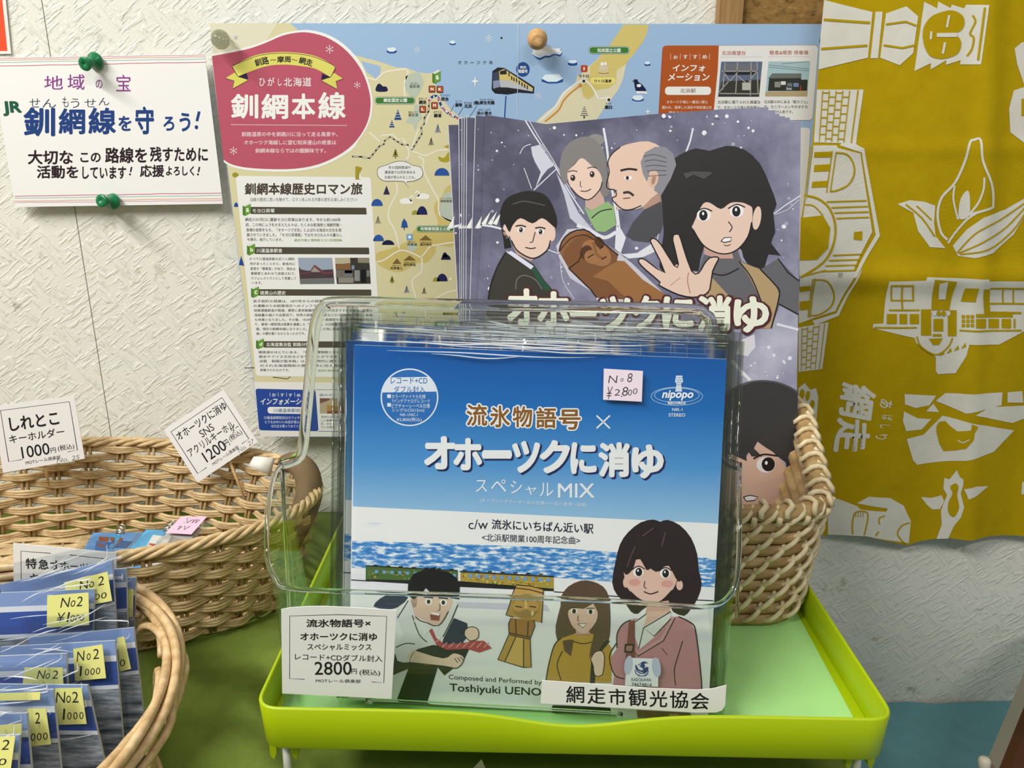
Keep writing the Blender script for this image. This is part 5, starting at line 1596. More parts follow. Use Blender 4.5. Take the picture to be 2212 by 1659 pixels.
# ------------------------------------------------------------------ records in clear sleeves
def vgrad(name, stops, lo, hi, rough=0.35, spec=0.4):
    m, nt, b = newmat(name)
    sx = nt.nodes.new('ShaderNodeSeparateXYZ')
    nt.links.new(coords(nt), sx.inputs[0])
    mr = N(nt, 'ShaderNodeMapRange')
    mr.inputs[1].default_value, mr.inputs[2].default_value = lo, hi
    nt.links.new(sx.outputs[1], mr.inputs[0])
    r = ramp(nt, mr.outputs[0], stops)
    nt.links.new(r.outputs[0], b.inputs['Base Color'])
    b.inputs['Roughness'].default_value = rough
    b.inputs['Specular IOR Level'].default_value = spec
    return m
SKY = vgrad('printed_blue_sky', [(0.0, '96c0e2'), (0.35, '4d93d2'), (0.7, '1a6cba'), (1.0, '0a58a8')], 0.098, 0.180)
SEAP = noise_mat('printed_sea', [(0.40, '2f78c2'), (0.50, '5a9ad8'), (0.60, 'e4ebf2')], 170, (1, 3.6, 1), rough=0.35, spec=0.4, detail=9)
ICEP = noise_mat('printed_ice', [(0.30, 'b8c9de'), (0.38, 'e9eaec'), (1.0, 'ececed')], 22, (1, 7, 1), rough=0.35, spec=0.4, detail=5)
SNOWP = noise_mat('printed_snow', [(0.30, 'cfcfe2'), (0.48, 'e6e6ea'), (1.0, 'eaeaec')], 8, (0.6, 6, 1), rough=0.35, spec=0.4, detail=2)
VINYL = clear_film('clear_sleeve', 'fafbfa', 1.42, 0.08, 0.22, 9, (1.2, 5, 3))
GLINT = glint_crease_mat('record_film_painted_glint', 0.6)
RIMV = clear_film('clear_sleeve_edge', 'e3e6e3', 1.6, 0.12, 0.5, 60)
JLEAN, JYAW = math.radians(12.8), math.radians(-2.6)
JO = atd(1150, 1530, 0.3500)
JO.z, = (CAM.z - 0.286,)
def jacket_plane(k, dx=0.0, dz=0.0):
    return Print(JO + Vector((dx, 0.0060 * k, dz)), JLEAN, JYAW, 0.35, 0.4)
PL0 = jacket_plane(0)
CORN = [PL0.loc(*q) for q in ((765, 745), (1570, 776), (1529, 1555), (754, 1511))]
CORN[3].y = max(CORN[3].y, 0.0022)
CORN[2].y = max(CORN[2].y, 0.0022)
MID = sum(CORN, Vector()) / 4
def sleeve(name, P, parent, c, ext=(0.0075, 0.0062)):
    """film bag: flat front, rounded fold over the top, welded strips down both sides"""
    tl, tr, br_, bl = c
    ux, uy = (tr - tl).normalized(), (tl - bl).normalized()
    mb = MB()
    prof = [(0.0, 0.0017), (0.3, 0.0018), (0.6, 0.0017), (0.85, 0.0018), (0.97, 0.0018)]
    rows = []
    nx = 24
    for i in range(nx + 1):
        t = i / nx
        bt, tp = bl.lerp(br_, t) - uy * 0.0005, tl.lerp(tr, t) + uy * 0.0062
        row = [bt.lerp(tp, f) + Vector((0, 0, w + 0.0002 * math.sin(t * 9 + f * 5))) for f, w in prof]
        for j in range(13):                      # round the top
            a = math.pi * j / 12
            row.append(tp + uy * (0.0042 * math.sin(a)) + Vector((0, 0, 0.0026 * math.cos(a) - 0.0008)))
        row += [tp + Vector((0, 0, -0.0034)), bt.lerp(tp, 0.5) + Vector((0, 0, -0.0034)), bt + Vector((0, 0, -0.0034))]
        rows.append([P.M @ q for q in row])
    mb.grid(rows)
    o = mb.build('sleeve', VINYL, parent)
    o['label'] = 'clear plastic sleeve'
    cr = MB()                                    # creases along the fold, whitened so their colour paints in the lamp glints
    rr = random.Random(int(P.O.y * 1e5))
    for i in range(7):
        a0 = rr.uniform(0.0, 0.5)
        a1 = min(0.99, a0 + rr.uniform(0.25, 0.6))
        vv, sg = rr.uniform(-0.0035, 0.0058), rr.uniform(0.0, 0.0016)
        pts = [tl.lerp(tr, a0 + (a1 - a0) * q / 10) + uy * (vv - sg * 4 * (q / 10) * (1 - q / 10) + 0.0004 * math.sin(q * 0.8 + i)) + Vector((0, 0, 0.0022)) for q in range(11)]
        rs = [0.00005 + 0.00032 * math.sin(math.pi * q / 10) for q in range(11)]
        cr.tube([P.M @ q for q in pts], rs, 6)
    cr.build('glint_crease', GLINT, parent)
    for sgn, a, b in ((-1, bl, tl), (1, br_, tr)):
        mb = MB()
        p0, p1 = a - uy * 0.0004, b + uy * 0.0092
        q = ux * sgn
        w1 = ext[0] if sgn > 0 else ext[1]
        mb.slab([P.M @ (p0 + q * 0.0004), P.M @ (p0 + q * w1), P.M @ (p1 + q * w1), P.M @ (p1 + q * 0.0004)], P.n * -0.0006)
        mb.tube([P.M @ (p0 + q * w1), P.M @ (p1 + q * w1)], 0.0007, 6)
        mb.tube([P.M @ (p0 + q * w1 * 0.55), P.M @ (p1 + q * w1 * 0.55)], 0.0004, 6)
        mb.build('welded_edge', RIMV, parent)
    return o
def jacket_base(p):
    p.base([(765, 745), (1570, 776), (1529, 1555), (754, 1511)], SNOWP, 0.003)
    p.poly([(765, 745), (1570, 776), (1551.5, 1131), (762.4, 1094)], SKY, 1)
    p.poly([(762.4, 1094), (1551.5, 1131), (1547, 1208), (1180, 1184), (760.5, 1170)], ICEP, 2)
    p.poly([(760.5, 1168), (960, 1174), (1180, 1182), (1400, 1198), (1547.5, 1206), (1543.5, 1268), (1400, 1262), (1180, 1246), (960, 1234), (759.3, 1226)], SEAP, 3)
    p.line([(758.4, 1252.5), (800, 1255)], 2.2, '2b2f3a', 4)
    p.line([(1196, 1278), (1330, 1288), (1541, 1297.5)], 2.2, '2b2f3a', 4)
GRP = 'records in clear sleeves in the acrylic holder'
shift = [0, -0.0052, 0.0022, -0.0040, 0.0012, -0.0030]
place = ['', 'second', 'third', 'fourth', 'fifth', 'rearmost']
for k in range(5, 0, -1):
    p = jacket_plane(k, shift[k], 0.0008 * k)
    r_ = empty('record_in_sleeve', p.M)
    src = jacket_plane(0)
    jacket_base(src)
    src.M = p.M
    src.build('jacket', r_)
    sleeve('sleeve', p, r_, CORN)
    tag(r_, 'blue record jacket in a clear sleeve, %s from the front of the holder' % place[k] if k < 5 else 'blue record jacket in a clear sleeve, rearmost in the holder', 'record', GRP)

RB = empty('record_in_sleeve', PL0.M)
p = jacket_plane(0)
jacket_base(p)
# round notice printed in the sky
p.frame(3.318, 560, 630)
p.ell(1077, 757, 207, 207, 'dfe6f2', 4, 48)
p.ell(1077, 757, 197, 197, '2a6db8', 5, 48)
a = math.degrees(math.asin(32 / 197))
pts = [(1077 + 197 * math.cos(math.radians(t)), 757 + 197 * math.sin(math.radians(t))) for t in list(range(190, 229, 4))] + [(1077 + 197 * math.cos(math.radians(t)), 757 + 197 * math.sin(math.radians(t))) for t in range(312, 351, 4)]
p.poly(pts, 'dde5f2', 6)
p.text('レコード+CD', 943, 614, 1205, 660, '1d5ca8', 8, 0.0)
p.text('ダブル封入', 965, 676, 1190, 722, '1d5ca8', 8, 0.0)
W1 = 'dfe6f2'
p.rect(918, 736, 944, 762, W1, 7)
p.rect(918, 798, 944, 824, W1, 7)
for t, x0_, y0_, x1_, y1_ in (('カラーヴァイナル仕様', 950, 736, 1192, 766), ('7インチアナログレコード', 952, 769, 1224, 798), ('ピクチャーレーベル仕様', 950, 802, 1224, 834), ('シングルCD(12cm)', 952, 835, 1184, 866), ('NIK-1/NIC-1', 1010, 872, 1136, 892), ('¥2,800(税込)', 985, 902, 1165, 934)):
    p.text(t, x0_, y0_, x1_, y1_, W1, 7, 0.004)
# titles
p.frame(3.253, 980, 620)
ice = [('流', 90, 822, 236, 976), ('氷', 255, 832, 396, 986), ('物', 414, 836, 552, 986), ('語', 578, 846, 722, 992), ('号', 738, 860, 892, 1002)]
p.chars([(t, a - 10, b - 9, c + 10, d + 9) for t, a, b, c, d in ice], 'eef0f2', 5, 0.08)
p.chars(ice, '8a5a22', 7, 0.02)
p.line([(1004, 903), (1098, 993)], 11, 'e8ecf0', 5)
p.line([(1098, 903), (1004, 993)], 11, 'e8ecf0', 5)
setattr(p, 'F', lambda x, y: (x, y))
lg = [('オ', 915.6, 942, 984, 1014), ('ホ', 979, 946, 1042, 1016), ('ー', 1041, 972, 1106, 991), ('ツ', 1106, 952, 1167, 1022), ('ク', 1165, 950, 1232, 1023), ('に', 1232, 955, 1289, 1024), ('消', 1292, 955, 1361, 1031), ('ゆ', 1364, 960, 1434, 1034)]
p.chars([(t, a + 3, b + 2, c + 4, d + 4) for t, a, b, c, d in lg], '1f2458', 5, 0.045)
p.chars(lg, 'e9ebee', 7, 0.043)
p.frame(3.253, 980, 620)
p.chars([('ス', 155, 1356, 235, 1440), ('ペ', 262, 1352, 370, 1440), ('シ', 400, 1360, 480, 1450), ('ャ', 505, 1400, 582, 1460), ('ル', 605, 1375, 700, 1470)], 'e4e9f0', 5, 0.0)
p.text('MIX', 732, 1380, 990, 1480, 'e4e9f0', 5, 0.01)
p.text('(オープニングテーマ～北の出逢い～北の波涛～追跡)', 185, 1485, 935, 1516, 'dce6f0', 5, 0.0, 2, dy=32)
# label mark at the upper right
p.ell(1568, 768, 183, 66, 'b9d0ea', 4, 48)
p.ell(1568, 768, 179, 62, SKY, 5, 48)
p.ell(1568, 760, 159, 53, 'b9d0ea', 6, 48)
p.ell(1568, 760, 155, 49, SKY, 7, 48)
p.poly([(1562, 622), (1606, 622), (1612, 668), (1598, 678), (1604, 735), (1556, 735), (1566, 678), (1555, 668)], 'd5e0ee', 8)
for i in range(4):
    p.line([(1568, 640 + i * 16), (1606, 636 + i * 16)], 3, '4a86c8', 9)
p.text('nipopo', 1460, 720, 1690, 802, '0d5cab', 9, 0.09, slant=0.25)
p.text('nipopo', 1466, 725, 1684, 798, 'eef2f6', 10, 0.03, slant=0.25)
p.text('RECORDS', 1505, 803, 1630, 825, 'eef2f6', 10, 0.03)
p.text('NIK-1', 1535, 850, 1607, 871, 'e8eef4', 8, 0.015)
p.text('STEREO', 1510, 887, 1627, 911, 'e8eef4', 8, 0.015)
setattr(p, 'F', lambda x, y: (x, y))
p.text('c/w', 1012, 1122, 1054, 1143, '1c2238', 5, 0.0)
p.text('流氷にいちばん近い駅', 1062, 1121, 1282, 1143, '1c2238', 5, 0.018, dy=10)
p.text('<北浜駅開業100周年記念曲>', 1041, 1152, 1253, 1169, '1c2238', 5, 0.008, dy=7)
# the two-car train
p.frame(3.457, 720, 1080)
p.poly([(242, 492), (930, 530), (930, 612), (242, 600)], '4b6a34', 5)
p.poly([(950, 536), (1646, 572), (1646, 672), (950, 640)], 'a8933f', 5)
p.poly([(242, 486), (930, 524), (930, 532), (242, 495)], '2b2f28', 6)
p.poly([(950, 530), (1646, 566), (1646, 578), (950, 540)], '2b2f28', 6)
p.poly([(242, 592), (930, 604), (1646, 662), (1646, 680), (950, 648), (242, 604)], '1c1e1c', 6)
r = random.Random(4)
for i in range(150):
    car = r.random() < 0.5
    xx = r.uniform(250, 905) if car else r.uniform(960, 1620)
    t = (xx - 242) / 1400
    y0_ = 505 + t * 72 + r.uniform(0, 68)
    s_ = r.uniform(8, 20)
    p.rect(xx, y0_, xx + s_, y0_ + s_ * 0.7, r.choice(['3f6d30', '7f9440', 'b0903c', '7a4a2c', '2f5a38', '9aa24a'] if car else ['c4a840', 'd3b94e', '8f6a30', 'b0542c', '6f8a3c', 'd8c878']), 7)
for i in range(11):
    xx = 310 + i * 58
    p.rect(xx, 522 + i * 2.9, xx + 26, 545 + i * 2.9, '6f9ad0', 8)
for i in range(11):
    xx = 1012 + i * 58
    p.rect(xx, 553 + i * 3, xx + 28, 580 + i * 3, '6f9ad0', 8)
for i in range(14):
    p.rect(300 + i * 95, 484 + i * 5, 330 + i * 95, 494 + i * 5, '24281f', 6)
p.poly([(900, 760), (1590, 780), (1620, 830), (900, 800)], 'c6c4d8', 3)
# running man with a red striped tie
LN = '201d22'
p.poly([(300, 795), (350, 735), (430, 705), (560, 725), (480, 800), (400, 815)], '2a3050', 4, 2)
p.poly([(460, 1150), (440, 1310), (560, 1260), (470, 1505), (700, 1518), (780, 1250), (830, 1310), (980, 1190), (1020, 1100), (700, 1080)], '23262e', 5)
p.poly([(820, 1040), (900, 880), (1000, 920), (1010, 1010), (970, 1060), (1010, 1130), (930, 1180), (800, 1130)], '262c4c', 5)
p.poly([(480, 880), (560, 750), (640, 720), (860, 740), (930, 780), (880, 900), (820, 1010), (750, 1080), (640, 1110), (600, 1180), (570, 1210), (480, 1200), (468, 1100), (520, 1000)], 'd9dade', 6, 2)
for q in ([(480, 880), (560, 750)], [(468, 1100), (540, 1070), (610, 1075)], [(570, 1210), (590, 1150), (640, 1110)], [(590, 860), (640, 1000), (700, 1060)], [(930, 780), (880, 900), (820, 1020)]):
    p.line(q, 7, LN, 8, smooth=3)
p.poly([(600, 1120), (820, 1180), (900, 1140), (975, 1170), (975, 1200), (930, 1252), (830, 1240), (570, 1210)], SKIN, 8, 2)
p.line([(620, 1122), (820, 1178), (900, 1140), (978, 1175), (930, 1252), (830, 1240), (575, 1212)], 7, LN, 9, smooth=3)
for i in range(3):
    p.line([(905 + i * 22, 1180 - i * 6), (930 + i * 20, 1215 - i * 10)], 5, LN, 10)
p.poly([(980, 1010), (985, 970), (1030, 945), (1080, 965), (1080, 1030), (1020, 1050)], SKIN, 8, 2)
p.line([(980, 1010), (985, 970), (1030, 945), (1080, 965), (1080, 1030), (1020, 1050), (980, 1010)], 6, LN, 9, smooth=3)
p.poly([(712, 970), (740, 960), (770, 1030), (830, 1075), (960, 1070), (1040, 1050), (1125, 1050), (1185, 1105), (1090, 1138), (1000, 1110), (850, 1118), (770, 1080)], 'b04552', 9)
for i in range(8):
    xx = 760 + i * 52
    p.line([(xx, 1100 - (40 if i == 0 else 0)), (xx + 38, 1062 - (20 if i == 0 else 0))], 7, 'd8a0a4', 10)
p.poly([(610, 870), (590, 780), (600, 720), (880, 720), (860, 830), (810, 915), (760, 938), (700, 910), (640, 890)], 'dcbcae', 9, 2)
p.poly([(640, 880), (700, 905), (730, 960), (690, 1005), (600, 900)], 'dfe0e4', 10)
p.poly([(740, 950), (790, 920), (780, 990)], 'dfe0e4', 10)
p.ell(604, 760, 24, 42, 'dcbcae', 9)
p.poly([(556, 690), (560, 610), (600, 550), (690, 515), (770, 498), (760, 520), (860, 535), (920, 580), (945, 640), (940, 740), (880, 730), (730, 695), (690, 655), (660, 700), (600, 740), (570, 720)], '1b1b1d', 11)
for x, y in ((712, 758), (822, 764)):
    p.ell(x, y, 28, 24, 'ecebea', 11)
    p.ell(x, y, 13, 16, LN, 12)
    p.line([(x - 36, y - 36), (x + 34, y - 30)], 9, LN, 12)
p.line([(798, 770), (796, 820), (780, 825)], 5, LN, 12)
p.poly([(722, 860), (735, 830), (800, 842), (790, 900), (730, 895)], '8f4a4a', 12)
p.poly([(728, 850), (735, 832), (798, 844), (790, 862)], 'efecec', 13)
p.line([(612, 870), (650, 900), (700, 915), (760, 938), (810, 915), (860, 830)], 7, LN, 12, smooth=3)
# carved wooden doll
p.poly([(1365, 632), (1470, 640), (1570, 668), (1562, 740), (1340, 715)], 'c09a55', 7)
p.poly([(1340, 715), (1562, 740), (1560, 915), (1500, 905), (1345, 870), (1288, 855), (1320, 760)], 'b08a4a', 6)
p.poly([(1325, 880), (1500, 895), (1505, 940), (1470, 1035), (1315, 1000), (1310, 920)], 'a0723e', 6)
p.poly([(1312, 1010), (1470, 1040), (1478, 1248), (1420, 1248), (1228, 1190)], 'b8904e', 6)
p.poly([(1365, 1020), (1420, 1030), (1420, 1248), (1280, 1208)], 'cda862', 7)
p.ell(1438, 790, 104, 92, 'c8a566', 8)
for x in (1385, 1490):
    p.ell(x, 790, 48, 44, 'b98f50', 9)
    p.line([(x - 26, 792), (x + 26, 800)], 8, LN, 10)
p.line([(1436, 750), (1440, 812)], 18, 'd3b070', 10)
p.ell(1487, 845, 9, 18, 'e0c890', 11)
for q in ([(1365, 632), (1470, 640), (1570, 668), (1555, 915)], [(1365, 632), (1330, 720), (1320, 770), (1288, 858), (1345, 872)], [(1360, 655), (1470, 668), (1566, 695)], [(1325, 880), (1308, 925), (1312, 1000), (1228, 1190), (1420, 1248), (1478, 1248), (1470, 1035), (1505, 940), (1498, 895)], [(1312, 990), (1470, 1022)], [(1316, 1004), (1470, 1038)], [(1365, 1015), (1280, 1205)], [(1420, 1035), (1420, 1245)], [(1360, 890), (1365, 1000)], [(1455, 905), (1450, 1020)]):
    p.line(q, 6, LN, 12)
p.ell(1438, 790, 104, 92, 'c8a566', 8)
p.text('Composed and Performed by', 862, 1302, 1556, 1348, '2a2c33', 5, 0.004, dy=42)
p.text('Toshiyuki UENO', 868, 1368, 1552, 1444, '1d2024', 5, 0.014, dy=36)
# girl in mustard, woman in pink
p.frame(3.319, 1140, 1080)
p.poly([(235, 760), (240, 690), (290, 620), (380, 578), (460, 582), (540, 620), (580, 690), (592, 800), (590, 960), (560, 1060), (500, 1120), (440, 1130), (460, 960), (330, 960), (310, 1115), (260, 1080), (210, 1000), (200, 900)], '5b4639', 5, 2)
p.poly([(330, 960), (470, 960), (480, 1020), (560, 1000), (600, 1060), (600, 1310), (130, 1300), (150, 1180), (190, 1040), (240, 990)], 'b9923e', 7)
p.line([(130, 1300), (150, 1180), (190, 1040), (240, 990)], 8, LN, 8, smooth=3)
p.line([(250, 1080), (210, 1180), (240, 1290)], 7, LN, 8, smooth=3)
p.line([(320, 1010), (400, 1030), (480, 1010)], 7, LN, 8, smooth=3)
p.poly([(290, 1000), (250, 1010), (262, 1080), (310, 1120), (330, 1000)], '5b4639', 9)
p.poly([(480, 940), (560, 940), (545, 1040), (440, 1130), (450, 1060)], '5b4639', 9)
p.poly([(560, 1000), (590, 1010), (500, 1120), (480, 1310), (445, 1310), (455, 1150)], '2b2a2c', 10)
p.poly([(450, 1140), (480, 1090), (530, 1080), (550, 1130), (535, 1250), (480, 1255), (470, 1190)], SKIN, 11, 2)
p.line([(450, 1140), (480, 1090), (530, 1080), (550, 1130), (535, 1250), (480, 1255), (470, 1190), (450, 1140)], 6, LN, 12, smooth=2)
p.poly([(290, 800), (330, 740), (470, 740), (500, 800), (490, 870), (430, 945), (390, 955), (330, 915), (300, 860)], 'd8b5a6', 8, 3)
p.poly([(345, 930), (440, 940), (450, 970), (350, 970)], 'c79f92', 7)
p.poly([(280, 800), (310, 700), (400, 660), (480, 680), (520, 780), (500, 800), (470, 740), (400, 780), (320, 770)], '5b4639', 9)
for x, y in ((332, 796), (450, 800)):
    p.ell(x, y, 24, 18, 'ecebea', 9)
    p.ell(x, y, 14, 17, LN, 10)
    p.line([(x - 30, y - 24), (x + 30, y - 26)], 6, LN, 10)
p.line([(362, 825), (358, 862), (370, 868)], 5, LN, 10)
p.poly([(358, 885), (420, 885), (395, 910)], 'efecec', 10)
p.line([(358, 885), (420, 885), (395, 912), (358, 885)], 4, LN, 11)
HB = '2a2022'
p.poly([(605, 590), (630, 440), (660, 320), (720, 230), (810, 160), (900, 140), (950, 155), (1000, 142), (1090, 180), (1170, 270), (1215, 390), (1225, 500), (1247, 600), (1220, 700), (1170, 780), (1120, 830), (1040, 800), (1010, 760), (860, 760), (790, 815), (740, 800), (700, 740), (640, 680)], HB, 5, 2)
p.poly([(860, 740), (1010, 720), (1020, 800), (930, 900), (830, 860)], 'cfa596', 7)
p.poly([(640, 1060), (640, 960), (680, 890), (760, 850), (1080, 835), (1170, 880), (1205, 950), (1245, 1300), (1240, 1400), (600, 1400), (620, 1250), (585, 1150)], 'bd8590', 6)
p.poly([(760, 870), (850, 810), (860, 860), (1030, 800), (1020, 850), (910, 980), (800, 1070), (760, 960)], 'dcdcdc', 8)
p.poly([(860, 800), (1020, 795), (830, 905)], 'd8b3a3', 9)
p.line([(850, 815), (760, 880), (765, 960)], 7, LN, 10)
p.line([(1025, 800), (830, 915), (905, 975), (1025, 850)], 7, LN, 10)
p.line([(830, 915), (795, 1065)], 6, LN, 10)
p.line([(1045, 840), (960, 1000), (790, 1105), (730, 1010), (740, 870)], 26, 'c9959d', 9)
p.line([(1055, 845), (972, 1008), (790, 1118), (718, 1015), (728, 870)], 7, LN, 10)
p.poly([(725, 870), (768, 860), (770, 1140), (700, 1140)], '7d4a45', 11)
p.rrect([(695, 1030), (765, 1030), (755, 1095), (690, 1092)], 8, LN, 12)
p.rrect([(706, 1042), (752, 1042), (745, 1082), (702, 1080)], 6, 'a0706a', 13)
p.line([(640, 1060), (640, 960), (680, 890), (740, 858)], 8, LN, 9, smooth=3)
p.line([(1080, 835), (1170, 880), (1205, 950), (1245, 1300), (1240, 1400)], 9, LN, 9, smooth=3)
p.line([(640, 1020), (585, 1120), (620, 1250), (690, 1280)], 8, LN, 9, smooth=3)
p.line([(1110, 1010), (1070, 1140), (1050, 1220), (1060, 1330)], 7, LN, 9, smooth=3)
p.line([(960, 1060), (1000, 1110)], 5, LN, 9)
p.poly([(700, 590), (690, 480), (740, 430), (1010, 430), (1070, 540), (1040, 640), (960, 720), (890, 742), (800, 710), (730, 650)], 'dcb9ab', 8, 3)
p.ell(703, 590, 20, 38, 'dcb9ab', 7)
p.ell(1088, 610, 24, 36, 'dcb9ab', 7)
p.ell(765, 590, 42, 26, 'd29c94', 9, 20)
p.ell(1000, 600, 44, 26, 'd29c94', 9, 20)
p.poly([(690, 520), (680, 400), (740, 300), (900, 250), (1050, 310), (1090, 430), (1095, 580), (1060, 560), (1010, 470), (960, 490), (920, 515), (880, 490), (850, 500), (790, 400), (760, 480), (720, 530)], HB, 10, 2)
p.line([(770, 330), (740, 400), (710, 480)], 8, '5a4648', 11)
p.line([(900, 200), (820, 260)], 10, '57424a', 11)
p.line([(985, 230), (960, 330)], 10, '57424a', 11)
for x, y in ((793, 515), (985, 525)):
    p.ell(x, y, 38, 34, 'efeeee', 10)
    p.ell(x + 3, y, 24, 30, LN, 11)
    p.ell(x - 3, y - 10, 6, 9, 'f4f4f4', 12)
    p.line([(x - 50, y - 14), (x, y - 42), (x + 46, y - 20)], 7, LN, 11, smooth=4)
p.line([(840, 580), (832, 618), (850, 635)], 6, LN, 11)
p.line([(832, 655), (880, 672), (935, 655)], 8, LN, 11, smooth=4)
p.line([(735, 655), (800, 710), (890, 742), (960, 720), (1035, 645)], 8, LN, 11, smooth=4)
p.poly([(180, 1470), (590, 1490), (600, 1530), (180, 1524), (165, 1500)], '23242a', 6)
p.poly([(640, 1500), (780, 1510), (790, 1580), (690, 1570)], 'd2d2cc', 6)
p.poly([(780, 1505), (1160, 1525), (1200, 1580), (790, 1580)], '7c5940', 7)
p.rrect([(1012, 1530), (1080, 1530), (1085, 1570), (1012, 1570)], 8, 'b98a68', 8)
j = p.build('jacket', RB)
SLV = sleeve('sleeve', PL0, RB, CORN)
def onsleeve(h):
    return Print(PL0.O + PL0.n * h, JLEAN, JYAW, 0.5, 0.3)
q = onsleeve(0.0026)
q.frame(3.253, 980, 620)
q.base([(1055, 573), (1330, 590), (1322, 806), (1050, 792)], 'e6d6e2', 0.0002)
hk = '2a2a30'
q.chars([('N', 1090, 622, 1148, 674), ('o', 1172, 640, 1193, 664), ('8', 1222, 606, 1255, 668), ('¥', 1076, 700, 1112, 786), ('2', 1130, 718, 1170, 762), ('.', 1176, 764, 1184, 772), ('8', 1185, 702, 1225, 764), ('0', 1226, 720, 1252, 762), ('0', 1260, 712, 1290, 752)], hk, 3, -0.012, slant=0.15)
q.build('price_sticker', SLV, base=RB)['label'] = 'pale pink sticker with a handwritten price'
q = onsleeve(0.0026)
q.frame(3.319, 1140, 1080)
q.base([(712, 1132), (938, 1140), (934, 1340), (697, 1330)], 'e3e5ec', 0.0002)
q.ell(722, 1185, 30, 70, 'b9bfd8', 2, 20, 8)
q.ell(922, 1200, 32, 72, 'b9bfd8', 2, 20, -8)
q.poly([(800, 1192), (812, 1180), (808, 1170), (822, 1158), (846, 1158), (866, 1172), (846, 1170), (834, 1176), (842, 1188), (836, 1206), (852, 1196), (866, 1200), (862, 1226), (838, 1246), (806, 1246), (780, 1228), (770, 1200), (772, 1176), (782, 1190), (794, 1212), (814, 1222), (830, 1214), (818, 1202)], '2e3d7c', 3)
q.line([(806, 1174), (790, 1184)], 6, '2e3d7c', 3)
for i in range(4):
    q.line([(784 + i * 8, 1222 + i * 6), (800 + i * 10, 1228 + i * 3)], 3, 'c9cfe4', 4)
q.line([(768, 1218), (780, 1246), (818, 1262), (850, 1250), (866, 1225)], 6, '3f4f8c', 3, smooth=4)
q.line([(772, 1240), (800, 1266)], 5, '6a76a8', 3)
q.line([(866, 1242), (838, 1266)], 5, '6a76a8', 3)
q.text('KADOKAWA', 744, 1275, 886, 1298, '3a405a', 3, 0.01, dy=4)
q.text('74674814', 744, 1308, 888, 1334, '33343c', 3, 0.01, dy=6)
q.build('hologram_sticker', SLV, base=RB)['label'] = 'silvery licence sticker with a blue bird emblem'
tag(RB, 'blue record jacket at the front of the acrylic holder, with drawn people and a train', 'record', GRP)

# card and strip taped to the front of the holder
def price_frame(p, col='26262a', w=1.4, q=(6, 7, 94, 93), gap=(22, 78)):
    x0_, y0_, x1_, y1_ = q
    p.line([(gap[0], y1_), (x0_, y1_), (x0_, y0_), (x1_, y0_), (x1_, y1_), (gap[1], y1_)], w, col, 2)
q = Print(front.O + front.n * 0.0010, 0.0, YAW, 0.55)
q.frame(3.072, 520, 1280)
q.base([(268, 112), (330, 100), (450, 92), (560, 91), (700, 97), (850, 106), (1034, 118), (1001, 706), (640, 688), (275, 670)], 'e6e5e4', 0.0004)
q.line([(424, 575), (324, 571), (325, 155), (645, 146), (969, 157), (949, 599), (868, 592)], 4, '26262a', 2)
for t, x0_, y0_, x1_, y1_, b, dy in (('流氷物語号×', 435, 176, 862, 230, .022, 0), ('オホーツクに消ゆ', 395, 264, 905, 318, .022, 2), ('スペシャルミックス', 442, 338, 868, 382, .012, 2), ('レコード+CDダブル封入', 360, 402, 940, 446, .006, 14), ('2800', 490, 458, 736, 546, .006, 0), ('円', 735, 505, 770, 540, .008, 0), ('(税込)', 788, 508, 925, 552, .006, 4), ('MOTレール俱楽部', 498, 572, 796, 596, .006, 4)):
    q.text(t, x0_, y0_, x1_, y1_, '1e1e22', 3, b, dy=dy)
tag(q.build('price_card'), 'white price card for the records taped to the lower left front of the acrylic holder', 'price card')
q = Print(front.O + front.n * 0.0014, 0.0, YAW, 0.5)
q.frame(3.319, 1140, 1080)
q.base([(103, 1294), (500, 1322), (900, 1350), (1220, 1362), (1330, 1352), (1424, 1328), (1416, 1470), (1395, 1508), (1350, 1524), (1200, 1524), (800, 1500), (400, 1476), (92, 1458)], 'eceae8', 0.0003)
q.chars([(c, *b) for c, b in zip('網走市観光協会', ((275, 1332, 405, 1455), (428, 1345, 558, 1462), (580, 1352, 705, 1468), (722, 1352, 855, 1478), (872, 1365, 1000, 1485), (1018, 1368, 1150, 1492), (1168, 1382, 1300, 1502)))], '1b1b20', 3, 0.012)
tag(q.build('paper_strip'), 'white paper strip with large black characters across the lower right of the acrylic holder', 'label')

# ------------------------------------------------------------------ large oval wicker basket on the green cloth
CANE = noise_mat('pale_cane', [(0.3, 'ab8f62'), (0.55, 'cfb487'), (0.8, 'e3cfa4')], 90, (1, 1, 3), rough=0.5)
CANED = noise_mat('cane_stake', [(0.3, '94774a'), (0.7, 'b79a6a')], 90, rough=0.55)
GRZ = -0.342 + 0.0012
OC, OD = -0.352, 0.545                           # centre: x and distance
OB = empty('oval_wicker_basket', Matrix.Translation(W(OC, OD, GRZ)))
HGT = 0.079
def oval(a, f, off=0.0):
    A_, B_ = 0.183 + 0.024 * f, 0.086 + 0.020 * f
    x, y = math.cos(a), math.sin(a)
    n = Vector((x / A_, y / B_, 0)).normalized()
    return Vector((OC + A_ * x + n.x * off, OD + B_ * y + n.y * off, GRZ + 0.004 + f * HGT))
NSTK = 46
wv = MB()
for s in range(NSTK):
    sk = MB()
    for da in (-0.011, 0.011):
        a = 2 * math.pi * s / NSTK + da
        sk.tube([W(*oval(a, f)) for f in (0.0, 0.25, 0.5, 0.75, 1.0)], 0.0014, 6)
    sk.build('stake', CANED, OB)
NR = 11
r = random.Random(12)
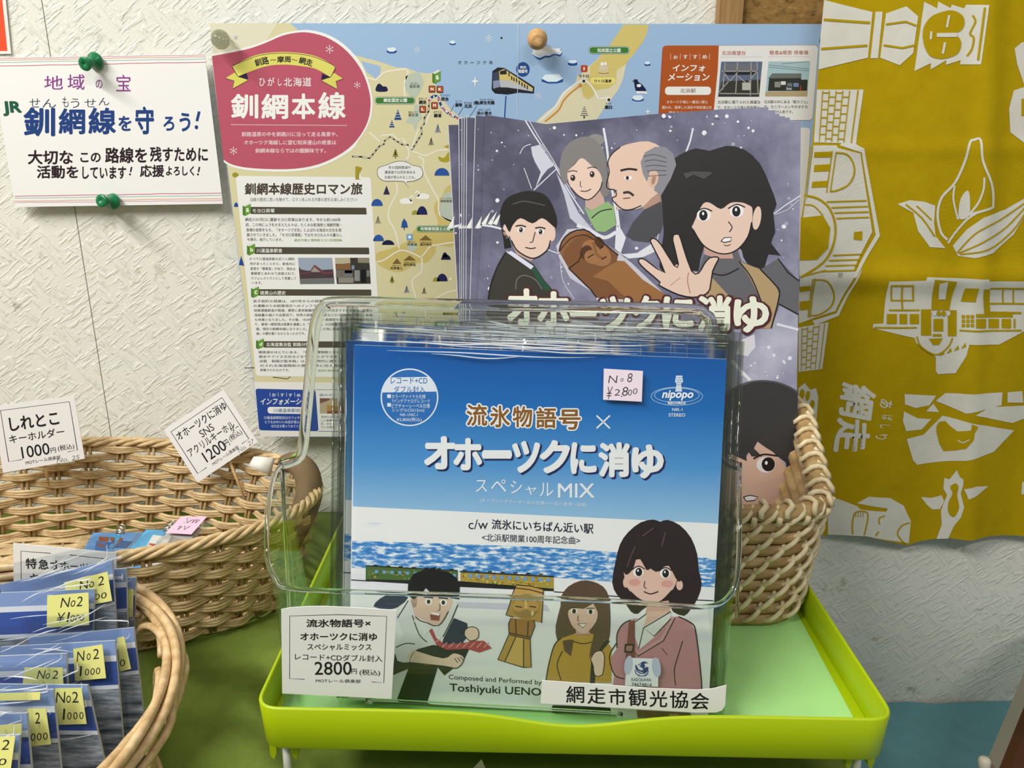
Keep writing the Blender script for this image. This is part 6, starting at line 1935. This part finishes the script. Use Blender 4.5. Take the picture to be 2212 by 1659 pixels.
for k in range(NR):
    f = (k + 0.5) / (NR + 0.3)
    for j in range(3):
        z = (j - 1) * 0.0023
        n = NSTK * 4
        pts = []
        for i in range(n):
            a = 2 * math.pi * i / n
            off = 0.0034 * math.cos(math.pi * i / 4 + math.pi * k) + 0.0002 * r.uniform(-1, 1)
            q = oval(a, f, off)
            sq = 1.0 - 0.22 * abs(math.sin(math.pi * i / 4))
            pts.append(W(q.x, q.y, q.z + z * sq + 0.0003 * math.sin(a * 7 + k + j)))
        wv.tube(pts, 0.00150, 6, 0, True)
rm = MB()
for j in range(4):                               # rope-like border
    pts = []
    n = 300
    for i in range(n):
        a = 2 * math.pi * i / n
        t = a * 24 + j * math.pi / 2
        q = oval(a, 1.0, 0.0030 * math.cos(t))
        pts.append(W(q.x, q.y, q.z + 0.0005 + 0.0026 * math.sin(t)))
    rm.tube(pts, 0.0019, 6, 0, True)
bt = MB()
for k in range(13):                              # woven floor
    for j in range(2):
        pts = []
        g = 0.985 - k * 0.076
        n = 120
        for i in range(n):
            a = 2 * math.pi * i / n
            e = oval(a, 0.0)
            pts.append(W(OC + (e.x - OC) * (g - j * 0.03), OD + (e.y - OD) * (g - j * 0.03), GRZ + 0.0032 + 0.0013 * math.cos(a * 16 + k * math.pi)))
        bt.tube(pts, 0.0017, 5, 0, True)
for s in range(32):
    a = 2 * math.pi * s / 32
    e = oval(a, 0.0)
    bt.tube([W(e.x, e.y, GRZ + 0.0026), W(OC + (e.x - OC) * 0.08, OD + (e.y - OD) * 0.08, GRZ + 0.0026)], 0.0014, 5)
wv.build('woven_wall', CANE, OB)
rm.build('braided_rim', CANE, OB)
bt.build('woven_floor', CANE, OB)
DRIFT = noise_mat('driftwood', [(0.25, '54402a'), (0.5, '7d6446'), (0.75, '9c835f')], 26, (1, 1, 0.25), rough=0.75, bmp=0.5)
mb = MB()
dp = [(612, 1002, .575), (640, 1000, .570), (662, 1022, .562), (668, 1062, .552), (656, 1105, .540), (636, 1145, .528), (618, 1180, .518), (604, 1210, .510)]
mb.tube(spline([atd(x, y, d) for x, y, d in dp], 4), [0.0062, 0.0068, 0.0074, 0.0082, 0.0088, 0.0092, 0.0094, 0.0095, 0.0096, 0.0097, 0.0097, 0.0098, 0.0099, 0.0100, 0.0100, 0.0100, 0.0100, 0.0100, 0.0099, 0.0098, 0.0097, 0.0096, 0.0094, 0.0092, 0.0090, 0.0088, 0.0084, 0.0078, 0.0066], 12)
mb.build('handle', DRIFT, OB)['label'] = 'curved driftwood handle'
tag(OB, 'large oval pale wicker basket with a driftwood handle, on the green cloth', 'basket')

# white paper tag curled round the handle end
mb = MB()
rows = []
for i in range(9):
    t = i / 8
    a = atd(548 + 50 * t, 986 + 8 * t, 0.572)
    b = atd(536 + 52 * t, 1006 + 26 * t, 0.566)
    cz = Vector((0, -0.006 * math.sin(t * 2.6), 0.004 * math.sin(t * 2.4)))
    rows.append([a + cz, a.lerp(b, 0.5) + cz * 1.25, b + cz])
mb.grid(rows)
o = mb.build('paper_tag', mat('e2e0d6', 0.7))
md = o.modifiers.new('paper_thickness', 'SOLIDIFY')
md.thickness = 0.0004
tag(o, 'small curled white paper tag on the driftwood handle of the oval basket', 'tag')

# price cards on picks
def pick_stick(root, a, b):
    mb = MB()
    mb.tube([a, a.lerp(b, 0.5), b], [0.0013, 0.0012, 0.0005], 8)
    mb.build('stick', mat('c9a878', 0.6), root)['label'] = 'thin wooden pick'
K2 = '202024'
p = Print(atd(80, 940, 0.618), math.radians(4), math.radians(3), 0.5)
p.frame(3.456, 0, 820)
p.base([(-58, 198), (555, 122), (632, 590), (22, 697)], 'eceae8', 0.0005)
p.quadframe((-58, 198), (555, 122), (632, 590), (22, 697))
p.line([(26, 85), (9, 85), (9, 8), (93, 8), (93, 85), (81, 85)], 0.9, K2, 2)
for t, x0_, y0_, x1_, y1_, b in (('しれとこ', 17, 20, 77, 41, .022), ('キーホルダー', 14, 46, 81, 59, .012), ('1000', 26, 66, 60, 84, .006), ('円', 61, 75, 67.5, 83, .006), ('(税込)', 70, 73, 90, 83, .006), ('MOTレール倶楽部', 29, 88, 71.5, 94, .004)):
    p.text(t, x0_, y0_, x1_, y1_, K2, 3, b)
p.text('No. 25', 67, 92.5, 94, 99, '55555a', 3, -0.012, slant=0.2)
r_ = p.build('price_card')
pick_stick(r_, atd(97, 1004, 0.6185), atd(106, 1050, 0.630))
tag(r_, 'white price card with large black hiragana at the left end of the oval basket rim', 'price card', 'cards on the oval basket')
p = Print(atd(455, 940, 0.612), math.radians(6), math.radians(-3), 0.5)
p.frame(3.456, 0, 820)
cq = ((1222, 375), (1670, 75), (1925, 465), (1475, 770))
p.base(cq, 'eceae8', 0.0005)
p.quadframe(*cq)
p.line([(22, 88), (7, 88), (7, 9), (92, 9), (92, 88), (80, 88)], 1.0, K2, 2)
for t, x0_, y0_, x1_, y1_, b in (('オホーツクに消ゆ', 10, 14, 91, 29, .012), ('SNS', 39, 33, 60, 45, 0), ('アクリルキーホル', 11, 47, 86, 60, .008), ('ダー', 77, 57, 90, 66, .004), ('1200', 26, 64, 60, 82, .006), ('円', 60, 68, 66.5, 79, .006), ('(税込)', 69, 66, 89, 77, .004), ('MOTレール倶楽部', 31, 86, 74, 92, .004)):
    p.text(t, x0_, y0_, x1_, y1_, K2, 3, b)
p.text('No. 27', 71, 91, 96, 98, '6a6a70', 3, -0.012, slant=0.2)
r_ = p.build('price_card')
pick_stick(r_, atd(496, 996, 0.6125), atd(540, 1106, 0.617))
tag(r_, 'tilted white price card on a wooden pick at the back of the oval basket', 'price card', 'cards on the oval basket')

# bagged acrylic key rings lying in the oval basket
BAG = clear_film('clear_bag', 'f4f6f4', 1.35, 0.08, 0.35, 40)
def key_bag(quad, z, cols, label, seed, note=None):
    """a little bag with a printed acrylic piece, lying tilted in the basket"""
    pts = [atz(x, y, CAM.z + z_) for x, y, z_ in quad]
    ctr = sum(pts, Vector()) / 4
    root = empty('key_ring_bag', Matrix.Translation(ctr))
    u, v = (pts[1] - pts[0]), (pts[3] - pts[0])
    n = u.cross(v).normalized()
    if n.z < 0:
        n = -n
    P = lambda a, b, h=0.0: pts[0] * (1 - a) * (1 - b) + pts[1] * a * (1 - b) + pts[2] * a * b + pts[3] * (1 - a) * b + n * h
    mb = MB()
    mb.slab([P(.14, .16), P(.86, .16), P(.86, .90), P(.14, .90)], n * 0.0025)
    mats = [mat(cols[0], 0.2, 0.5)]
    r2 = random.Random(seed)
    for c in cols[1:]:
        a, b = r2.uniform(.16, .5), r2.uniform(.18, .5)
        w, h = r2.uniform(.15, .32), r2.uniform(.15, .36)
        mb.add([P(a, b, .0027), P(a + w, b + .04, .0027), P(a + w * .8, b + h, .0027), P(a + .05, b + h * .9, .0027)], [(0, 1, 2, 3)], len(mats))
        mats.append(mat(c, 0.2, 0.5))
    mb.build('acrylic_plate', mats, root)
    mb = MB()
    for s in range(5):
        c = P(.5, .20 - .035 * s, 0.0040)
        mb.tube([c + (u.normalized() * math.cos(t) + (v.normalized() if s % 2 else n) * math.sin(t) * .7) * 0.0030 for t in [2 * math.pi * i / 10 for i in range(10)]], 0.0006, 5, 0, True)
    mb.build('chain', mat('d8d4c4', 0.2, 0.5, 'steel', 1.0), root)
    mb = MB()
    rows = [[P(a / 6, b / 6, 0.0052 * math.sin(math.pi * a / 6) * math.sin(math.pi * b / 6) + 0.0004 * ((a * 3 + b) % 3)) for a in range(7)] for b in range(7)]
    mb.grid(rows)
    mb.grid([[P(a / 6, b / 6, -0.0004) for a in range(7)] for b in range(7)])
    mb.build('bag', BAG, root)['label'] = 'clear plastic bag'
    if note:
        mb = MB()
        mb.slab([P(*q, .0058) for q in note], n * 0.0002)
        for a, b, w in ((.35, .3, .22), (.62, .3, .08), (.74, .3, .1), (.3, .7, .12), (.5, .7, .2)):
            f = lambda s, t: note[0][0] + (note[1][0] - note[0][0]) * s + (note[3][0] - note[0][0]) * t
            g = lambda s, t: note[0][1] + (note[1][1] - note[0][1]) * s + (note[3][1] - note[0][1]) * t
            mb.tube([P(f(a, b - .12), g(a, b - .12), .0062), P(f(a + w * .5, b + .12), g(a + w * .5, b + .12), .0062), P(f(a + w, b - .1), g(a + w, b - .1), .0062)], 0.0002, 4, 1)
        mb.build('price_note', [mat('e2b8cd', 0.6), mat('3a3034')], root)['label'] = 'small pink handwritten note'
    return tag(root, label, 'key ring', 'bagged key rings in the oval basket')
key_bag([(188, 1142, -.316), (350, 1140, -.312), (322, 1240, -.320), (130, 1240, -.322)], 0, ['5f8fc4', '2f62a4', '3f9cd0', '8a4a3a', '2c4e80'], 'bagged blue acrylic key ring lying leftmost in the oval basket', 3)
key_bag([(312, 1133, -.305), (452, 1132, -.300), (345, 1250, -.312), (218, 1252, -.314)], 0, ['4aa0d2', 'b03a34', '6a4a38', '2f86c0', 'd8d8d4'], 'bagged turquoise key ring with a red patch in the oval basket, second of the bags', 5)
key_bag([(372, 1128, -.296), (462, 1124, -.294), (362, 1262, -.306), (270, 1262, -.308)], 0, ['b9b4b0', '8d8782', 'c9c7c4', '76706c', 'a29a90'], 'bagged grey key ring under a pink price note, topmost in the oval basket', 9, [(.28, .02), (.92, .04), (.86, .34), (.20, .30)])

# ------------------------------------------------------------------ small round basket at the lower left
ROD = noise_mat('polished_cane', [(0.25, 'a98557'), (0.55, 'd0b080'), (0.8, 'e5cca2')], 120, (1, 1, 2), rough=0.32, spec=0.5)
SX, SD, SR = -0.2930, 0.304, 0.130
SB = empty('round_cane_basket', Matrix.Translation(W(SX, SD, GRZ)))
def circ(a, r_, z):
    return W(SX + r_ * math.cos(a), SD + r_ * math.sin(a), z)
TOPZ = -0.256
rimb, bs = MB(), MB()
for j in range(4):
    n = 240
    rimb.tube([circ(2 * math.pi * i / n, SR + 0.0034 * math.cos(2 * math.pi * i / n * 3 + j * math.pi / 2), TOPZ + 0.0040 * math.sin(2 * math.pi * i / n * 3 + j * math.pi / 2)) for i in range(n)], 0.0024, 8, 0, True)
NL = 17
for s in range(NL):
    a0 = 2 * math.pi * (s + 0.45) / NL
    stk = MB()
    for j in range(3):                           # a bundle of three canes: up from the base, over, and along the border
        q = [circ(a0 + (j - 1) * 0.022, SR - 0.020 + 0.009 * t, GRZ + 0.006 + (TOPZ - 0.034 - GRZ - 0.006) * t) for t in (0.0, 0.4, 0.75, 0.95)]
        for t in range(1, 20):
            f = t / 19
            a = a0 - 0.80 * f ** 1.35 + (j - 1) * 0.022 * max(0.0, 1 - f * 2.5)
            up = 1 - (1 - min(1.0, f / 0.55)) ** 2.4
            z = TOPZ - 0.034 + 0.031 * up - 0.016 * max(0, f - 0.6)
            rr = SR - 0.011 + 0.0125 * min(1.0, f / 0.7) ** 1.2 + 0.0034 * (j - 1) * min(1.0, f * 1.6) - 0.0045 * max(0.0, f - 0.72) / 0.28
            q.append(circ(a, rr, z + 0.0030 * (1 - j) * min(1.0, f * 1.6)))
        stk.tube(q, 0.0021, 6)
    stk.build('stake', ROD, SB)
for k in range(3):
    for j in range(2):
        n = 120
        bs.tube([circ(2 * math.pi * i / n, SR - 0.018 + 0.003 * math.cos(2 * math.pi * i / n * NL / 2 + k * math.pi), GRZ + 0.006 + k * 0.0058 + j * 0.0027) for i in range(n)], 0.0019, 6, 0, True)
for k in range(20):
    n = 60
    bs.tube([circ(2 * math.pi * i / n, 0.112 - k * 0.0056, GRZ + 0.0042) for i in range(n)], 0.0028, 6, 0, True)
rimb.build('rim', ROD, SB)
bs.build('base', ROD, SB)
tag(SB, 'round open cane basket with a looped border, full of blue bagged packets', 'basket')

# white card standing in the round basket
p = Print(atd(165, 1230, 0.408), math.radians(6), math.radians(-4), 0.5)
p.frame(3.324, 0, 1160)
p.base([(94, 44), (833, 114), (842, 330), (850, 480), (100, 480)], 'e6e3de', 0.0005)
p.line([(152, 330), (150, 101), (364, 117)], 4.5, K2, 2)
p.line([(500, 128), (775, 158), (772, 300)], 4.5, K2, 2)
p.chars([('特', 184, 152, 264, 228), ('急', 276, 160, 350, 232), ('オ', 358, 168, 428, 236), ('ホ', 430, 176, 500, 240), ('ー', 505, 205, 560, 214), ('ツ', 575, 190, 630, 248), ('ク', 640, 196, 700, 252), ('キ', 215, 262, 280, 330), ('ー', 295, 300, 350, 308), ('ホ', 365, 275, 430, 345)], K2, 3, 0.02)
tag(p.build('price_card'), 'white price card half hidden behind the blue packets in the round basket', 'price card')

# blue bagged packets with yellow price notes
SEAG = noise_mat('printed_drift_ice', [(0.36, '4c525c'), (0.5, '8c929c'), (0.62, 'c3c6cc')], 45, (1, 7, 1), rough=0.35, spec=0.4, detail=5)
PACK = clear_film('packet_film', 'f2f4f6', 1.42, 0.07, 0.55, 24, (1, 2.4, 1))
FGLINT = glint_crease_mat('packet_film_painted_glint', 0.55)
def packet(d, lean, top, right, notes, label, drop=0.085, left=None, yaw=0.0):
    """top: card's upper-left and upper-right corner; right: lower point on its right-hand edge; notes: (quad, first line, second line)"""
    p = Print(atd(top[1][0], top[1][1], d), math.radians(lean), math.radians(yaw), 0.35, 0.4)
    a, b, c = p.loc(*top[0]), p.loc(*top[1]), p.loc(*right)
    dn = (c - b).normalized()
    al = (a - b).normalized()
    W_ = min((a - b).length, 0.15)
    a = b + al * W_
    def pt(u, v, L):
        q = b + al * (W_ * (1 - u)) + dn * v
        return Vector((q.x, q.y, L * EPS))
    root = empty('bagged_packet', p.M)
    def strip(v0, v1, m, L):
        p.raw([pt(0, v1, L), pt(1, v1, L), pt(1, v0, L), pt(0, v0, L)], [(0, 1, 2, 3)], m)
    vs = [pt(u, v, 0) for u, v in ((0, drop), (1, drop), (1, 0), (0, 0))]
    bk = [q - Vector((0, 0, 0.0016)) for q in vs]
    p.raw(vs, [(0, 1, 2, 3)], SEAG)
    p.raw(bk, [(3, 2, 1, 0)], 'c9ccd2')
    p.raw(vs + bk, [(i, (i + 1) % 4, 4 + (i + 1) % 4, 4 + i) for i in range(4)], 'c9ccd2')
    strip(0, 0.0075, '8aa2d2', 1)
    strip(0.0075, 0.0105, 'e4e6ee', 1)
    strip(0.0105, 0.0225, '3a57a4', 1)
    strip(0.0225, 0.0245, 'e4e6ee', 1)
    strip(0.066, drop, '2f4684', 1)
    p.build('card', root)
    mb = MB()                                     # the film bag, a little larger, loose and wrinkled
    rr = random.Random(int(d * 1e4))
    rows = []
    for i in range(19):
        u = -0.03 + 1.075 * i / 18
        row = []
        for j in range(13):
            v = -0.010 + (drop + 0.012) * j / 12
            q = pt(u, v, 0)
            w = 0.0026 * min(1, j / 2.0) * min(1, (18 - i) / 1.5, i / 1.5) + 0.0011 * math.sin(i * 1.9 + j * 2.3 + d * 90) * (0.3 + rr.random()) + 0.0006
            row.append(p.M @ Vector((q.x, q.y, max(w, 0.0004))))
        rows.append(row)
    mb.grid(rows)
    mb.grid([[p.M @ (pt(-0.03 + 1.075 * i / 6, -0.010 + (drop + 0.012) * j / 4, 0) - Vector((0, 0, 0.0022))) for j in range(5)] for i in range(7)])
    fb = mb.build('film_bag', PACK, root)
    fb['label'] = 'clear film bag'
    cr = MB()  # short wrinkle ridges in white, painted highlights on the bag
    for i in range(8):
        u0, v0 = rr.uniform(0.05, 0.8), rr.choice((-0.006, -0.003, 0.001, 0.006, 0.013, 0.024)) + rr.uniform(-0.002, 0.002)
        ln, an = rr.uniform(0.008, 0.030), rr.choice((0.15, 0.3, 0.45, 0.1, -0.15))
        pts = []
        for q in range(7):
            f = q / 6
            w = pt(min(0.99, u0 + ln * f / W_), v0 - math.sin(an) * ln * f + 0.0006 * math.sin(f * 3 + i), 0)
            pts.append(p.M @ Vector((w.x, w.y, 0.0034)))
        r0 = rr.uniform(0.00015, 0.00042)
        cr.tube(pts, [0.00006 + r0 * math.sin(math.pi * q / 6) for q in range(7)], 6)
    cr.build('glint_crease', FGLINT, fb, base=root)
    for quad, t1, t2 in notes:
        q = Print(p.O + p.n * 0.0040, math.radians(lean), math.radians(yaw), 0.7, 0.2)
        q.base(quad, 'dfdc86', 0.0002)
        q.quadframe(*quad)
        for t, y0_, y1_ in ((t1, 10, 40), (t2, 56, 86)):
            for ch, x0_, x1_ in t:
                q.text(ch, x0_, y0_ + (10 if ch in 'o0' else 0), x1_, y1_, '2a2a2c', 3, -0.004, slant=0.15)
        q.build('price_note', fb, base=root)['label'] = 'yellow handwritten price note'
    return tag(root, label, 'packet', 'blue bagged packets in the round basket')
NO2 = (('N', 34, 54), ('o', 57, 68), ('2', 72, 86))
Y1K = (('¥', 24, 42), ('1', 49, 53), ('0', 56, 66), ('0', 68, 78), ('0', 79, 89))
N2B = (('N', 12, 36), ('o', 44, 57), ('2', 66, 86))
Y2B = (('1', 18, 24), ('0', 34, 48), ('0', 52, 66), ('0', 70, 84))
packet(.401, 13, ((180, 1256), (293, 1247)), (290, 1345), [([(270, 1274), (288, 1272), (287, 1332), (268, 1334)], (), ())], 'blue bagged packet at the back right of the round basket, its note edge-on in shadow')
packet(.395, 13, ((120, 1240), (272, 1228)), (275, 1342), [], 'blue bagged packet without a visible note, second from the back of the round basket')
packet(.389, 15, ((0, 1263), (242, 1210)), (250, 1340), [([(138, 1258), (232, 1235), (242, 1298), (150, 1316)], (('N', 34, 52), ('o', 55, 66), ('2', 76, 90)), (('0', 62, 74), ('0', 77, 90)))], 'tilted blue bagged packet touching the white card in the round basket')
packet(.380, 17, ((0, 1281), (204, 1273)), (201, 1350), [([(102, 1287), (191, 1280), (192.5, 1350), (101, 1356)], NO2, Y1K)], 'blue bagged packet whose whole yellow note reads clearly, below the white card')
packet(.367, 17, ((60, 1378), (288, 1356)), (313, 1572), [([(253, 1378), (268, 1375), (283, 1445), (258, 1451)], (), (('0', 10, 60),))], 'blue bagged packet farthest right in the round basket, showing one sliver of note')
packet(.356, 18, ((0, 1398), (248, 1384)), (263, 1566), [([(158, 1402), (221, 1392), (229, 1465), (162, 1471)], N2B, Y2B)], 'blue bagged packet with a tall yellow note in the middle of the round basket')
packet(.344, 18, ((-60, 1420), (143, 1412)), (146, 1520), [([(53, 1442), (135, 1442), (138, 1502), (46, 1502)], (('N', 36, 54), ('o', 56, 67), ('2', 74, 88)), Y1K)], 'blue bagged packet whose note is cut off halfway by the packet in front')
packet(.331, 19, ((-40, 1478), (188, 1480)), (228, 1659), [([(119, 1487), (176, 1486), (187, 1564), (120, 1566)], (('N', 4, 36), ('o', 40, 56), ('2', 62, 84)), (('1', 26, 32), ('0', 40, 54), ('0', 60, 74), ('0', 80, 94)))], 'blue bagged packet with its note at the right, front half of the round basket')
packet(.317, 19, ((-80, 1492), (114, 1490)), (131, 1659), [([(58, 1531), (99, 1531), (110, 1608), (56, 1613)], (('2', 42, 66),), (('0', 20, 40), ('0', 46, 66), ('0', 72, 92))), ([(-10, 1498), (87, 1495), (86, 1512), (-10, 1514)], (), ())], 'blue bagged packet with two yellow notes, third from the front of the round basket')
packet(.303, 20, ((-120, 1546), (57, 1541)), (69, 1680), [([(-20, 1568), (47, 1563), (46, 1592), (-20, 1594)], (), ())], 'blue bagged packet second from the front of the round basket, at the left edge')
packet(.290, 20, ((-140, 1592), (42, 1588)), (36, 1700), [([(-30, 1592), (33, 1590), (23, 1662), (-32, 1664)], (('2', 58, 84),), (('0', 50, 80),))], 'blue bagged packet at the very front of the round basket, cut by the picture corner')
